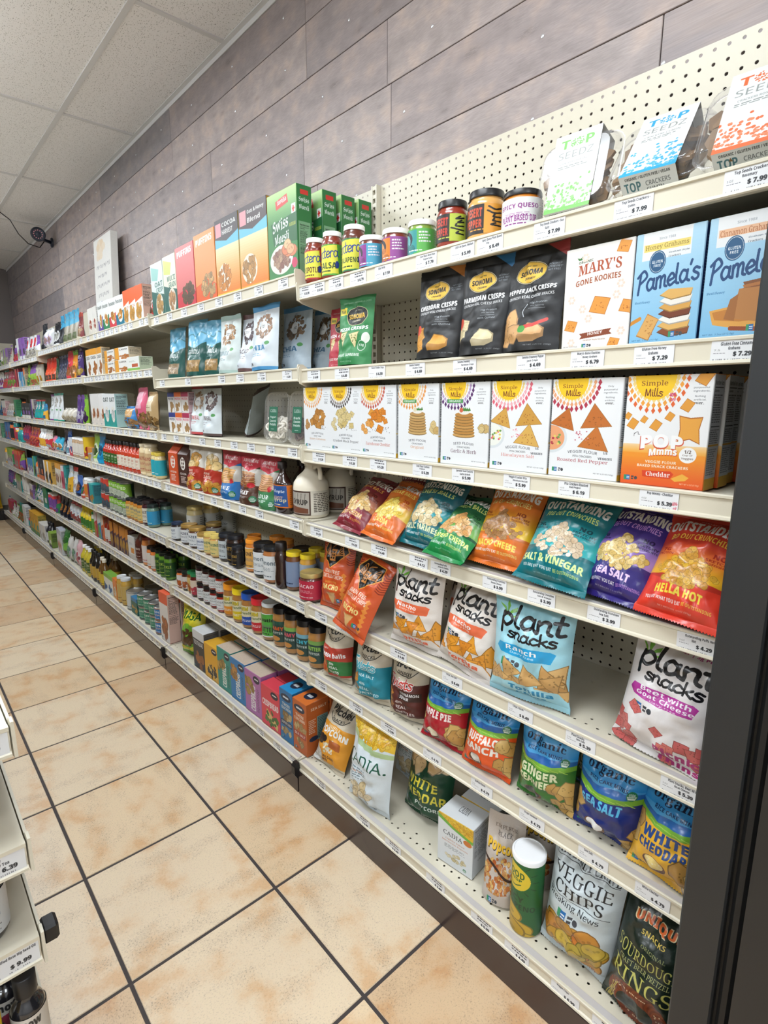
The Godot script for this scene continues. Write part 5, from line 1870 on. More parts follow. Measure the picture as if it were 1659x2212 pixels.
# generic carton print for things further off
func art_box(bg: String, band: String, pic: String, word: String, wc: String, style := 0, s := 1.0) -> Dictionary:
	open(int(150 * s), int(170 * s), k(bg))
	view(0, FB, FA, 1)
	match style:
		0:
			bar(0, 0.0, 1, 0.22, k(band))
			if word: text(word, 0.08, 0.26, 0.92, 0.38, k(wc))
			food("odd", 0.15, 0.5, 0.9, 0.92, 9, 0.14, k(pic), k(pic).darkened(0.25))
		1:
			if word: text(word, 0.08, 0.1, 0.92, 0.24, k(wc))
			shape([0, 0.62, 1, 0.48, 1, 1, 0, 1], k(band))
			oval(0.55, 0.62, 0.3, 0.24, k("f6f0e2"))
			food("ball", 0.3, 0.46, 0.8, 0.78, 14, 0.08, k(pic), k(pic).darkened(0.25))
		2:
			shape([0, 0, 1, 0, 1, 0.34, 0, 0.46], k(band))
			if word: text(word, 0.12, 0.1, 0.88, 0.26, k(wc))
			food("odd", 0.0, 0.55, 0.8, 1.0, 10, 0.16, k(pic), k(pic).darkened(0.25))
			lines(0.5, 0.48, 0.95, 0.56, 2, k(wc).lerp(k(bg), 0.3))
		3:
			bar(0, 0.8, 1, 1, k(band))
			if word: text(word, 0.12, 0.12, 0.88, 0.22, k(wc))
			lines(0.2, 0.28, 0.8, 0.4, 3, k(wc).lerp(k(bg), 0.5))
			bar(0.4, 0.5, 0.9, 0.74, k(pic))
		4:
			bar(0.0, 0.0, 0.3, 1, k(band))
			if word: text(word, 0.34, 0.1, 0.95, 0.24, k(wc))
			food("ball", 0.3, 0.5, 1.0, 0.95, 16, 0.1, k(pic), k(pic).darkened(0.25))
	badge(0.06, 0.93, 0.05)
	view(FA, FB, 1, 1)
	var sc := k(bg).lerp(k(band), 0.25)
	facts(sc, k("222428") if sc.get_luminance() > 0.3 else k("e8e8e8"))
	view(0, 0, FA, FB)
	bar(0, 0, 1, 1, k(band) if style in [0, 2] else k(bg))
	if word: text(word, 0.3, 0.3, 0.7, 0.6, k(wc))
	return close()


# generic bag or pouch print
func art_bag(bg: String, top: String, pic: String, word: String, wc: String, style := 0, s := 1.0) -> Dictionary:
	open(int(110 * s), int(150 * s), k(bg))
	match style:
		0:
			bar(0, 0, 1, 0.16, k(top))
			if word: text(word, 0.14, 0.24, 0.86, 0.36, k(wc))
			lines(0.2, 0.4, 0.8, 0.48, 2, k(wc).lerp(k(bg), 0.4))
			food("odd", 0.1, 0.54, 0.9, 0.94, 22, 0.1, k(pic), k(pic).darkened(0.3))
		1:
			shape([0, 0, 1, 0, 1, 0.4, 0.5, 0.5, 0, 0.42], k(top))
			line([0.0, 0.3, 0.25, 0.24, 0.45, 0.3, 0.7, 0.22, 1.0, 0.28], 0.03, k(top).lerp(k(bg), 0.5))
			if word: text(word, 0.24, 0.53, 0.78, 0.61, k(wc))
			lines(0.26, 0.63, 0.7, 0.68, 2, k(wc).lerp(k(bg), 0.4))
			bar(0.16, 0.72, 0.84, 0.93, k(pic).darkened(0.25))
			food("odd", 0.2, 0.74, 0.8, 0.91, 60, 0.04, k(pic).lightened(0.2), k(pic).darkened(0.3))
		2:
			bar(0, 0, 1, 0.08, k(top))
			food("odd", 0.2, 0.14, 0.82, 0.52, 110, 0.036, k(pic).lightened(0.12), k(pic).darkened(0.35))
			oval(0.5, 0.33, 0.14, 0.09, k("f3f3f1"))
			lines(0.42, 0.31, 0.58, 0.36, 2, k("8a8e92"))
			if word: text(word, 0.1, 0.62, 0.7, 0.7, k(wc))
			lines(0.1, 0.74, 0.6, 0.8, 2, k(wc).lerp(k(bg), 0.4))
			oval(0.76, 0.6, 0.07, 0.03, k("58a05a"))
			badge(0.1, 0.88, 0.08)
			bar(0, 0.95, 1, 1, k(top))
		3:
			bar(0.2, 0.1, 0.8, 0.5, k(top))
			if word: text(word, 0.24, 0.2, 0.76, 0.32, k(wc))
			lines(0.26, 0.36, 0.74, 0.44, 2, k(wc).lerp(k(top), 0.3))
			food("odd", 0.0, 0.55, 1.0, 0.98, 60, 0.07, k(pic), k(pic).darkened(0.4))
		5:
			shape([0, 0, 1, 0, 1, 0.24, 0.5, 0.36, 0, 0.26], k(top))
			text("ARROWHEAD", 0.16, 0.13, 0.84, 0.19, k("f8e8e4"))
			text("MILLS", 0.36, 0.215, 0.64, 0.25, k("f8e8e4"))
			bar(0.0, 0.3, 1.0, 0.62, k("c9c2b8"))
			shape([0, 0, 1, 0, 1, 0.24, 0.5, 0.36, 0, 0.26], k(top))
			text("ARROWHEAD", 0.16, 0.13, 0.84, 0.19, k("f8e8e4"))
			text("MILLS", 0.36, 0.215, 0.64, 0.25, k("f8e8e4"))
			for i in 8:
				oval(0.46, 0.64 - i * 0.034, 0.36, 0.034, k(pic).darkened(0.35))
				oval(0.46, 0.635 - i * 0.034, 0.35, 0.028, k(pic).lerp(k("f0c890"), (i % 2) * 0.4))
			oval(0.7, 0.62, 0.1, 0.05, k("c8303a"))
			if word: text(word, 0.14, 0.73, 0.7, 0.8, k(wc))
			lines(0.14, 0.83, 0.7, 0.88, 2, k(wc).lerp(k(bg), 0.3))
			organic_seal(0.82, 0.88, 0.09)
		6:
			shape([0, 0, 1, 0, 1, 0.5, 0.5, 0.4, 0, 0.55], k(top))
			food("chip", 0.15, 0.2, 0.85, 0.5, 14, 0.17, k(pic), k("f0d8a0"))
			shape([0, 0.52, 0.7, 0.46, 1, 0.55, 1, 0.75, 0, 0.72], k("b8392a"))
			text("ORGANIC", 0.14, 0.54, 0.6, 0.595, k("f8ecd8"))
			text("CLASSIC", 0.14, 0.61, 0.72, 0.675, k("f8ecd8"))
			food("odd", 0.2, 0.72, 0.95, 0.95, 16, 0.09, k("e8b050"), k("c8862e"))
			organic_seal(0.84, 0.9, 0.09)
		4:
			if word: text(word, 0.1, 0.12, 0.9, 0.26, k(wc))
			oval(0.5, 0.58, 0.4, 0.24, k(top))
			food("ball", 0.2, 0.44, 0.8, 0.74, 20, 0.09, k(pic), k(pic).darkened(0.3))
			bar(0, 0.88, 1, 1, k(top))
	return close()


# ---------------------------------------------------------------- nearest section, item by item
func lay(o: Node3D, x: float, z: float, level: int, dx: float, dy: float, turn := 0.0, roll := 0.0, bay := 0) -> void:
	put(o, x, DECKS[bay][level] + 0.004, z, turn, atan2(dx, dy), roll)


func _near() -> void:
	# top shelf: jars
	var g := "salsa and dip jars on the nearest top shelf"
	var jars := [
		[0.031, 0.128, "c3322b", "efe84a", "ontera", "2b3f96", "CHIPOTLE", "5a1f14", "7a2a18", 1.005, -1.425, "salsa jar with red and yellow label, first at the left bracket"],
		[0.031, 0.132, "5fae3c", "efe84a", "ontera", "2b3f96", "SALSA", "1d3a1a", "7d2c1a", 1.013, -1.352, "salsa jar with green and yellow label and small tomato, second from left bracket"],
		[0.034, 0.134, "2f7d46", "efe84a", "ontera", "2b3f96", "JALAPENO", "1d3a1a", "5e2a1a", 1.027, -1.270, "tall salsa jar with dark green and yellow label, white lid"],
	]
	for q: Array in jars:
		var o := jar("salsa_jar", q[11], "jar", q[0], q[1], 0.014, q[0] * 0.86, q[8], "f2f2ee", art_wrap(q[2], q[3], q[4], q[5], q[6], q[7], "b", "hand"), 0.1, 0.72, g)
		put(o, q[9] + 0.01, DECKS[0][0], q[10], 0.35)
	var small := [
		["3fa6c8", "9a3f98", "6b2a1c", 1.022, -1.178, "small salsa jar with blue and purple label, white lid, in front"],
		["9a3f98", "f08a2c", "7a2e1a", 1.027, -1.093, "small salsa jar with orange and purple label"],
		["58b947", "3aa0a0", "7d9a3a", 1.030, -1.003, "small green guacamole-style jar with bright green label"],
		["9a3f98", "3fa6c8", "5b2418", 1.105, -1.215, "small salsa jar standing behind the others, mostly lid showing"],
	]
	for i in 4:
		var q: Array = small[i]
		var o := jar("salsa_jar", q[5], "jar", 0.034, 0.084, 0.013, 0.0335, q[2], "f2f2ee", art_wrap(q[0], q[1], "", "ffffff", "", "ffffff", "b", "half"), 0.08, 0.74, g)
		put(o, q[3], DECKS[0][0] + 0.0005, q[4], 0.4)
	var dp := [
		["1a1a1c", "DESERT", "d8402c", "PEPPER", "c9d84a", "8a2c18", 0.036, 0.106, 1.036, -0.912, "dark red jar with black and lime label under a black lid"],
		["1a1a1c", "DESERT", "e0532c", "PEPPER", "f2a83a", "d9a25a", 0.041, 0.108, 1.050, -0.826, "big orange cheese dip jar with black label and black lid"],
	]
	for q: Array in dp:
		var c := art_wrap(q[0], "", q[1], q[2], q[3], q[4], "x", "peppers")
		var o := jar("dip_jar", q[10], "jar", q[6], q[7], 0.016, q[6] * 0.93, q[5], "1b1b1d", c, 0.16, 0.7, g)
		put(o, q[8], DECKS[0][0], q[9], 0.45)
	var qo := jar("dip_jar", "white and purple labelled dip jar beside the green seed crackers", "jar", 0.041, 0.083, 0.012, 0.039, "d8842f", "1b1b1d", art_wrap("f4f4f2", "", "SPICY QUESO", "8e2f86", "PLANT BASED DIP", "8e2f86"), 0.1, 0.78, g)
	put(qo, 1.048, DECKS[0][0], -0.731, 0.4)
	# top shelf: seed cracker trays
	var seeds := [["74c254", "SEA SALT", -0.618, 0.26, 1.02, "clear tray of seed crackers with green dotted card sleeve"], ["35aee0", "CUMIN", -0.462, 0.66, 1.0, "clear tray of seed crackers with blue dotted card sleeve"], ["f0713a", "ROSEMARY", -0.315, 0.5, 1.0, "clear tray of seed crackers with orange dotted card sleeve"]]
	for q: Array in seeds:
		var o := clamshell("cracker_tray", q[5], 0.166, 0.15, 0.055, ["7a5a34"], 70, "bark")
		var c := art_seedz(q[0], q[1])
		var b := MB.new()
		var d := 0.0285
		var w := 0.092
		b.quad(Vector3(-w / 2, 0.0, d), Vector3(w / 2, 0.0, d), Vector3(w / 2, 0.152, d), Vector3(-w / 2, 0.152, d), sub(c.r, 0, 0, 1, 0.8))
		b.quad(Vector3(-w / 2, -0.002, -d), Vector3(w / 2, -0.002, -d), Vector3(w / 2, 0.0, d), Vector3(-w / 2, 0.0, d), sub(c.r, 0, 0.8, 1, 1))
		b.quad(Vector3(w / 2, -0.002, -d), Vector3(-w / 2, -0.002, -d), Vector3(-w / 2, 0.152, -d), Vector3(w / 2, 0.152, -d), sub(c.r, 0, 0.3, 1, 0.32))
		b.quad(Vector3(-w / 2, 0.152, d), Vector3(w / 2, 0.152, d), Vector3(w / 2, 0.152, -d), Vector3(-w / 2, 0.152, -d), sub(c.r, 0, 0.3, 1, 0.32))
		part(o, "card_sleeve", b.mesh(), printed(c.p, "carton"))
		put(o, q[4] + 0.03, DECKS[0][0] + 0.006 + 0.028 * sin(q[3]), q[2], 0.06, q[3])
	var spare := clamshell("cracker_tray", "clear tray lying behind the blue sleeved seed crackers", 0.172, 0.15, 0.055, ["7a5a34"], 40, "bark")
	put(spare, 1.17, DECKS[0][0] + 0.04, -0.57, 0.3, 1.15)

	# second shelf: cheese crisp pouches and graham cracker boxes
	g = "cheese crisp pouches on the nearest second shelf"
	var so := [
		[["c23a4a", "PIZZA CRISPS", "", "New", "", "e6d49a", "c8402a"], 0.105, 0.182, 1.078, -1.388, 0.2, "red cheese crisp pouch half behind the green one"],
		[["2f8a4c", "PIZZA CRISPS", "", "New", "", "e8dca6", "6a8a3a"], 0.135, 0.188, 1.012, -1.245, 0.1, "green cheese crisp pouch with yellow corner flash"],
		[["17191d", "CHEDDAR CRISPS", "CRUNCHY REAL CHEESE SNACKS", "", "c8803a", "f0a638", "quinoa"], 0.138, 0.208, 1.008, -0.925, 0.05, "black cheese crisp pouch with orange corner and cheddar wedge"],
		[["17191d", "PARMESAN CRISPS", "CRUNCHY REAL CHEESE SNACKS", "", "2f74a8", "ecd9a8", "quinoa"], 0.128, 0.208, 1.004, -0.79, 0.06, "black cheese crisp pouch with blue corner and pale cheese"],
		[["17191d", "PEPPER JACK CRISPS", "CRUNCHY REAL CHEESE SNACKS", "", "a83a3a", "e8b070", "pepper"], 0.138, 0.208, 1.006, -0.669, -0.03, "black cheese crisp pouch with red chili beside the white box"],
	]
	for q: Array in so:
		var a: Array = q[0]
		var o := bag("crisp_pouch", q[6], "pouch", q[1], q[2], 0.055, art_sonoma(a[0], a[1], a[2], a[3], a[4], a[5], a[6]), "pouch", "matte", g)
		lay(o, q[3], q[4], 1, 0.018, 0.2, q[5])
	var mary := carton("cracker_box", "white box of honey snacks with brown ribbon and square crackers", "box", 0.130, 0.182, 0.05, art_marys())
	put(mary, 1.002 + 0.025, DECKS[0][1] + 0.001, -0.530)
	for q: Array in [["Honey Grahams", "f3dd7a", "stack", -0.408, "pale blue graham cracker box with yellow title band"], ["Cinnamon Grahams", "f2c19a", "bowl", -0.294, "pale blue graham cracker box with orange title band"]]:
		var o := carton("cracker_box", q[4], "box", 0.110, 0.182, 0.06, art_pamelas(q[0], q[1], q[2]), "pale blue graham boxes")
		put(o, 1.002 + 0.03, DECKS[0][1] + 0.001, q[3])

	# third shelf: white cracker boxes
	g = "white cracker boxes with yellow sun"
	var sm := [
		["f0a050", "f6c99a", ["SEED & NUT FLOUR", "SWEET THINS", "Honey Cinnamon"], "d0935a", "sq", "d99a4a", "b87a34", false, -1.412, "white cracker box with square honey biscuits, leftmost sun box"],
		["3a3230", "8a7a72", ["ALMOND FLOUR", "CRACKERS", "Cracked Black Pepper"], "3a3a3c", "sq", "ecd9a0", "d8bd74", false, -1.272, "white cracker box with black diamonds and pale square crackers"],
		["c8503a", "f0a878", ["ALMOND FLOUR", "CRACKERS", "Farmhouse Cheddar"], "c8543c", "sq", "f0a33c", "e07f22", false, -1.130, "white cracker box with orange square crackers"],
		["f0a050", "f6c99a", ["SEED FLOUR", "CRACKERS", "Original"], "d98a4a", "stack", "d9b77a", "c2965a", true, -0.980, "white cracker box, stacked round crackers and orange diamonds"],
		["5a2a6a", "b89ac8", ["SEED FLOUR", "CRACKERS", "Garlic & Herb"], "5a3a4a", "stack", "d9a860", "c28a44", true, -0.830, "white cracker box, stacked round crackers and purple diamonds"],
		["e8687a", "f3b0b8", ["VEGGIE FLOUR", "PITA CRACKERS", "Himalayan Salt"], "d9746a", "tri", "e6b860", "d49e44", false, -0.682, "white cracker box with plain triangle crackers and white dip"],
		["b8324a", "f0a878", ["VEGGIE FLOUR", "PITA CRACKERS", "Roasted Red Pepper"], "a8404a", "tri", "d9833a", "c26a28", false, -0.534, "white cracker box with red-brown triangle crackers and orange dip"],
	]
	for q: Array in sm:
		var cell := art_mills(q[0], q[1], q[2], q[3], q[4], q[5], q[6], q[7])
		var o := carton("cracker_box", q[9], "box", 0.143, 0.190, 0.05, cell, g)
		put(o, 0.998 + 0.025, DECKS[0][2] + 0.003, q[8], rng.randf_range(-0.015, 0.015))
	var pop := art_popmmms()
	for i in 4:
		var o := carton("cracker_box", ["white and orange cheddar snack box at the front, by the black cooler", "second white and orange snack box, behind the front one", "third white and orange snack box in its row", "rearmost white and orange snack box in its row"][i], "box", 0.140, 0.191, 0.052, pop, "orange and white snack boxes in a row")
		put(o, 0.998 + 0.026 + i * 0.0545, DECKS[0][2] + 0.003, -0.386 + [0.0, 0.004, -0.003, 0.003][i], [0.0, 0.02, -0.02, 0.01][i])

	# fourth shelf: puffed snack bags lying back
	g = "puffed snack bags on the nearest fourth shelf"
	var pf := [
		[["7a2430", "c27a4a", "8f2a38", "CHEESE BALLS", "e0a04a", "BACON CHEDDA", "f0c27a", ["f4d59a", "e8b868"], "ball", ["5a1a1a", "20", "vitamins"]], 0.135, 0.205, 0.985, -1.258, 0.144, 0.131, 0.06, -0.12, "dark red puffed snack bag, first on its shelf"],
		[["d9702c", "f2c84a", "e8742c", "CHEESE BALLS", "f6dc6a", "CHEDDA", "f6e06a", ["f7e07a", "eec445"], "ball", ["b8401a", "20", "vitamins"]], 0.14, 0.205, 0.975, -1.112, 0.142, 0.133, 0.04, -0.1, "orange puffed snack bag with yellow middle, second on its shelf"],
		[["0f5560", "23a0a8", "14717c", "CHEESE BALLS", "d8dc7a", "GARLIC PARMESAN", "e8ecc0", ["f2e2bc", "e2c890"], "ball", ["0c3c44", "20", "vitamins"]], 0.16, 0.205, 1.0, -0.968, 0.11, 0.175, 0.02, -0.04, "teal puffed snack bag with pale cheese balls"],
		[["1a5a3a", "7cb458", "1f8f4a", "CHEESE BALLS", "d8e07a", "JALAPENO CHEDDA", "eaf08a", ["f0c488", "e6a862"], "ball", ["12402a", "20", "vitamins"]], 0.136, 0.205, 0.962, -0.86, 0.162, 0.135, -0.02, -0.06, "green puffed snack bag with orange cheese balls"],
		[["d9722a", "f4c52c", "ee7a2c", "PIG OUT CRUNCHIES", "f2e28a", "NACHO CHEESE", "f8e05a", ["c79a6a", "a87648"], "puff", ["8a3a1a", "7G", "PROTEIN"]], 0.152, 0.208, 1.005, -0.735, 0.105, 0.182, -0.02, 0.0, "orange crunchy snack bag with yellow middle and brown pile"],
		[["0d6a72", "2ab0b4", "107680", "PIG OUT CRUNCHIES", "d6e27a", "SALT & VINEGAR", "e0f0a0", ["f0e0c8", "d8bc98"], "puff", ["0a3c44", "7G", "PROTEIN"]], 0.172, 0.212, 0.972, -0.578, 0.122, 0.177, -0.04, -0.03, "large teal crunchy snack bag with white pile of puffs"],
		[["3a2a78", "b08ad0", "33267c", "PIG OUT CRUNCHIES", "c08ac8", "SEA SALT", "f0d0f2", ["f0d490", "d8b058"], "puff", ["24184a", "7G", "PROTEIN"]], 0.144, 0.206, 0.988, -0.455, 0.115, 0.168, -0.08, -0.05, "purple crunchy snack bag with yellow pile"],
		[["c8392a", "f2b62c", "e8402c", "BO OUT CRUNCHIES", "f6c84a", "HELLA HOT", "f8e04a", ["e8b83c", "d2902c"], "puff", ["9a2a1a", "7G", "PROTEIN"]], 0.146, 0.206, 0.968, -0.33, 0.118, 0.172, -0.08, -0.03, "red and yellow crunchy snack bag beside the black cooler"],
	]
	var cells := []
	for q: Array in pf:
		var a: Array = q[0]
		var cell := art_puffs(a[0], a[1], a[2], a[3], a[4], a[5], a[6], a[7], a[8], a[9])
		cells.append(cell)
		var o := bag("snack_bag", q[9], "snack bag", q[1], q[2], 0.062, cell, "pillow", "film", g)
		lay(o, q[3], q[4], 3, q[5], q[6], q[7], q[8])
		o.position.y += 0.012
	for q: Array in [[6, 1.16, -0.40, "purple crunchy snack bag standing behind the front purple bag"], [2, 1.15, -0.51, "teal snack bag standing behind the large teal one"], [5, 1.17, -0.66, "teal crunchy snack bag standing at the back by the orange bag"], [0, 1.17, -1.16, "dark red snack bag standing at the back of its shelf"], [3, 1.16, -0.80, "green snack bag standing at the back of its shelf"]]:
		var o := bag("snack_bag", q[3], "snack bag", 0.155, 0.192, 0.045, cells[q[0]], "pillow", "film", g, 14, 16)
		lay(o, q[1], q[2], 3, 0.03, 0.2)

	# fifth shelf: tortilla chip bags
	g = "tortilla chip bags on the nearest fifth shelf"
	var si := art_siete()
	var o1 := bag("chip_bag", "orange-red tortilla chip bag with black emblem, standing at the bracket", "chip bag", 0.152, 0.245, 0.06, si, "pillow", "film", g)
	lay(o1, 1.03, -1.375, 4, 0.03, 0.22, 0.1, 0.02)
	var o2 := bag("chip_bag", "orange-red tortilla chip bag with black emblem, sliding off the shelf edge", "chip bag", 0.15, 0.245, 0.06, si, "pillow", "film", g)
	lay(o2, 0.956, -1.222, 4, 0.085, 0.215, 0.06, -0.22)
	o2.position.y -= 0.012
	var pn := art_plant("e6ddd4", "f0724a", "Nacho", "Dairy Free", "Tortilla", "Chips", "e8603c", "eda638", "d98428", "tri", false)
	var names2 := ["white tortilla chip bag with black brush lettering, next to the orange bags", "white tortilla chip bag with black brush lettering, next to the pale blue bag", "white tortilla chip bag standing behind, in the gap between the front two"]
	for i in 3:
		var o := bag("chip_bag", names2[i], "chip bag", [0.182, 0.186, 0.18][i], 0.238, 0.07, pn, "pillow", "film", g)
		lay(o, [1.02, 1.012, 1.13][i], [-1.0, -0.826, -0.9][i], 4, [0.02, 0.06, 0.03][i], 0.235, [0.05, -0.08, 0.0][i], [0.0, -0.08, 0.0][i])
	var ra := bag("chip_bag", "pale blue tortilla chip bag with black brush lettering", "chip bag", 0.198, 0.238, 0.07, art_plant("a6dbe8", "27a3da", "Ranch", "Dairy Free", "Tortilla", "Chips", "1f86b4", "e2b878", "c99858", "tri", false), "pillow", "film", g)
	lay(ra, 1.012, -0.632, 4, 0.025, 0.235, 0.12, 0.02)
	var be := bag("chip_bag", "white and pink beet chip bag with green leaves, by the black cooler", "chip bag", 0.185, 0.232, 0.065, art_plant("ece6e4", "b93a9c", "Beet with", "Goat Cheese", "Picnic", "Thins", "b03074", "e07a74", "d0605e", "sq", true), "pillow", "film", g)
	lay(be, 1.015, -0.352, 4, 0.06, 0.215, -0.12, -0.03)

	# sixth shelf: twists and rice cake bags
	g = "snack bags on the nearest sixth shelf"
	var six := [
		[art_pip("c2402e", "cheese balls", "", "", "ball"), 0.128, 0.205, 1.03, -1.372, "kraft-topped snack bag with red band and cheese balls lettering"],
		[art_pip("1d8fa4", "Twists", "SEA SALT", "35b4c8", "twist"), 0.145, 0.204, 1.03, -1.196, "kraft-topped snack bag with teal band"],
		[art_pip("5a231c", "Twists", "CINNAMON|SUGAR", "c83a2e", "twist"), 0.135, 0.2, 1.04, -1.045, "kraft-topped snack bag with dark brown band"],
	]
	for q: Array in six:
		var o := bag("snack_bag", q[5], "snack bag", q[1], q[2], 0.075, q[0], "pillow", "matte", g)
		lay(o, q[3], q[4], 5, 0.02, 0.2, 0.18)
	var mi := [
		[art_minis("b5232f", "APPLE PIE", "", "f6e8e2", "f0e2c2"), 1.025, -0.898, 0.04, 0.05, "red rice cake bag with cut apple picture"],
		[art_minis("ea5a22", "BUFFALO", "RANCH", "f6f0e6", "f2ede2"), 1.02, -0.748, 0.05, 0.06, "orange rice cake bag with bowl of white dip"],
		[art_minis("3a7a34", "GINGER", "SEAWEED", "e8ecc0", "2a2a28"), 1.035, -0.588, 0.015, 0.03, "green rice cake bag with dark seeds picture"],
		[art_minis("1d2f7a", "SEA SALT", "", "5ec0e8", "f6f6f4"), 1.04, -0.442, 0.02, 0.02, "navy blue rice cake bag with white salt picture"],
		[art_minis("f2b834", "WHITE", "CHEDDAR", "2a4a8a", "f6dc8a"), 1.015, -0.312, 0.06, -0.06, "yellow rice cake bag by the black cooler"],
	]
	for q: Array in mi:
		var o := bag("rice_cake_bag", q[5], "snack bag", 0.147, 0.195, 0.075, q[0], "pillow", "film", g)
		lay(o, q[1], q[2], 5, q[3], 0.18, q[4])
	for q: Array in [[0, 1.14, -0.82, "red rice cake bag behind, between the red and orange bags"], [2, 1.15, -0.51, "green rice cake bag behind, between green and navy bags"], [3, 1.15, -0.37, "navy rice cake bag behind, between navy and yellow bags"]]:
		var o := bag("rice_cake_bag", q[3], "snack bag", 0.147, 0.195, 0.06, mi[q[0]][0], "pillow", "film", g, 14, 16)
		lay(o, q[1], q[2], 5, 0.02, 0.18)

	# bottom shelf
	g = "popcorn and chips on the nearest bottom shelf"
	var tr := bag("popcorn_bag", "yellow and kraft popcorn bag with bowl picture", "popcorn bag", 0.155, 0.228, 0.07, art_pip("f0a32c", "POPCORN", "", "", "pop"), "pillow", "matte", g)
	lay(tr, 0.985, -1.375, 6, 0.08, 0.2, 0.1, -0.1)
	var ca := art_bag_misc("cadia")
	var c1 := bag("popcorn_bag", "pale blue-white popcorn bag with yellow corn top, at the shelf edge", "popcorn bag", 0.178, 0.264, 0.08, ca, "pillow", "film", g)
	lay(c1, 0.968, -1.143, 6, 0.03, 0.27, 0.06, -0.02)
	var c2 := bag("popcorn_bag", "pale blue-white popcorn bag standing behind the front one", "popcorn bag", 0.178, 0.262, 0.07, ca, "pillow", "film", g, 14, 16)
	lay(c2, 1.15, -1.125, 6, 0.03, 0.27)
	var wc := bag("popcorn_bag", "dark green popcorn bag with yellow lettering", "popcorn bag", 0.17, 0.245, 0.08, art_bag_misc("cheddar"), "pillow", "film", g)
	lay(wc, 1.065, -0.99, 6, 0.03, 0.22, 0.1, -0.04)
	open(420, 520, k("e9edef"))
	view(0, FB, FA, 1)
	shape([0, 0, 1, 0, 1, 0.26, 0.5, 0.18, 0, 0.02], k("f0c02c"))
	food("ball", 0, -0.05, 1, 0.2, 90, 0.04, k("f6d04a"), k("dfa222"))
	shape([0, 0.02, 0.45, 0.16, 1, 0.24, 1, 0.3, 0.4, 0.22, 0, 0.1], k("78b848"))
	shape([0, 0.1, 0.4, 0.2, 1, 0.3, 1, 0.4, 0, 0.4], k("e9edef"))
	oval(0.86, 0.33, 0.12, 0.055, k("d9803a"))
	text("CADIA", 0.16, 0.3, 0.72, 0.39, k("2a3034"), "s")
	text("Lightly Salted", 0.22, 0.44, 0.78, 0.48, k("c8744a"), "s")
	text("Microwave Popcorn", 0.12, 0.5, 0.88, 0.54, k("c8744a"), "s")
	lines(0.2, 0.58, 0.8, 0.66, 4, k("a0a6aa"))
	food("ball", 0.25, 0.7, 0.8, 0.86, 16, 0.05, k("efe6c8"), k("cdb983"))
	organic_seal(0.8, 0.92, 0.05)
	view(FA, FB, 1, 1)
	facts(k("dde2e6"), k("4a4e54"))
	text("CADIA", 0.3, 0.7, 0.7, 0.73, k("4a4e54"), "s")
	view(0, 0, FA, FB)
	bar(0, 0, 1, 1, k("eceff1"))
	text("CADIA", 0.36, 0.3, 0.64, 0.6, k("3a3e44"), "s")
	var pb := close()
	for i in 3:
		var o := carton("popcorn_box", ["white popcorn box with corn cob print, at the front", "second white popcorn box, behind the front one", "rearmost white popcorn box in its row"][i], "box", 0.112, 0.148, 0.085, pb, "white popcorn boxes")
		put(o, 1.028 + i * 0.088, DECKS[0][6] + 0.003, -0.815 + i * 0.006, 0.1 - i * 0.02)
	var ke := art_bag_misc("kernel")
	var k1 := bag("popcorn_pouch", "grey-brown kernel popcorn pouch with yellow lettering, in front", "pouch", 0.095, 0.215, 0.055, ke, "pouch", "matte", g)
	lay(k1, 1.0, -0.672, 6, 0.04, 0.19, 0.35)
	var k2 := bag("popcorn_pouch", "grey-brown kernel popcorn pouch, behind the front pouch", "pouch", 0.11, 0.22, 0.055, ke, "pouch", "matte", g, 14, 16)
	lay(k2, 1.12, -0.655, 6, 0.02, 0.2, 0.1)
	open(260, 330, k("1e6a34"))
	view(0.2, 0, 0.8, 1)
	oval(0.3, 0.2, 0.3, 0.14, k("f4d63a"))
	for i in 14: line([0.3 + cos(i * TAU / 14) * 0.34, 0.2 + sin(i * TAU / 14) * 0.16, 0.3 + cos(i * TAU / 14) * 0.44, 0.2 + sin(i * TAU / 14) * 0.2], 0.012, k("123c20"))
	text("GOOD", 0.1, 0.12, 0.5, 0.19, k("1e5a2c"))
	text("CRISP", 0.14, 0.2, 0.46, 0.235, k("1e5a2c"))
	line([0.16, 0.27, 0.3, 0.3, 0.44, 0.26], 0.02, k("1e5a2c"))
	text("SPICY", 0.02, 0.4, 0.5, 0.465, k("123c20"))
	text("JALAPENO", 0.0, 0.485, 0.7, 0.56, k("123c20"))
	food("chip", -0.15, 0.62, 0.5, 0.98, 9, 0.28, k("f3cf4a"), k("e0b22e"))
	badge(0.4, 0.86, 0.1)
	view(0.8, 0, 1, 1)
	bar(0.1, 0.06, 0.9, 0.5, k("eef2ee"))
	lines(0.16, 0.08, 0.86, 0.48, 14, k("4a5a4e"))
	bar(0.2, 0.8, 0.7, 0.9, k("eef2ee"))
	var gc := close()
	var tube_ := thing("chip_canister", "green paper chip canister with round white lid", "canister")
	var cb := MB.new()
	cb.lathe([Vector2(0.0, 0.001), Vector2(0.036, 0.0), Vector2(0.0375, 0.003), Vector2(0.0375, 0.196)], 32, TAU, gc.r)
	part(tube_, "tube_body", cb.mesh(), printed(gc.p, "carton"))
	var cl := MB.new()
	cl.lathe([Vector2(0.0375, 0.192), Vector2(0.0392, 0.192), Vector2(0.0395, 0.203), Vector2(0.038, 0.205), Vector2(0.035, 0.2055), Vector2(0.0345, 0.2035), Vector2(0.0, 0.2035)], 32)
	part(tube_, "lid", cl.mesh(), plain("e9ebee", 0.4))
	put(tube_, 0.992, DECKS[0][6] + 0.003, -0.592, 0.35)
	var ve := bag("chip_bag", "grey-white veggie chip bag with news style lettering", "chip bag", 0.172, 0.27, 0.08, art_bag_misc("veggie"), "pillow", "film", g)
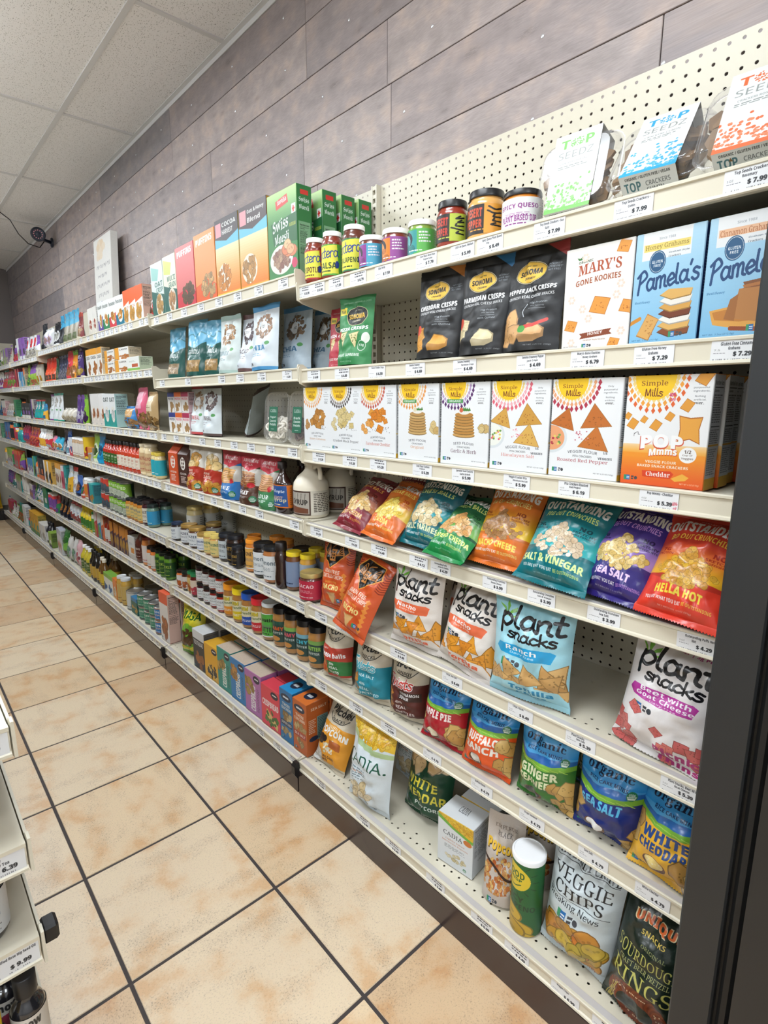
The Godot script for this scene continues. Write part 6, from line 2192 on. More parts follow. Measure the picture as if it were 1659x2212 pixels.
	lay(ve, 0.998, -0.468, 6, 0.035, 0.265, 0.0, -0.02)
	var pr := bag("pretzel_bag", "dark green pretzel ring bag beside the black cooler", "snack bag", 0.148, 0.258, 0.07, art_bag_misc("pretzel"), "pillow", "film", g)
	lay(pr, 0.975, -0.322, 6, 0.06, 0.245, -0.05, -0.05)


# ---------------------------------------------------------------- second section, item by item
func art_cereal(bg: String, top: String, word: String, wc: String, pic: String, kind: String) -> Dictionary:
	open(280, 330, k(bg))
	view(0, FB, FA, 1)
	match kind:
		"oat":
			shape([0.05, 0.05, 0.7, 0.14, 0.55, 0.34, 0.05, 0.3], k(top))
			text(word.split("|")[0], 0.3, 0.36, 0.95, 0.45, k(wc))
			text(word.split("|")[1], 0.4, 0.47, 0.95, 0.56, k(wc))
			shape([0, 0.5, 0.35, 0.55, 1, 0.62, 1, 1, 0, 1], k("2f6a60"))
			oval(0.62, 0.8, 0.3, 0.22, k("f6ead8"))
			food("odd", 0.38, 0.62, 0.86, 0.96, 30, 0.07, k(pic), k(pic).darkened(0.25))
		"puff":
			text(word, 0.1, 0.07, 0.9, 0.17, k(wc), "x", 0, 0.02)
			shape([0, 0.75, 0.6, 0.68, 1, 0.78, 1, 1, 0, 1], k(top))
			food("ball", 0.3, 0.62, 0.95, 0.95, 60, 0.055, k(pic), k(pic).darkened(0.3))
		"scene":
			bar(0, 0.0, 1, 0.3, k(top))
			shape([0.0, 0.24, 0.5, 0.3, 1, 0.22, 1, 0.45, 0, 0.45], k("6fc6e4"))
			for i in 20: bar(0, 0.36 + i * 0.03, 1, 0.395 + i * 0.03, k("f6eab8").lerp(k("f08a2a"), i / 19.0))
			bar(0.04, 0.05, 0.28, 0.22, k("e8a0a8"))
			text(word.split("|")[0], 0.32, 0.06, 0.92, 0.12, k(wc))
			text(word.split("|")[1], 0.32, 0.15, 0.78, 0.21, k(wc))
			oval(0.35, 0.76, 0.28, 0.18, k("f6ead8"))
			food("odd", 0.1, 0.6, 0.6, 0.92, 40, 0.06, k(pic), k(pic).darkened(0.25))
		"muesli":
			for i in 20: bar(0, i * 0.02, 1, i * 0.02 + 0.025, k("b9dc8a").lerp(k(bg), i / 19.0))
			shape([0.3, 0.1, 0.7, 0.06, 0.74, 0.16, 0.32, 0.2], k("d83a2e"))
			text("familia", 0.36, 0.09, 0.68, 0.155, k("ffffff"), "i", 0, 0.02)
			bar(0.84, 0.2, 0.97, 0.33, k("f2f4f0"))
			bar(0.885, 0.225, 0.925, 0.29, k("d8372c"))
			bar(0.865, 0.245, 0.945, 0.268, k("d8372c"))
			shape([0.12, 0.34, 1, 0.3, 1, 0.62, 0.2, 0.6], k("2a6a3c"))
			text("Swiss", 0.18, 0.32, 0.72, 0.46, k("ffffff"), "i", 0, 0.03)
			text("Muesli", 0.24, 0.48, 0.74, 0.61, k("ffffff"), "i", 0, 0.03)
			text("NO ADDED SUGAR", 0.76, 0.4, 0.97, 0.44, k("e6d84a"))
			oval(0.45, 0.78, 0.4, 0.17, k("f4eee4"))
			food("odd", 0.15, 0.66, 0.75, 0.9, 60, 0.05, k("caa888"), k("8a5a52"))
			food("chip", 0.5, 0.6, 0.95, 0.75, 6, 0.12, k("f4d0a0"), k("e0704a"))
			oval(0.9, 0.86, 0.09, 0.06, k("d8446a"))
	view(FA, FB, 1, 1)
	if kind == "muesli":
		bar(0, 0, 1, 1, k("2e7a3e"))
		shape([0.25, 0.05, 0.8, 0.05, 0.8, 0.1, 0.25, 0.1], k("d83a2e"))
		text("Swiss", 0.15, 0.13, 0.85, 0.19, k("ffffff"), "i")
		text("Muesli", 0.15, 0.21, 0.85, 0.27, k("ffffff"), "i")
		view(lerpf(FA, 1, 0.1), lerpf(FB, 1, 0.4), lerpf(FA, 1, 0.9), 1)
		facts(k("7fae84"), k("1a2a1c"))
	else:
		facts(k(bg).lerp(k(top), 0.3), k("3a3a3a"))
	view(0, 0, FA, FB)
	bar(0, 0, 1, 1, k(top))
	return close()


func art_crisp(bg: String, word: String, wc: String, pic: String, up: bool, top: String) -> Dictionary:
	open(230, 270, k(bg))
	view(0, FB, FA, 1)
	oval(0.74, 0.13, 0.2, 0.085, k("231f3a"))
	bar(0.62, 0.11, 0.86, 0.14, k("f2f0ea"))
	if up:
		vtext(word, 0.34, 0.3, 0.66, 0.92, k(wc), "x")
		food("odd", -0.05, 0.2, 0.5, 0.5, 10, 0.13, k(pic), k(pic).darkened(0.3))
		lines(0.74, 0.34, 0.9, 0.9, 14, k(bg).darkened(0.4))
	else:
		text(word, 0.06, 0.34, 0.94, 0.5, k(wc), "x")
		shape([0.3, 0.55, 0.9, 0.85, 0.86, 0.98, 0.25, 0.72], k("e8c878"))
		food("odd", 0.2, 0.56, 0.9, 0.96, 26, 0.06, k(pic), k(pic).darkened(0.35))
	view(FA, FB, 1, 1)
	bar(0, 0, 1, 1, k(bg).lerp(k("000000"), 0.06))
	oval(0.5, 0.2, 0.3, 0.08, k("231f3a"))
	lines(0.15, 0.4, 0.85, 0.9, 12, k(bg).darkened(0.45))
	view(0, 0, FA, FB)
	bar(0, 0, 1, 1, k(top))
	if top == "dcc8b4": grain(0.05)
	return close()


func art_tall(bg: String, word: String, band: String, top: String) -> Dictionary:
	open(230, 300, k(bg))
	view(0, FB, FA, 1)
	oval(0.5, 0.14, 0.4, 0.07, k("22304a"))
	bar(0.28, 0.12, 0.72, 0.155, k("e8eef4"))
	text("THIN", 0.2, 0.25, 0.8, 0.31, k("f6eee0"))
	text("CRACKERS", 0.1, 0.33, 0.9, 0.39, k("f6eee0"))
	food("sq", 0.15, 0.44, 0.9, 0.58, 8, 0.13, k("d8bf8a"), k("8a6a3a"))
	bar(0.04, 0.6, 0.96, 0.7, k(band))
	text(word, 0.1, 0.625, 0.9, 0.675, k("f2e8dc"))
	food("sq", 0.15, 0.74, 0.9, 0.86, 8, 0.12, k("d8bf8a"), k("8a6a3a"))
	badge(0.1, 0.91, 0.08)
	view(FA, FB, 1, 1)
	bar(0, 0, 1, 1, k(bg).darkened(0.05))
	text(word, 0.2, 0.1, 0.9, 0.15, k("f4e4d0"))
	bar(0.45, 0.3, 0.95, 0.75, k("7a9a94"))
	lines(0.5, 0.32, 0.9, 0.74, 14, k("2a3a3a"))
	lines(0.08, 0.32, 0.4, 0.6, 8, k("f0e0cc"))
	oval(0.3, 0.7, 0.2, 0.05, k("22304a"))
	view(0, 0, FA, FB)
	bar(0, 0, 1, 1, k(top))
	oval(0.5, 0.5, 0.28, 0.25, k("22304a"))
	bar(0.34, 0.42, 0.66, 0.56, k("e8eef4"))
	return close()


func _mid() -> void:
	var D: Array = DECKS[1]
	# top shelf: cereal
	var g := "cereal boxes on the second section's top shelf"
	var ce := [
		[0.140, 0.225, -2.612, ["e4f0ea", "9ad0c8", "OAT|CRISP", "2f6a60", "d9a860", "oat"], "white and teal cereal box, first of the cereal row"],
		[0.136, 0.230, -2.468, ["f2f6dc", "d8e87a", "MULTI|GRAIN", "3a6a60", "d8a06a", "oat"], "white cereal box with lime corner and teal foot"],
		[0.178, 0.240, -2.307, ["e87a78", "d83a48", "PUFFINS", "ffffff", "7a5a3a", "puff"], "pink-red cereal box with dark brown cereal bowl"],
		[0.178, 0.250, -2.122, ["f4a05c", "f0662c", "PUFFINS", "fff4e6", "e8b878", "puff"], "orange cereal box beside the pink-red one"],
		[0.176, 0.262, -1.938, ["f4d24a", "4a4448", "COCOA|HARVEST", "f2f2ee", "e8963a", "scene"], "yellow and orange cereal box with dark grey top"],
		[0.184, 0.262, -1.752, ["f2b23a", "4a3a3e", "Oats & Honey|Blend", "f2f2ee", "d9a058", "scene"], "cereal box with brown top, blue sky and yellow field"],
	]
	for q: Array in ce:
		var a: Array = q[3]
		var o := carton("cereal_box", q[4], "box", q[0], q[1], 0.055, art_cereal(a[0], a[1], a[2], a[3], a[4], a[5]), g)
		put(o, 0.996 + 0.0275, D[0] + 0.001, q[2])
	var mu := art_cereal("3f8a4a", "2e7a3e", "Swiss", "ffffff", "caa888", "muesli")
	for i in 4:
		var o := carton("cereal_box", ["green muesli box with fruit bowl, front of its row", "second green muesli box in its row", "third green muesli box in its row", "rearmost green muesli box by the pegboard"][i], "box", 0.166, 0.252, 0.055, mu, "green muesli boxes")
		put(o, 0.996 + 0.0275 + [0.0, 0.085, 0.155, 0.22][i], D[0] + 0.001, -1.572 + [0.0, 0.012, 0.016, 0.022][i])

	# second shelf: granola pouches
	g = "granola pouches on the second section's second shelf"
	var gr := [
		["1f5a54", "6ab8dc", "d9b890", "GRANOLA", "ffffff", -2.545, 0.14, 0.222, 1.02, "dark green and sky blue granola pouch nearest the white boxes"],
		["1f5a54", "6ab8dc", "d9b890", "GRANOLA", "ffffff", -2.405, 0.13, 0.225, 1.06, "dark green granola pouch half hidden, second of its kind"],
		["1f5a54", "6ab8dc", "d9a860", "GRANOLA", "ffffff", -2.285, 0.155, 0.228, 1.0, "dark green granola pouch with orange peak, third of its kind"],
		["1f5a54", "6ab8dc", "d9a860", "GRANOLA", "ffffff", -2.14, 0.14, 0.215, 1.01, "dark green granola pouch beside the first white pouch"],
	]
	for q: Array in gr:
		var o := bag("granola_pouch", q[9], "pouch", q[6], q[7], 0.06, art_bag(q[0], q[1], q[2], q[3], q[4], 1, 1.3), "pouch", "film", g, 14, 18)
		put(o, q[8] + 0.012, D[1] + 0.003, q[5], 0.1, 0.08)
	var gw := [
		["dfeae8", "bcd8d0", "c89058", "GRANOLA", "5a7a88", -1.995, 0.145, 0.215, 1.0, 0.04, "white granola pouch with pale green zip strip and nut picture"],
		["dfe6ee", "6a4a48", "5a4048", "CACAO", "5a4a50", -1.868, 0.125, 0.21, 1.01, 0.1, "white granola pouch with dark cacao picture and brown foot"],
		["e2ebf2", "4a9ad0", "b8845a", "CHIA", "3a86b8", -1.735, 0.155, 0.222, 1.0, 0.05, "white granola pouch with blue foot and top bending over"],
		["c2d2de", "4a86b0", "8a6a4a", "CHIA", "3a6a90", -1.70, 0.165, 0.222, 1.105, 0.03, "white granola pouch standing further back, colours darkened for shade"],  # the white chia print again, with shade put into its colours
		["c2d2de", "4a86b0", "8a6a4a", "CHIA", "3a6a90", -1.635, 0.13, 0.215, 1.18, 0.03, "white granola pouch at the very back by the red pouch, colours darkened for shade"],  # rear copy of the white print, shade likewise mixed into the colours
	]
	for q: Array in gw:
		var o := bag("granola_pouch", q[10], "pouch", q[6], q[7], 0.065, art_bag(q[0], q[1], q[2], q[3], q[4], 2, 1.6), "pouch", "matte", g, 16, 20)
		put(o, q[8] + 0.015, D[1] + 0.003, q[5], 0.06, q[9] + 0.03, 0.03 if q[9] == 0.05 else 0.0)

	# third shelf
	g = "small oatmeal cartons stacked two high"
	for i in 3:
		var cell := art_box(["f1ece6", "f3efe9", "f3efe9"][i], ["2b3a86", "e86a2e", "b8325a"][i], "c89a62", "PROTEIN", ["3a3a5a", "e0506a", "e0506a"][i], 0, 0.8)
		for lv in 2:
			var o := carton("oatmeal_carton", "%s-topped small oatmeal carton, %s of its stack" % [["navy", "orange", "wine red"][i], ["bottom", "top"][lv]], "box", 0.076, 0.094, 0.06, cell, g)
			put(o, 1.035 + 0.03, D[2] + 0.001 + lv * 0.0945, -2.655 + i * 0.08)
	g = "white hot cereal pouches on the second section's third shelf"
	var hc := [["e6eef0", "c8474a", "d9b088", "OATMEAL", "c8474a", -2.40, 1.05, "white hot cereal pouch with red foot"], ["e2eaee", "54403c", "7a5a56", "OATMEAL", "6a5a5a", -2.245, 1.035, "white hot cereal pouch with dark brown foot"]]
	for q: Array in hc:
		var o := bag("cereal_pouch", q[7], "pouch", 0.155, 0.215, 0.06, art_bag(q[0], q[1], q[2], q[3], q[4], 2, 1.6), "pouch", "matte", g, 14, 18)
		put(o, q[6] + 0.012, D[2] + 0.003, q[5], 0.05, 0.04)
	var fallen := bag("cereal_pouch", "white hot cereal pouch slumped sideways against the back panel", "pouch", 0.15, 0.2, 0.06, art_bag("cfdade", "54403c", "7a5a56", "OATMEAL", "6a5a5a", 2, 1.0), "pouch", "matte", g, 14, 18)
	put(fallen, 1.18, D[2] + 0.022, -2.13, -0.9, 0.35, -0.3)
	var pz := [["efe9dd", "YOGURT", -1.712, "clear tray of white yogurt pretzels with green label"], ["4a2a1e", "DARK", -1.562, "clear tray of dark chocolate pretzels with green label"]]
	for q: Array in pz:
		var o := clamshell("pretzel_tray", q[3], 0.128, 0.178, 0.05, [q[0]], 46, "twist", 0.025)
		open(110, 180, k("1d6a4e"))
		text("CADIA", 0.14, 0.1, 0.86, 0.22, k("f2f4ee"), "s")
		for i in 3: text([["Yogurt", "Covered", "Pretzels"], ["Dark", "Chocolate", "Pretzels"]][0 if q[1] == "YOGURT" else 1][i], 0.14, 0.38 + i * 0.14, 0.86, 0.48 + i * 0.14, k("f2f4ee"))
		lines(0.3, 0.9, 0.7, 0.93, 1, k("cfe0d4"))
		var c := close()
		part(o, "paper_label", slab_uv(0.05, 0.085, 0.0006, c.r), printed(c.p, "paper"), Vector3(0.006, 0.082, 0.0256))
		put(o, 1.008 + 0.028, D[2] + 0.002, q[2], 0.05, 0.1)

	# fourth shelf
	g = "gabled mix cartons"
	for i in 2:
		var bgc: String = ["d9572c", "4a2a22"][i]
		open(200, 220, k(bgc))
		view(0, FB, FA, 1)
		oval(0.5, 0.28, 0.26, 0.2, k("f4ece2"))
		for q in 6: oval(0.42 + (q % 2) * 0.16, 0.16 + (q / 2) * 0.11, 0.06, 0.045, k(bgc))
		text("CASSAVA" if i == 0 else "COCOA", 0.16, 0.56, 0.84, 0.63, k("f6eee6"))
		lines(0.2, 0.68, 0.8, 0.9, 5, k("f0d8cc"))
		view(FA, FB, 1, 1)
		lines(0.15, 0.2, 0.85, 0.8, 12, k("e0c8bc"))
		var cell := close()
		var o := thing("gabled_carton", ["orange gabled carton with white oval", "dark brown gabled carton with white oval"][i], "carton", g)
		var b := MB.new()
		b.carton(Vector3(0, 0.075, 0), Vector3(0.085, 0.15, 0.075), 0.001, sub(cell.r, 0, FB, FA, 1), sub(cell.r, FA, FB, 1, 1), sub(cell.r, 0.2, 0, 0.4, 0.05))
		part(o, "carton_body", b.mesh(), printed(cell.p, "carton"))
		var rf := MB.new()
		var w := 0.0425
		var d := 0.0375
		var rr := sub(cell.r, 0.05, 0.0, 0.5, 0.1)
		rf.quad(Vector3(-w, 0.15, d), Vector3(w, 0.15, d), Vector3(w, 0.19, 0.002), Vector3(-w, 0.19, 0.002), rr)
		rf.quad(Vector3(w, 0.15, -d), Vector3(-w, 0.15, -d), Vector3(-w, 0.19, -0.002), Vector3(w, 0.19, -0.002), rr)
		rf.tri(Vector3(w, 0.15, d), Vector3(w, 0.15, -d), Vector3(w, 0.19, 0), rr.position)
		rf.tri(Vector3(-w, 0.15, -d), Vector3(-w, 0.15, d), Vector3(-w, 0.19, 0), rr.position)
		rf.box(Vector3(0, 0.197, 0), Vector3(2 * w, 0.014, 0.004))
		for q in range(rf.u.size() - 24, rf.u.size()): rf.u[q] = rr.position
		part(o, "gable_top", rf.mesh(), printed(cell.p, "carton"))
		put(o, 1.0 + 0.04, D[3] + 0.001, -2.605 + i * 0.115, 0.1)
	g = "pancake mix bags on the second section's fourth shelf"
	var pm := [
		["b5482c", "f2ece0", "e8a850", "CLASSIC", "fff2e0", -2.385, 0.15, 0.195, 6, "brown and white waffle mix bag next to the gabled cartons"],
		["b5482c", "f2ece0", "e8a850", "CLASSIC", "fff2e0", -2.222, 0.155, 0.193, 6, "brown and white waffle mix bag next to the blue-footed bag"],
		["2f74b8", "d84a58", "e2a45a", "FREE", "ffffff", -2.05, 0.14, 0.194, 5, "pancake mix bag with red top and blue foot"],
		["5a3a2e", "dc4656", "a8663a", "WHEAT", "ffffff", -1.89, 0.155, 0.196, 5, "pancake mix bag with red top and brown foot"],
		["4a8a5a", "d84a58", "e8a878", "FLOUR", "ffffff", -1.752, 0.134, 0.196, 5, "pancake mix bag with red top and green foot"],
	]
	for q: Array in pm:
		var o := bag("pancake_mix_bag", q[9], "pouch", q[6], q[7], 0.075, art_bag(q[0], q[1], q[2], q[3], q[4], q[8], 1.5), "pouch", "film", g, 16, 20)
		put(o, 1.0 + 0.025, D[3] + 0.003, q[5], 0.04, 0.03)
	for i in 2:
		var o := bottle("syrup_bottle", ["dark maple syrup bottle with orange oval label", "dark maple syrup bottle behind the labelled one"][i], "bottle", 0.042, 0.182, 0.014, 0.62, 0.024, "2a1410", "1b1210", art_wrap("e87a24", "2a5aa0", "Maple", "ffffff", "Syrup", "fbe6b0", "i") if i == 0 else {}, 0.12, 0.56, "dark syrup bottles", 22, 0.96, 0.55)
		put(o, 1.022 + i * 0.1, D[3] + 0.001, -1.662 - i * 0.03, 0.15)
	for i in 2:
		var o := thing("syrup_jug", ["cream plastic syrup jug with brown label, at the section joint", "cream plastic syrup jug standing further back"][i], "jug", "cream syrup jugs")
		var b := MB.new()
		b.lathe([Vector2(0, 0.002), Vector2(0.054, 0), Vector2(0.06, 0.005), Vector2(0.061, 0.1), Vector2(0.058, 0.118), Vector2(0.045, 0.138), Vector2(0.028, 0.152), Vector2(0.02, 0.162), Vector2(0.018, 0.176)], 30)
		part(o, "jug_body", b.mesh(), plain("ddd6c4", 0.4))
		var c := MB.new()
		c.lathe([Vector2(0.018, 0.174), Vector2(0.0215, 0.174), Vector2(0.0215, 0.19), Vector2(0.02, 0.191), Vector2(0, 0.191)], 24)
		part(o, "cap", c.mesh(), plain("e6e0d0", 0.4))
		var h := MB.new()
		h.tube([Vector3(0.018, 0.168, 0), Vector3(0.034, 0.176, 0), Vector3(0.046, 0.168, 0), Vector3(0.05, 0.15, 0), Vector3(0.049, 0.13, 0)], 0.0075, 10)
		part(o, "handle", h.mesh(), plain("ddd6c4", 0.4))
		open(300, 150, k("e4ddcc"))
		view(0.1, 0, 0.68, 1)
		bar(0, 0, 1, 1, k("4a3228"))
		bar(0.03, 0.06, 0.97, 0.94, k("b9b2a6"))
		for q in 10: line([0.08 + q * 0.09, 0.1, 0.1 + q * 0.085, 0.5], 0.02, k("8a847a"))
		text("MAPLE SYRUP", 0.06, 0.36, 0.94, 0.58, k("2a2422"), "b", 0.02)
		shape([0.05, 0.7, 0.5, 0.62, 0.95, 0.72, 0.95, 0.92, 0.05, 0.92], k("7a4a34"))
		bar(0.1, 0.12, 0.26, 0.28, k("5aa060"))
		view(0.7, 0, 1, 1)
		lines(0.06, 0.1, 0.9, 0.9, 11, k("5a5148"))
		var cl := close()
		var lb := MB.new()
		lb.lathe([Vector2(0.0618, 0.012), Vector2(0.0618, 0.094)], 30, 4.6, cl.r)
		part(o, "label", lb.mesh(), printed(cl.p, "carton"))
		put(o, [1.066, 1.196][i], DECKS[1][3] + 0.001, [-1.553, -1.568][i], [0.1, 0.5][i])

	# fifth shelf: spreads and honey
	var s5 := [
		["jar", -2.600, 1.092, 0.040, 0.165, "cbbd8c", "c9b678", "d9dcd8", "", "D", "2a2a2a", "olive jar with pale label and gold lid, front of three"],
		["jar", -2.600, 1.175, 0.040, 0.165, "cbbd8c", "c9b678", "d9dcd8", "", "D", "2a2a2a", "olive jar with pale label, middle of three"],
		["jar", -2.590, 1.258, 0.040, 0.165, "cbbd8c", "c9b678", "d9dcd8", "", "D", "2a2a2a", "olive jar with pale label, rear of three"],
		["jar", -2.657, 1.022, 0.029, 0.088, "2a1a18", "23304a", "e8ecee", "", "NUT", "3a4a6a", "small dark spread jar with navy lid by the bracket"],
		["jar", -2.552, 1.04, 0.042, 0.093, "4a2a1c", "b8924e", "e8eaea", "", "HAZEL", "4a4a5a", "squat chocolate spread jar with gold lid, first"],
		["jar", -2.458, 1.04, 0.042, 0.094, "5a3422", "b8924e", "eceeee", "", "HAZEL", "3a4a5a", "squat chocolate spread jar with gold lid, second"],
		["jar", -2.372, 1.035, 0.036, 0.082, "d9c49a", "c8a25a", "e8ecf2", "", "ALMOND", "3a4a7a", "squat pale spread jar with gold lid"],
		["jar", -2.500, 1.14, 0.040, 0.094, "5a3422", "c2a260", "eceeee", "", "HAZEL", "3a4a5a", "squat chocolate spread jar standing behind, gold lid"],
		["jar", -2.300, 1.03, 0.030, 0.096, "c99a5a", "d9c06a", "f0d88a", "", "TAHINI", "2f6a5a", "slim tan spread jar with yellow lid, first of two"],
		["jar", -2.235, 1.03, 0.030, 0.099, "c99a5a", "d9c06a", "f0d88a", "", "TAHINI", "2f6a5a", "slim tan spread jar with yellow lid, second of two"],
		["jar", -2.160, 1.04, 0.036, 0.117, "2a1c16", "22262e", "ccd4d6", "", "BUTTER", "2a2a2a", "dark nut butter jar with grey label and black lid"],
		["jar", -2.078, 1.04, 0.038, 0.124, "2a1a14", "1c1e24", "1a1a1c", "", "BUTTER", "c9a04a", "dark nut butter jar with black label and black lid"],
		["jar", -2.025, 0.998 + 0.02, 0.024, 0.088, "1f1512", "1c1e24", "1a1a1c", "", "MINI", "c9a04a", "small black jar at the shelf front"],
		["jar", -2.02, 1.095, 0.032, 0.126, "d8822c", "e0862c", "f0ece2", "", "HONEY", "3a3a3a", "honey jar with orange lid, behind the small black jar"],
		["jar", -1.945, 1.05, 0.034, 0.130, "c8762a", "e8902e", "f2eadc", "f0b45a", "HONEY", "3a3a3a", "honey jar with orange lid, in front"],
		["jar", -1.93, 1.15, 0.034, 0.128, "c8762a", "d98a34", "f2eadc", "", "HONEY", "3a3a3a", "honey jar with orange lid, back row"],
		["jar", -1.86, 1.15, 0.034, 0.126, "b86a2a", "d98a34", "f2eadc", "", "HONEY", "3a3a3a", "honey jar with brown-orange lid, back row right"],
		["jar", -1.858, 1.045, 0.041, 0.133, "1d1512", "1c1e22", "eef1f2", "", "almond", "5a6a74", "dark almond butter jar with white label"],
		["jar", -1.772, 1.038, 0.040, 0.138, "a86a3a", "1c1e22", "eef1f2", "", "almond", "5a6a74", "brown almond butter jar with white label"],
		["bottle", -1.690, 1.022, 0.026, 0.170, "2a1510", "1a1210", "", "", "", "", "dark chocolate sauce squeeze bottle"],
		["jar", -1.642, 1.045, 0.030, 0.141, "6a4022", "e0c72c", "8a9cba", "", "", "2a3a5a", "bee pollen jar with yellow lid and blue label, first"],
		["jar", -1.578, 1.062, 0.030, 0.141, "c8963a", "e0c72c", "a8b4c4", "", "", "2a3a5a", "bee pollen jar with yellow lid and grey label, second"],
		["jar", -1.626, 1.132, 0.030, 0.141, "a8782a", "c9b02c", "a8b4c4", "", "", "2a3a5a", "bee pollen jar with yellow lid, back row left"],
		["jar", -1.556, 1.132, 0.030, 0.141, "b88a3a", "b9a43a", "a8b4c4", "", "", "2a3a5a", "bee pollen jar with yellow lid, back row right"],
		["jar", -1.508, 1.028, 0.043, 0.100, "5a2a22", "b8a468", "c22c46", "", "CACAO", "f6e2e2", "wide jar with crimson label and gold lid at the joint"],
		["jar", -1.70, 1.12, 0.040, 0.13, "2a1712", "1c1512", "d8d4d0", "", "", "5a4a44", "dark jar standing behind the chocolate bottle"],
	]
	for q: Array in s5:
		var cell := {}
		if q[7]: cell = art_wrap(q[7], q[8], q[9], q[10], "", q[10])
		var o: Node3D
		if q[0] == "jar":
			o = jar("spread_jar", q[11], "jar", q[3], q[4], 0.016 if q[4] > 0.09 else 0.013, q[3] * 0.93, q[5], q[6], cell, 0.1, 0.76, "spread and honey jars, second section", 18, 0.5 if q[6] in ["b8924e", "c9b678", "b8a468", "c8a25a", "c2a260"] else 0.0)
		else:
			o = bottle("sauce_bottle", q[11], "bottle", q[3], q[4], 0.018, 0.72, 0.03, q[5], q[6], cell, 0.1, 0.5, "", 18, 0.85)
		put(o, q[2], D[4] + 0.004, q[1], 0.35)

	# sixth shelf: jams and nut butters
	var s6 := [
		[-2.660, 1.03, 0.027, 0.090, "d8743a", "241a16", "f2ece6", "", "fruit", "d86a2a", "small orange preserve jar with dark lid"],
		[-2.605, 1.035, 0.028, 0.094, "3a1a14", "1f2a24", "e8e4de", "", "fruit", "d87a4a", "small dark preserve jar with dark lid"],
		[-2.548, 1.04, 0.029, 0.106, "8a4a1c", "2a7a4a", "e8c87a", "", "fruit", "e0742a", "apricot jam jar with green lid"],
		[-2.487, 1.03, 0.029, 0.110, "5a1a1a", "2a7a4a", "f0dcc8", "", "fruit", "d8485a", "strawberry jam jar with green lid"],
	]
	for q: Array in s6:
		var o := jar("jam_jar", q[10], "jar", q[2], q[3], 0.013, q[2] * 0.95, q[4], q[5], art_wrap(q[6], q[7], "", "555555", "", q[9], "b", "fruit"), 0.1, 0.74, "jam jars, second section", 16)
		put(o, q[1], D[5] + 0.004, q[0], 0.35)
	for i in 4:
		for lv in 2:
			var fillc: String = ["3a1420", "3a1418", "8a1f1c", "a82a1c"][i]
			var o := jar("jam_jar", "%s white-labelled jam jar, %s of its stack" % [["first", "second", "third", "fourth"][i], ["bottom", "top"][lv]], "jar", 0.031, 0.084, 0.014, 0.031, fillc, "1f1c1c", art_wrap("eef0f0", "", "CADIA", "3a3c40", "", "a8484a", "s"), 0.14, 0.72, "white-labelled jam jars stacked two high", 16)
			put(o, 1.035, D[5] + 0.004 + lv * 0.0842, -2.42 + i * 0.068, 0.35)
	var pb := [
		["f09a2a", "Kids", -2.143, "peanut butter jar with orange lid"], ["f2d52a", "", -2.062, "peanut butter jar with yellow lid"],
		["2a5ab8", "", -1.981, "peanut butter jar with blue lid"], ["d8303a", "", -1.900, "peanut butter jar with red lid"],
	]
	for i in 4:
		for rowi in 2:
			var q: Array = pb[i]
			open(240, 130, k("efe6c0"))
			view(0.2, 0, 0.8, 1)
			text("Wild", 0.2, 0.1, 0.66, 0.3, k("3a3020"), "x", 0, 0.06)
			text("Wild", 0.19, 0.09, 0.65, 0.29, k("f2dc3a"), "x", 0, 0.06)
			text("Friends", 0.24, 0.33, 0.76, 0.46, k("4a6a3a"), "b", 0, 0.04)
			shape([0.0, 0.62, 1, 0.54, 1, 1, 0, 1], k(q[0]))
			lines(0.2, 0.72, 0.8, 0.86, 2, k("ffffff"))
			view(0, 0, 0.2, 1)
			lines(0.1, 0.1, 0.9, 0.9, 8, k("8a8468"))
			var cell := close()
			var o := jar("peanut_butter_jar", q[3] + (", front row" if rowi == 0 else ", second row"), "jar", 0.037, 0.146, 0.026, 0.036, "a8743c", q[0], cell, 0.1, 0.66, "peanut butter jars with coloured lids", 20)
			put(o, 1.042 + rowi * 0.08, D[5] + 0.004, q[2] + rowi * 0.012, 0.4)
	var wl := jar("nut_butter_jar", "nut butter jar with white lid and green and white label", "jar", 0.039, 0.150, 0.016, 0.037, "a87a4a", "dfe8ee", art_wrap("f2f2ee", "5cb84a", "Justin", "1a1a1a", "BUTTER", "2a3a2a", "x"), 0.1, 0.74, "", 20)
	put(wl, 1.045, D[5] + 0.004, -1.818, 0.4)
	var al := [["e0622a", "AMY", -1.738, "2a5a4c", "nut butter jar with black lid and orange word on dark label"], ["e05a6a", "AMY", -1.657, "8ac05a", "nut butter jar with black lid and lime band label"], ["4ac0d8", "CHY", -1.576, "7fb8cc", "nut butter jar with black lid and blue band label"], ["9ad05a", "BUTTER", -1.500, "7fb05a", "nut butter jar with black lid, last before the joint"]]
	for i in 4:
		for rowi in 2:
			var q: Array = al[i]
			open(240, 130, k("2a4a44"))
			view(0.2, 0, 0.8, 1)
			bar(0, 0, 1, 0.18, k(q[3]))
			text(q[1], 0.22, 0.26, 0.78, 0.44, k(q[0]), "x")
			text("BUTTER", 0.26, 0.52, 0.74, 0.62, k("eaf0ea"))
			oval(0.4, 0.84, 0.22, 0.12, k("d9954a"))
			view(0.8, 0, 1, 1)
			bar(0, 0.1, 1, 0.9, k("dfe4e0"))
			lines(0.1, 0.14, 0.9, 0.86, 9, k("4a5450"))
			var cell := close()
			var o := jar("nut_butter_jar", q[4] + (", front row" if rowi == 0 else ", second row"), "jar", 0.037, 0.152, 0.022, 0.034, "a5763f", "17181a", cell, 0.14, 0.68, "nut butter jars with black lids", 20)
			put(o, 1.045 + rowi * 0.082, D[5] + 0.004, q[2] + rowi * 0.01, 0.4)

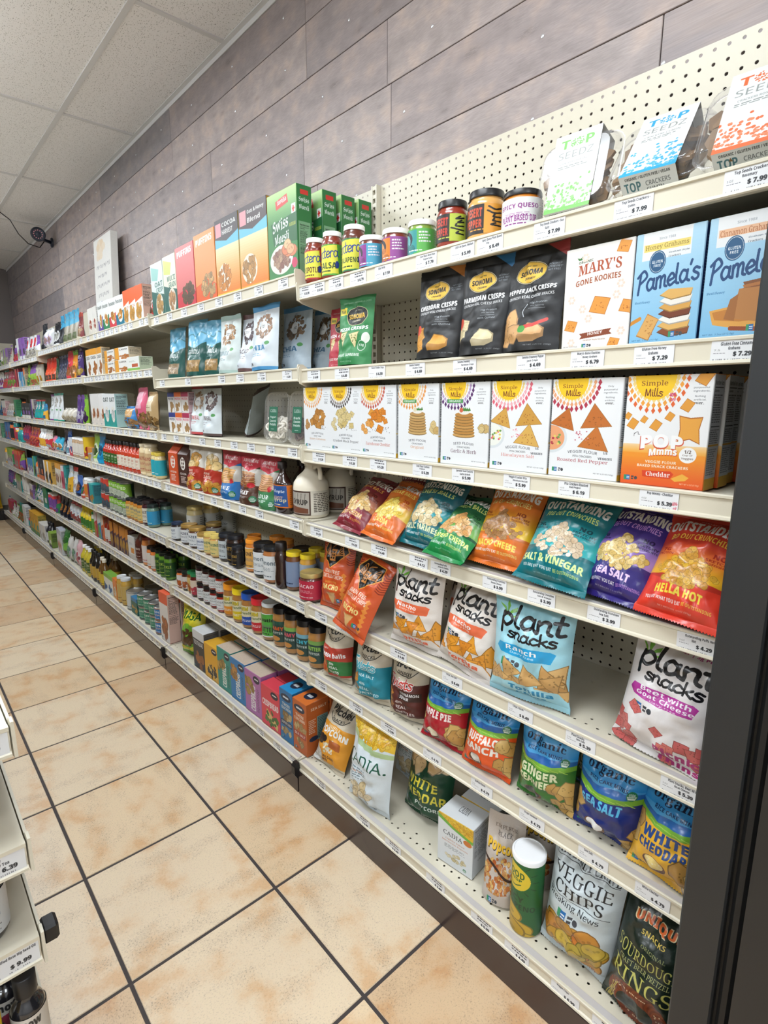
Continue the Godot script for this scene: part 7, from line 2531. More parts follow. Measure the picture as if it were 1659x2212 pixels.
	# bottom shelf: crispbread, crackers
	var yg := bag("tortilla_bag", "yellow and green bag leaning at the left of the bottom shelf", "snack bag", 0.16, 0.25, 0.08, art_bag("e8dc3a", "7ab83a", "6a4a2a", "MASA", "2a6a2a", 4, 1.5), "pillow", "film", "", 16, 20)
	put(yg, 1.0, D[6] + 0.006, -2.51, 0.3, 0.12)
	g = "cracker and crispbread boxes on the second section's bottom shelf"
	var cb := [
		["tost", art_box("2a3038", "e4e6e8", "c87a3a", "TOSTADAS", "f2f2f2", 0, 1.4), 0.115, 0.19, 0.075, -2.345, 3, "black and white tostada box"],
		["yel", art_crisp("f2b42c", "", "2a2a2a", "2a2a34", false, "f2b838"), 0.13, 0.163, 0.08, -2.215, 2, "yellow cracker box with dark olives"],
		["teal", art_crisp("2f9a8c", "CRISPBREAD", "f2f4ee", "d9b05a", true, "dcc8b4"), 0.118, 0.19, 0.075, -2.088, 4, "teal crispbread pack with wrapped top"],
		["blue", art_crisp("2f86c8", "CRISPBREAD", "f2f4ee", "d9a05a", true, "dcc8b4"), 0.122, 0.186, 0.075, -1.964, 4, "blue crispbread pack with wrapped top"],
		["purp", art_crisp("c07ab8", "CRISPBREAD", "f6f2f4", "d9b05a", true, "dcc8b4"), 0.122, 0.182, 0.075, -1.838, 4, "pink-purple crispbread pack with wrapped top"],
		["red", art_crisp("ee4a5a", "CRISPBREAD", "fff2f2", "5a9a3a", false, "ee4a5a"), 0.128, 0.168, 0.06, -1.706, 2, "coral red crispbread box"],
		["bluec", art_tall("2278b0", "SUPER SEED", "1f3a5a", "2a9ad8"), 0.082, 0.205, 0.1, -1.594, 2, "tall blue thin cracker box"],
		["orc", art_tall("c8662c", "SEA SALT", "a83a34", "e87c34"), 0.082, 0.2, 0.1, -1.506, 2, "tall orange thin cracker box"],
	]
	for q: Array in cb:
		for i in q[6]:
			var place: String = [" at the front", " in the second row", " in the third row", " in the rear row"][i]
			var o := carton("cracker_box", q[7] + place, "box", q[2], q[3], q[4], q[1], g)
			put(o, 0.958 + q[4] / 2 + i * (q[4] + 0.004), D[6] + 0.003, q[5] + i * 0.004, 0.03)


# ---------------------------------------------------------------- sections further along
const BAYLONG := ["", "", "third section from the cooler", "fourth section from the cooler", "fifth section from the cooler", "section at the far corner"]


# each run: kind, count, width, height, ground, second colour, picture colour, word, word colour, style, what it is, cap colour
func stock(bay: int, level: int, runs: Array, start := 0.014) -> void:
	var z := Z0 - BAY * (bay + 1) + start
	var y: float = DECKS[bay][level] + 0.003
	var front := 0.955 if level == 6 else 1.0
	var s: float = [1.0, 1.0, 0.9, 0.7, 0.5, 0.45][bay]
	var seg: int = [20, 20, 14, 12, 10, 10][bay]
	var nth := 0
	for entry in runs:
		if entry is float:
			z += entry
			continue
		var q: Array = entry
		var cell := {}
		var first: Node3D = null
		for i in q[1]:
			var w: float = q[2]
			var h: float = q[3] * rng.randf_range(0.985, 1.015)
			var label := "%s, %s item on the %s, %s" % [q[10], ORD[mini(nth, 25)], LEVEL[level], BAYLONG[bay]]
			var grp := ("%s on the %s, %s" % [q[10], LEVEL[level], BAYLONG[bay]]) if q[1] > 1 else ""
			nth += 1
			var kind: String = q[0]
			var called: String = {"box": "grocery_box", "pouch": "grocery_pouch", "bag": "grocery_bag", "jar": "grocery_jar", "can": "food_can", "can2": "food_can", "bottle": "grocery_bottle", "box2": "grocery_box"}[kind]
			var cat: String = {"box": "box", "pouch": "pouch", "bag": "bag", "jar": "jar", "can": "can", "can2": "can", "bottle": "bottle", "box2": "box"}[kind]
			var zc := z + w / 2
			var copies := 2 if kind in ["can2", "box2"] else 1
			for lv in copies:
				var o: Node3D
				var lab := label if copies == 1 else label.replace(" item on the ", [" lower item, ", " upper item, "][lv])
				if first == null:
					match kind:
						"box", "box2":
							cell = art_box(q[4], q[5], q[6], q[7], q[8], q[9], s)
							o = carton(called, lab, cat, w - 0.003, h, 0.05 if w < 0.12 else 0.07, cell, grp)
						"pouch", "bag":
							cell = art_bag(q[4], q[5], q[6], q[7], q[8], q[9], s)
							o = bag(called, lab, cat, w * 0.98, h, minf(0.06, w * 0.5), cell, "pouch" if kind == "pouch" else "pillow", "film", grp, 8, 10)
						"jar":
							cell = art_wrap(q[5], "", q[7], q[8], "", q[8])
							o = jar(called, lab, cat, w * 0.47, h, 0.016, w * 0.43, q[4], q[11], cell, 0.12, 0.72, grp, seg)
						"can", "can2":
							cell = art_wrap(q[4], q[5], q[7], q[8], "", q[8], "b", "fruit" if q[9] == 1 else "")
							o = tin(called, lab, cat, w * 0.48, h, cell, grp, seg)
						"bottle":
							cell = art_wrap(q[5], "", q[7], q[8], "", q[8])
							o = bottle(called, lab, cat, w * 0.46, h, w * 0.18, 0.66, 0.022, q[4], q[11], cell, 0.14, 0.52, grp, seg)
					first = o
				else:
					o = first.duplicate()
					o.name = numbered(called)
					add_child(o)
					o.set_meta("label", lab)
				var depth := w * 0.48 if kind in ["jar", "can", "can2", "bottle"] else 0.03
				put(o, front + depth + rng.randf_range(0.0, 0.008), y + lv * (h + 0.001), zc, (0.4 if depth > 0.031 or kind == "jar" else rng.randf_range(-0.06, 0.06)), 0.04 if kind in ["pouch", "bag"] else 0.0)
				# a second rank behind, where the shelf is seen from above
				if level >= 4 and bay <= 3 and kind in ["jar", "can", "can2", "bottle"] and copies == 1:
					var o2 := first.duplicate()
					o2.name = numbered(called)
					add_child(o2)
					o2.set_meta("label", label.replace(" item on the ", " behind, "))
					if not grp: o2.set_meta("group", "%s on the %s, %s" % [q[10], LEVEL[level], BAYLONG[bay]])
					if not grp: first.set_meta("group", "%s on the %s, %s" % [q[10], LEVEL[level], BAYLONG[bay]])
					put(o2, front + depth + w + 0.006, y, zc, 0.3)
			z += w + 0.0025


func _far() -> void:
	# third section
	stock(2, 0, [
		["box", 2, 0.09, 0.155, "f2efe8", "e6e0d4", "c8503a", "", "6a6a6a", 1, "white soup carton"],
		["box", 1, 0.115, 0.165, "f4f4f2", "5a3f9a", "f0a23a", "house", "3a4a44", 1, "white carton with purple foot"],
		["box", 1, 0.115, 0.160, "f4f4f2", "2f8a5a", "f0a23a", "house", "3a4a44", 1, "white carton with green foot"],
		["box", 1, 0.115, 0.157, "f4f4f2", "d8404a", "f0a23a", "house", "3a4a44", 1, "white carton with red foot"],
		["box", 1, 0.115, 0.155, "f4f4f2", "1f7a94", "f0a23a", "house", "3a4a44", 1, "white carton with teal foot"],
		["box", 3, 0.09, 0.165, "f2f0ea", "f0662a", "f4b24a", "", "d8562a", 2, "orange and white carton"],
		0.06,
		["pouch", 1, 0.12, 0.165, "d8343f", "f05a7a", "8a5a3a", "", "ffffff", 0, "red pouch"],
	], 0.14)
	stock(2, 1, [
		["box", 3, 0.115, 0.160, "f4f2ec", "f2a52c", "d8843a", "CADIA", "4a4a4a", 0, "white pasta carton, orange top"],
		0.06,
		["box2", 1, 0.2, 0.064, "f4f2ec", "f2a52c", "d8843a", "CADIA", "4a4a4a", 4, "wide white pasta carton"],
		["box2", 1, 0.19, 0.064, "f4f2ec", "f2a52c", "d8843a", "CADIA", "4a4a4a", 4, "broad white pasta carton"],
		["box", 1, 0.17, 0.07, "f2f4ee", "8ac05a", "c8603a", "", "5a6a5a", 3, "low white and green carton"],
	])
	stock(2, 2, [
		["box", 3, 0.1, 0.190, "f2efec", "e8ddd4", "c8743a", "", "a85a6a", 1, "white granola carton"],
		["box", 2, 0.12, 0.190, "f2f4f4", "16a098", "f4f4f4", "OAT", "2a3a3a", 1, "teal and white carton"],
		0.07,
		["bag", 1, 0.16, 0.12, "3a86c8", "d9a86a", "b88a5a", "", "ffffff", 3, "blue bag of nuts"],
		["bag", 1, 0.17, 0.215, "e86a8a", "f4b8c8", "a87a4a", "", "ffffff", 3, "pink bag of nuts"],
		["bag", 1, 0.15, 0.195, "c8a878", "e8d8b8", "a8804a", "", "6a5a3a", 3, "clear bag of brown nuts"],
	])
	stock(2, 3, [
		["pouch", 1, 0.14, 0.195, "1a86b8", "1fa0d0", "14608a", "", "e8f4f8", 4, "shiny blue pouch"],
		["bottle", 5, 0.056, 0.158, "a8281c", "3a6a2c", "", "SAUCE", "e8f0d8", 0, "red sauce bottle, green label", "2a2a28"],
		["bottle", 6, 0.060, 0.160, "b83a20", "f0e4d0", "", "SUGO", "b8442c", 0, "red sauce bottle, cream label", "241f1e"],
		["jar", 2, 0.078, 0.164, "e2cfa8", "d9b88a", "", "MAYO", "a84a3a", 0, "cream mayonnaise jar", "d8cbb0"],
		["jar", 2, 0.062, 0.13, "d9c690", "2fb0c0", "", "", "ffffff", 0, "pale dressing jar", "c8b048"],
	], 0.02)
	stock(2, 4, [
		["can2", 2, 0.085, 0.1, "e8ece8", "d84a3a", "d84a3a", "", "5a6a74", 1, "white and red can"],
		["can2", 4, 0.08, 0.1, "1f4a34", "8ac03a", "d8382c", "RED", "e8f0d8", 1, "green tomato can"],
		["jar", 4, 0.06, 0.12, "b8762a", "e8c878", "", "BEE", "3a6a8a", 0, "honey jar, yellow label", "1f1f22"],
		["jar", 1, 0.075, 0.135, "3a1420", "e8e0cc", "", "BEETS", "3a2a2a", 0, "dark beet jar", "2a2022"],
		["jar", 1, 0.07, 0.125, "6a8a7a", "3aa0d0", "", "", "e8f4d8", 0, "blue-labelled pickle jar", "1f2a2a"],
	], 0.03)
	stock(2, 5, [
		["bottle", 2, 0.07, 0.19, "8a2a1a", "e8e4dc", "", "", "b83a2a", 0, "brown bottle", "3a2018"],
		["box", 6, 0.058, 0.165, "4a2a44", "d88a2a", "e0a83a", "", "f0d890", 2, "purple and gold carton"],
		["box", 1, 0.1, 0.135, "eceae6", "dcd4c8", "e8963a", "", "5a6a8a", 3, "white carton"],
		["bottle", 1, 0.085, 0.2, "5a2a22", "5a2a22", "", "BBQ", "f0e0d0", 0, "brown barbecue bottle", "5a3a32"],
		["jar", 1, 0.085, 0.165, "d98a4a", "f2e6e0", "", "", "b83a3a", 0, "orange sauce jar", "8a3a32"],
		["jar", 2, 0.062, 0.125, "d87a3a", "f0e8dc", "", "", "5a3a2a", 0, "orange relish jar", "1f1c1c"],
		["jar", 3, 0.068, 0.13, "5a8a2a", "2a5a2a", "", "PICKLE", "c8e05a", 0, "green pickle jar", "17201c"],
	], 0.02)
	stock(2, 6, [
		["box", 2, 0.1, 0.125, "f0f2ec", "8ac04a", "3a74b8", "", "4a6a8a", 0, "white and green carton"],
		["box", 1, 0.09, 0.13, "f0862e", "f0a03a", "f4d0a0", "", "ffffff", 1, "orange carton"],
		["jar", 2, 0.068, 0.17, "c8a04a", "d9b86a", "", "", "6a4a2a", 0, "tall gold jar", "d0d4d6"],
		["can", 1, 0.11, 0.11, "dce0dc", "", "", "", "4a5a5a", 0, "wide pale can"],
		["box", 1, 0.1, 0.1, "2a6a5a", "3a86b8", "e8b03a", "", "e8f0e8", 0, "teal and blue carton"],
		["can2", 3, 0.09, 0.075, "2a5a4c", "4a9a7a", "e88a3a", "TUNA", "e8f0e4", 0, "green tuna can"],
		["can2", 1, 0.085, 0.075, "e8863a", "3a86c8", "e8863a", "TUNA", "ffffff", 0, "orange and blue tuna can"],
	], 0.06)
	var ob := art_box("f4f0ec", "f0623a", "c8743a", "", "e8562c", 0, 1.4)
	for i in 3:
		var o := carton("grocery_box", ["tall orange and white carton at the bottom shelf joint, in front", "second tall orange and white carton in its row", "rear tall orange and white carton in its row"][i], "box", 0.105, 0.265, 0.062, ob, "tall orange and white cartons")
		put(o, 0.99 + i * 0.067, DECKS[2][6] + 0.003, -2.765, 0.03)

	# fourth section
	stock(3, 0, [
		["pouch", 1, 0.13, 0.2, "2a2e36", "1c1f26", "8a8a8a", "", "c8ccd4", 4, "tall black pouch"],
		["bag", 2, 0.12, 0.15, "eceef0", "d8c8e8", "c8a0a0", "", "6a6a8a", 4, "white and lilac bag"],
		["pouch", 2, 0.1, 0.17, "23262e", "f0f0f0", "c8c8c0", "", "e8e8e8", 4, "black and white pouch"],
		["pouch", 1, 0.11, 0.2, "20242c", "3aa8d8", "6a6a70", "", "e8f0f8", 1, "black pouch, sky blue top"],
		["pouch", 3, 0.12, 0.205, "b8b2a2", "5ab8e0", "8a9a6a", "", "4a5a4a", 1, "grey pouch, sky blue top"],
		["pouch", 1, 0.09, 0.17, "8a3a3a", "b8483a", "c8a07a", "", "f0e0d0", 0, "maroon pouch"],
	])
	stock(3, 1, [
		["pouch", 3, 0.11, 0.175, "e85a34", "d83a2a", "6a3a2a", "", "ffffff", 1, "orange-red pouch"],
		["pouch", 1, 0.07, 0.16, "1f4a3a", "2a6a4a", "8a8a6a", "", "e0e8e0", 0, "dark green pouch"],
		["pouch", 3, 0.09, 0.17, "3f4660", "2c3148", "8a8898", "", "d8dce8", 3, "slate blue pouch"],
		["pouch", 1, 0.13, 0.188, "e8434f", "d83040", "b86a3a", "", "ffffff", 0, "red pouch"],
		["pouch", 1, 0.12, 0.186, "f29a2c", "7ab83a", "b8763a", "", "ffffff", 0, "orange and green pouch"],
		["pouch", 1, 0.12, 0.19, "4a2f74", "3a2460", "c8a03a", "RICE", "ffffff", 0, "purple pouch"],
	])
	stock(3, 2, [
		["pouch", 1, 0.13, 0.2, "e6ebee", "7a3a8a", "d8dcd8", "", "4a5a5a", 2, "white pouch, purple strip"],
		["pouch", 2, 0.15, 0.205, "eaeef0", "2fa08a", "d8cfc0", "", "4a5a5a", 2, "white pouch, teal strip"],
		["bag", 3, 0.12, 0.1, "ece6da", "e0d8c8", "d8c8a8", "", "a8684a", 3, "low cream bag"],
		["pouch", 2, 0.09, 0.19, "5a3a84", "7a4aa8", "d8d0e8", "", "f0e8f8", 0, "violet pouch"],
		["pouch", 1, 0.1, 0.19, "8ac03a", "5a9a2a", "4a2a5a", "", "ffffff", 0, "lime green pouch"],
	], 0.01)
	stock(3, 3, [
		["bag", 1, 0.1, 0.12, "f08aa8", "f6c8d0", "e8a03a", "", "ffffff", 4, "pink bag"],
		["bag", 2, 0.11, 0.115, "3ab4d8", "e8f0f0", "e8a86a", "", "ffffff", 4, "aqua bag"],
		["pouch", 1, 0.1, 0.19, "2a1a2e", "4a2a4a", "c8c8c8", "", "e8e0e8", 0, "dark plum pouch"],
		["pouch", 1, 0.12, 0.195, "e4eaf0", "2a5aa8", "8ac0d8", "", "2a4a8a", 1, "white and blue pouch"],
		["box", 1, 0.09, 0.13, "e8ecf2", "d83a4a", "2a4aa8", "", "2a4aa8", 1, "white carton, red and blue"],
		["jar", 4, 0.066, 0.14, "b89a7a", "e8e0d4", "", "", "7a4a3a", 0, "brown spice jar", "eef0f0"],
		["can", 1, 0.12, 0.16, "f0c82c", "f0c82c", "d8402a", "", "c8402a", 1, "yellow tin"],
		["box", 1, 0.09, 0.09, "b8bcc0", "e8963a", "e8b05a", "", "3a3a3a", 2, "grey carton"],
		["pouch", 1, 0.1, 0.19, "a8d05a", "e8f0d0", "4a6a2a", "", "3a5a2a", 4, "pale green pouch"],
	], 0.01)
	stock(3, 4, [
		["box", 3, 0.065, 0.19, "ece2d4", "e8a23a", "a8643a", "", "6a4a3a", 0, "cream carton, orange top"],
		["box", 1, 0.075, 0.18, "d85a74", "e8e0e0", "b83a4a", "", "ffffff", 0, "rose carton"],
		["box", 1, 0.075, 0.185, "1f9a9a", "2ab4b0", "e8e8e0", "", "ffffff", 3, "teal carton"],
		["pouch", 1, 0.13, 0.2, "f0b83a", "dce4ea", "f0b83a", "", "4a6a8a", 1, "grey and yellow pouch"],
		["pouch", 1, 0.1, 0.195, "eef0f0", "c83a34", "e8dcd8", "", "b83a3a", 0, "white pouch, red top"],
		["pouch", 1, 0.15, 0.15, "3a6ab8", "1f2a4a", "c8783a", "", "e8f0f8", 4, "blue pouch"],
		["pouch", 1, 0.11, 0.13, "e8e0dc", "d85a4a", "3a8a5a", "", "b83a3a", 4, "white and red pouch"],
		["jar", 2, 0.07, 0.15, "d8d4cc", "e88a3a", "", "", "ffffff", 0, "pale jar, orange label", "eef0f2"],
		["box", 1, 0.13, 0.13, "1fa8a8", "7a2a5a", "e8a03a", "", "ffffff", 4, "teal and plum carton"],
	], 0.01)
	stock(3, 5, [
		["pouch", 3, 0.11, 0.175, "1f2230", "2a2c3a", "e8953a", "", "f0e8e0", 4, "black pouch, orange picture"],
		["bag", 3, 0.1, 0.165, "eceef2", "d8424a", "c85a5a", "", "3a5aa8", 0, "white bag, red cap"],
		["bottle", 4, 0.07, 0.165, "e8cf3a", "4a8a3a", "", "", "f0f4d8", 0, "yellow mustard bottle", "f0d83a"],
		["jar", 1, 0.08, 0.16, "e8ece4", "6ab04a", "", "", "ffffff", 0, "white jar, green lid", "2f8a4a"],
		["box", 1, 0.075, 0.18, "c8303c", "e8e0dc", "e8a03a", "", "ffffff", 2, "red carton"],
		["box", 1, 0.07, 0.18, "2f94c0", "e8f0f0", "8ac05a", "", "ffffff", 2, "sky blue carton"],
		["box", 1, 0.07, 0.175, "e86a34", "f0e8d8", "8a3a2a", "", "ffffff", 2, "orange carton"],
	], 0.01)
	stock(3, 6, [
		["box", 2, 0.09, 0.21, "eceaf0", "c8ccd8", "e8863a", "", "6a6a8a", 0, "tall white carton"],
		["bag", 1, 0.15, 0.23, "8ad05a", "3a7a3a", "5a6a4a", "", "f0f8e8", 1, "lime green bag"],
		["bag", 2, 0.12, 0.2, "eceae6", "b8bcc0", "8ac0a0", "", "4a5a5a", 4, "white snack bag"],
		["bag", 1, 0.13, 0.215, "f4c4cc", "f0e4e4", "e87a8a", "", "4a4a7a", 4, "pale pink bag"],
		["bottle", 3, 0.075, 0.2, "c8b83a", "4a6a2a", "", "OIL", "f0ecd0", 0, "golden oil bottle", "eef0f0"],
		["bottle", 3, 0.07, 0.21, "23201c", "d8b04a", "", "", "3a2a1a", 0, "dark vinegar bottle", "1c1c1c"],
		["bottle", 2, 0.065, 0.2, "6a4a24", "e8c83a", "", "", "5a2a1a", 0, "amber bottle, yellow label", "d8d0c0"],
	], 0.01)

	# fifth and last sections
	var pal := ["e8eaee", "d8424a", "2f8ac0", "f0b23a", "3a8a5a", "23262e", "f0ece4", "8a5ab0", "e8763a", "c8c0b0", "1fa0a0", "f4f4f4", "b83a5a", "9ac04a"]
	var words := {"e8eaee": "white", "d8424a": "red", "2f8ac0": "blue", "f0b23a": "yellow", "3a8a5a": "green", "23262e": "black", "f0ece4": "cream", "8a5ab0": "violet", "e8763a": "orange", "c8c0b0": "grey", "1fa0a0": "teal", "f4f4f4": "bright white", "b83a5a": "crimson", "9ac04a": "lime green"}
	for bay in [4, 5]:
		for level in 7:
			var runs := []
			var left := BAY - 0.04
			var last := ""
			while left > 0.13:
				var kind: String = ["box", "pouch", "pouch", "bag", "box", "jar", "bottle"][rng.randi() % 7]
				if level < 3 and kind in ["jar", "bottle"]: kind = "pouch"
				var w := rng.randf_range(0.085, 0.13) if kind in ["box", "pouch", "bag"] else rng.randf_range(0.065, 0.08)
				var n := rng.randi_range(1, 3)
				n = mini(n, int(left / (w + 0.004)))
				if n < 1: break
				var c: String = pal[rng.randi() % pal.size()]
				while c == last: c = pal[rng.randi() % pal.size()]
				last = c
				var c2: String = pal[rng.randi() % pal.size()]
				var hmax := rng.randf_range(0.13, 0.2)
				runs.append([kind, n, w, hmax, c, c2, pal[rng.randi() % pal.size()], "", "f0f0f0" if k(c).get_luminance() < 0.4 else "3a3a3a", rng.randi() % 5, "%s %s" % [words[c], {"box": "carton", "pouch": "pouch", "bag": "bag", "jar": "jar", "bottle": "bottle"}[kind]], ["1f1f22", "eef0f0", "c8a24a"][rng.randi() % 3]])
				left -= n * (w + 0.0025)
			stock(bay, level, runs)


# ---------------------------------------------------------------- things round about
func _extras() -> void:
	# canvas sign on top of the shelves
	open(220, 400, k("f2efe9"))
	for i in 26: oval(0.4 + rng.randf_range(-0.16, 0.2), 0.1 + rng.randf_range(-0.05, 0.07), 0.09, 0.035, k("f0d6b4").lerp(k("f6e6d0"), rng.randf()))
	for r in 8:
		var y := 0.24 + r * 0.088
		var x := 0.14 + (r % 2) * 0.07
		while x < 0.76:
			var w := rng.randf_range(0.12, 0.22)
			var p := []
			for q in 9: p.append_array([x + w * q / 8.0, y + 0.025 + (0.02 if q % 2 else -0.012) * rng.randf_range(0.5, 1.3) - (0.02 if q == 3 else 0.0)])
			line(p, 0.009, k("8e8a92"))
			x += w + 0.05
	grain(0.015)
	var c := close()
	var sb := MB.new()
	sb.carton(Vector3(0, 0.345, 0), Vector3(0.37, 0.69, 0.045), 0.002, c.r, sub(c.r, 0.02, 0.02, 0.06, 0.98), sub(c.r, 0.1, 0.0, 0.9, 0.02))
	var sign_ := solo("canvas_sign", sb.mesh(), printed(c.p, "paper"), "white canvas sign with handwritten grey words above the cartons", "sign")
	put(sign_, 1.24, 1.749, -4.19, 0.0, 0.05)

	# security camera under the ceiling
	var cam := thing("security_camera", "black round security camera with red lamp ring on plank wall", "camera")
	var dark := plain("1c2334", 0.35)
	var mp := MB.new()
	mp.lathe([Vector2(0.0, 0.0), Vector2(0.04, 0.0), Vector2(0.04, 0.01), Vector2(0.032, 0.016), Vector2(0.0, 0.016)], 22)
	var m1 := part(cam, "mount_plate", mp.mesh(), dark, Vector3(WALL, 2.735, -5.84))
	m1.rotation.z = PI / 2
	var arm := MB.new()
	arm.tube([Vector3(1.32, 2.735, -5.84), Vector3(1.27, 2.735, -5.80), Vector3(1.225, 2.735, -5.74)], 0.014, 12)
	part(cam, "arm", arm.mesh(), dark)
	var body := Node3D.new()
	body.name = "camera_head"
	cam.add_child(body)
	body.position = Vector3(1.2, 2.748, -5.7)
	body.look_at_from_position(body.position, Vector3(0.15, 2.2, -0.4), Vector3.UP, true)
	var hb := MB.new()
	hb.lathe([Vector2(0, -0.07), Vector2(0.036, -0.07), Vector2(0.047, -0.06), Vector2(0.05, 0.015), Vector2(0.056, 0.028), Vector2(0.053, 0.035), Vector2(0.047, 0.036), Vector2(0.045, 0.026), Vector2(0.02, 0.024), Vector2(0.018, 0.028), Vector2(0, 0.031)], 26)
	var h1 := part(body, "housing", hb.mesh(), dark)
	h1.rotation.x = PI / 2
	var led := MB.new()
	led.lathe([Vector2(0, 0.0), Vector2(0.005, 0.0), Vector2(0.004, 0.004), Vector2(0, 0.0055)], 8)
	for i in 12:
		var a := TAU * i / 12
		var l := part(body, "lamp_bead", led.mesh(), plain("e09aa2", 0.3), Vector3(cos(a) * 0.032, sin(a) * 0.032, 0.0245))
		l.rotation.x = PI / 2
	var cab := MB.new()
	cab.tube([Vector3(1.26, 2.722, -5.79), Vector3(1.21, 2.655, -5.74), Vector3(1.10, 2.64, -5.6), Vector3(1.03, 2.69, -5.55), Vector3(0.99, 2.80, -5.6), Vector3(0.95, 2.885, -5.75)], 0.004, 6)
	part(cam, "cable", cab.mesh(), plain("1a1a1c", 0.5))

	# black cooler beside the run
	var fr := thing("display_cooler", "tall black display cooler at the end of the shelves", "cooler")
	var black := plain("16181b", 0.38)
	var gr := plain("1d2023", 0.42)
	var b := MB.new()
	b.box(Vector3(1.10, 1.02, 0.36), Vector3(0.36, 2.04, 1.18))
	part(fr, "cabinet", b.mesh(), black)
	b = MB.new()
	b.carton(Vector3.ZERO, Vector3(0.062, 2.04, 0.045), 0.003)
	var post := part(fr, "front_post", b.mesh(), gr, Vector3(0.9225, 1.02, -0.2135))
	post.rotation.y = -PI / 2
	b = MB.new()
	b.carton(Vector3.ZERO, Vector3(0.02, 2.0, 0.02), 0.006)
	var gk := part(fr, "door_gasket", b.mesh(), plain("0d0e10", 0.6), Vector3(0.918, 1.02, -0.168))
	gk.rotation.y = -PI / 2
	b = MB.new()
	for q in [[Vector3(0, 0.06, 0), Vector3(0.6, 0.12, 0.04)], [Vector3(0, 1.97, 0), Vector3(0.6, 0.12, 0.04)], [Vector3(-0.27, 1.02, 0), Vector3(0.06, 1.8, 0.04)], [Vector3(0.27, 1.02, 0), Vector3(0.06, 1.8, 0.04)]]:
		b.box(q[0], q[1])
	var df := part(fr, "door_frame", b.mesh(), black, Vector3(0.905, 0, 0.146))
	df.rotation.y = -PI / 2
	b = MB.new()
	b.box(Vector3(0, 1.02, 0), Vector3(0.49, 1.8, 0.012))
	var gl := part(fr, "door_glass", b.mesh(), plain("101215", 0.06), Vector3(0.91, 0, 0.146))
	gl.rotation.y = -PI / 2

	# unseen gondola across the aisle, added to block light; only end shelves show
	var gn := thing("gondola_shelving", "beige double-sided shelving across the aisle, unseen, added to block light", "shelving")
	b = MB.new()
	b.box(Vector3(-0.4, 0.95, -4.0), Vector3(0.05, 1.6, 5.4))
	part(gn, "back_panel", b.mesh(), metal())
	b = MB.new()
	b.box(Vector3(-0.4, 0.065, -4.0), Vector3(0.9, 0.12, 5.4))
	part(gn, "base", b.mesh(), plain("3d3230", 0.3))
	for y in [0.45, 0.8, 1.15, 1.5]:
		b = MB.new()
		b.box(Vector3(-0.4, y, -4.0), Vector3(0.76, 0.03, 5.38))
		part(gn, "shelf_level", b.mesh(), metal())
	var ec := thing("endcap_unit", "beige end unit of the shelving at the left edge", "shelving")
	b = MB.new()
	b.box(Vector3(-0.41, 0.9, -1.235), Vector3(0.96, 1.7, 0.03))
	part(ec, "back_panel", b.mesh(), metal())
	b = MB.new()
	b.box(Vector3(-0.41, 0.06, -1.04), Vector3(0.95, 0.11, 0.32))
	part(ec, "base", b.mesh(), plain("3d3230", 0.3))
	var ys := [0.918, 0.735, 0.575, 0.34]
	var price := ["5.49", "6.39", "9.99", "7.99"]
	for i in 4:
		var sh := thing("endcap_shelf", "beige end shelf at the left edge, %s" % ["highest one in view", "second one down with a white bottle", "third one down with a black side clip", "lowest one, holding the yellow-capped bottle"][i], "shelf", "beige end shelves at the left edge")
		sh.position = Vector3(-0.403, ys[i], -1.034)
		b = MB.new()
		b.box(Vector3(0, -0.009, 0), Vector3(0.956, 0.018, 0.37))
		part(sh, "deck", b.mesh(), metal())
		var hl := MB.new()
		hl.lathe([Vector2(0.004, 0.0002), Vector2(0.0, 0.0004)], 10)
		b = MB.new()
		b.prism([Vector2(-0.176, 0.003), Vector2(-0.187, 0.003), Vector2(-0.187, -0.003), Vector2(-0.184, -0.005), Vector2(-0.184, -0.034), Vector2(-0.188, -0.037), Vector2(-0.188, -0.041), Vector2(-0.176, -0.041)], -0.478, 0.478)
		var rl := part(sh, "price_rail", b.mesh(), metal())
		rl.rotation.y = PI / 2
		b = MB.new()
		b.prism([Vector2(-0.193, 0.012), Vector2(-0.195, -0.04), Vector2(-0.17, -0.05), Vector2(0.18, -0.11), Vector2(0.18, 0.0), Vector2(-0.16, 0.0), Vector2(-0.175, 0.012)], -0.002, 0.002)
		var br := part(sh, "bracket", b.mesh(), metal(), Vector3(0.482, 0, 0))
		br.rotation.y = PI / 2
		for q in 6:
			var cell := tag_cell(["Shea Butter|Butter Tea|", "Shea Butter|Butter Tea|", "Certified Rose Hip Seed Oil||", ""][i], price[i])
			part(sh, "price_tag", slab_uv(0.07, 0.032, 0.0008, cell.r), printed(cell.p, "paper"), Vector3(0.441 - q * 0.075, -0.0195, 0.1853))
		if i == 2:
			b = MB.new()
			b.carton(Vector3.ZERO, Vector3(0.022, 0.03, 0.03), 0.004)
			part(sh, "side_clip", b.mesh(), plain("131316", 0.5), Vector3(0.494, -0.012, 0.165))
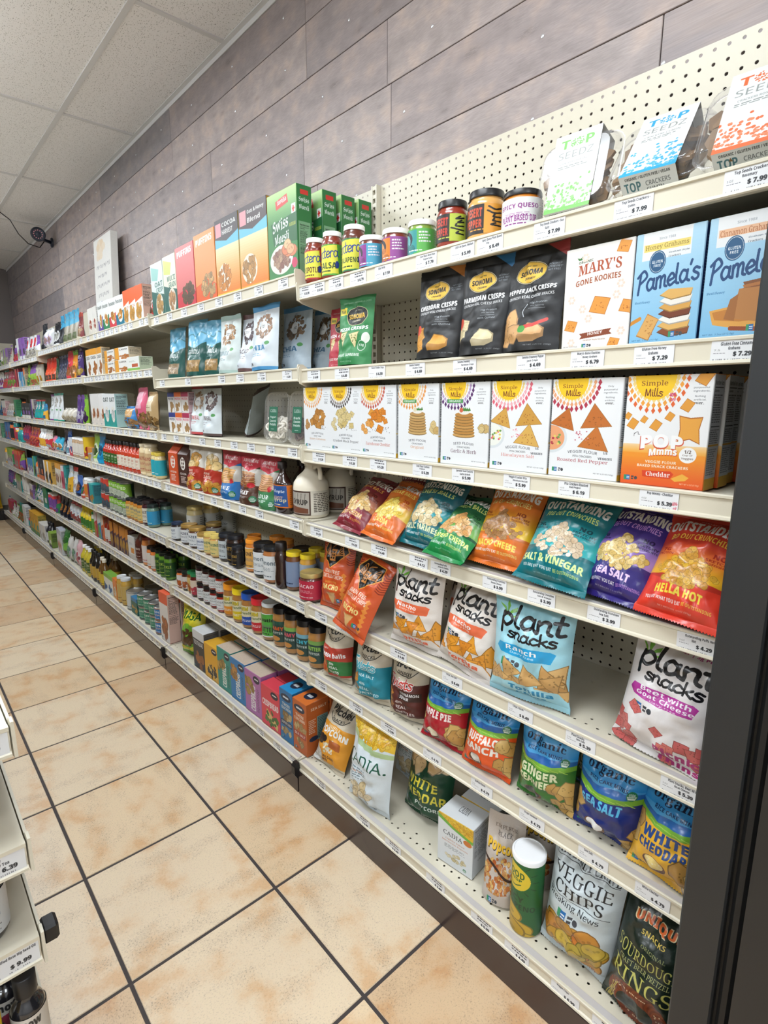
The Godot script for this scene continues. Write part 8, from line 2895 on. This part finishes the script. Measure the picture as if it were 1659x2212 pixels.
	# bottles standing on the end shelves
	var bt := [
		[1, 0.028, 0.13, "e8ebee", "1c1c1f", 0.028, -0.94, "f2f4f4", "white bottle standing on the second end shelf"],
		[2, 0.030, 0.135, "20181a", "17171a", 0.018, -0.905, "e8eaea", "black bottle with white label on the third end shelf"],
		[2, 0.030, 0.135, "20181a", "17171a", -0.055, -0.915, "e8eaea", "black bottle second from the end on the third end shelf"],
		[3, 0.021, 0.138, "1d1f24", "f2cf2e", 0.004, -0.872, "e4e8e4", "dark bottle with yellow cap on the lowest end shelf"],
		[3, 0.024, 0.152, "1f1f24", "1a1a1d", 0.052, -0.888, "ece6dc", "dark bottle with tall black cap and cream label, lowest end shelf"],
		[3, 0.027, 0.140, "1f1f24", "1a1a1d", 0.03, -0.95, "ece6dc", "dark bottle with black cap behind, lowest end shelf"],
		[3, 0.026, 0.135, "2a2430", "1a1a1d", -0.05, -0.88, "dfe4ea", "dark bottle further along the lowest end shelf"],
	]
	for q: Array in bt:
		open(160, 110, k(q[7]))
		view(0.25, 0, 0.75, 1)
		text("now", 0.24, 0.08, 0.76, 0.24, k("2a2a2c"), "x")
		oval(0.5, 0.52, 0.3, 0.2, k("a83a5a") if q[0] == 3 else k("9aa4a8"))
		lines(0.1, 0.76, 0.9, 0.95, 3, k("6a6a70"))
		var cell := close()
		var o := bottle("supplement_bottle", q[8], "bottle", q[1], q[2], q[1] * 0.55, 0.66, 0.034, q[3], q[4], cell, 0.1, 0.6, "bottles on the end shelves at left", 20)
		put(o, q[5], ys[q[0]] + 0.001, q[6], PI / 2)

	# shelving across the far end
	var cr := thing("end_wall_shelving", "beige shelving across the far end of the aisle", "shelving")
	b = MB.new()
	b.box(Vector3(0.05, 1.06, -8.07), Vector3(2.5, 1.96, 0.02))
	part(cr, "back_panel", b.mesh(), metal())
	b = MB.new()
	b.box(Vector3(0.05, 0.06, -7.86), Vector3(2.5, 0.12, 0.36))
	part(cr, "base", b.mesh(), plain("1c1a1a", 0.4))
	for i in 7:
		var y: float = DECKS[5][i]
		var sh := thing("end_wall_shelf", "beige shelf on the far end wall, %s level" % ["top", "second", "third", "fourth", "fifth", "sixth", "bottom"][i], "shelf", "beige shelves on the far end wall")
		sh.position = Vector3(-0.15, y, -7.87)
		b = MB.new()
		b.box(Vector3(0, -0.01, 0), Vector3(2.1, 0.02, 0.36))
		part(sh, "deck", b.mesh(), metal())
		b = MB.new()
		b.box(Vector3(0, -0.016, 0.183), Vector3(2.1, 0.04, 0.008))
		part(sh, "price_rail", b.mesh(), plain("eceae6", 0.4))
	var items := [
		[0.86, 6, 0.16, 0.26, "f0c02c", "e0a82c", "8a5a2a", "bag", "yellow chip bag on the far end wall's bottom shelf"],
		[0.70, 6, 0.15, 0.25, "e8a83a", "d88a2c", "8a5a2a", "bag", "amber chip bag on the far end wall's bottom shelf"],
		[0.82, 5, 0.16, 0.2, "dfe0ea", "4a4aa0", "c8c8d8", "box", "white and indigo carton on the far end wall"],
		[0.65, 5, 0.14, 0.19, "ece8e4", "b85a4a", "c8a08a", "box", "white and red carton, far end wall's sixth shelf"],
		[0.80, 4, 0.15, 0.16, "ece8e4", "c8503a", "5a4a3a", "box", "white and red carton, far end wall's fifth shelf"],
		[0.64, 4, 0.14, 0.17, "d8dce4", "3a5a8a", "a8b0b8", "box", "grey and blue carton, far end wall's fifth shelf"],
		[0.82, 3, 0.14, 0.18, "e4e8ec", "8a3a5a", "c8b0b8", "box", "white and wine carton, far end wall's fourth shelf"],
	]
	for q: Array in items:
		var o: Node3D
		if q[7] == "bag": o = bag("grocery_bag", q[8], "bag", q[2], q[3], 0.07, art_bag(q[4], q[5], q[6], "", "5a3a1a", 4, 0.6), "pillow", "film", "", 8, 10)
		else: o = carton("grocery_box", q[8], "box", q[2], q[3], 0.06, art_box(q[4], q[5], q[6], "", "4a4a5a", 3, 0.5))
		put(o, q[0], DECKS[5][q[1]] + 0.001, -7.75, PI / 2)


func _products() -> void:
	_near()
	_mid()
	_far()
	_extras()
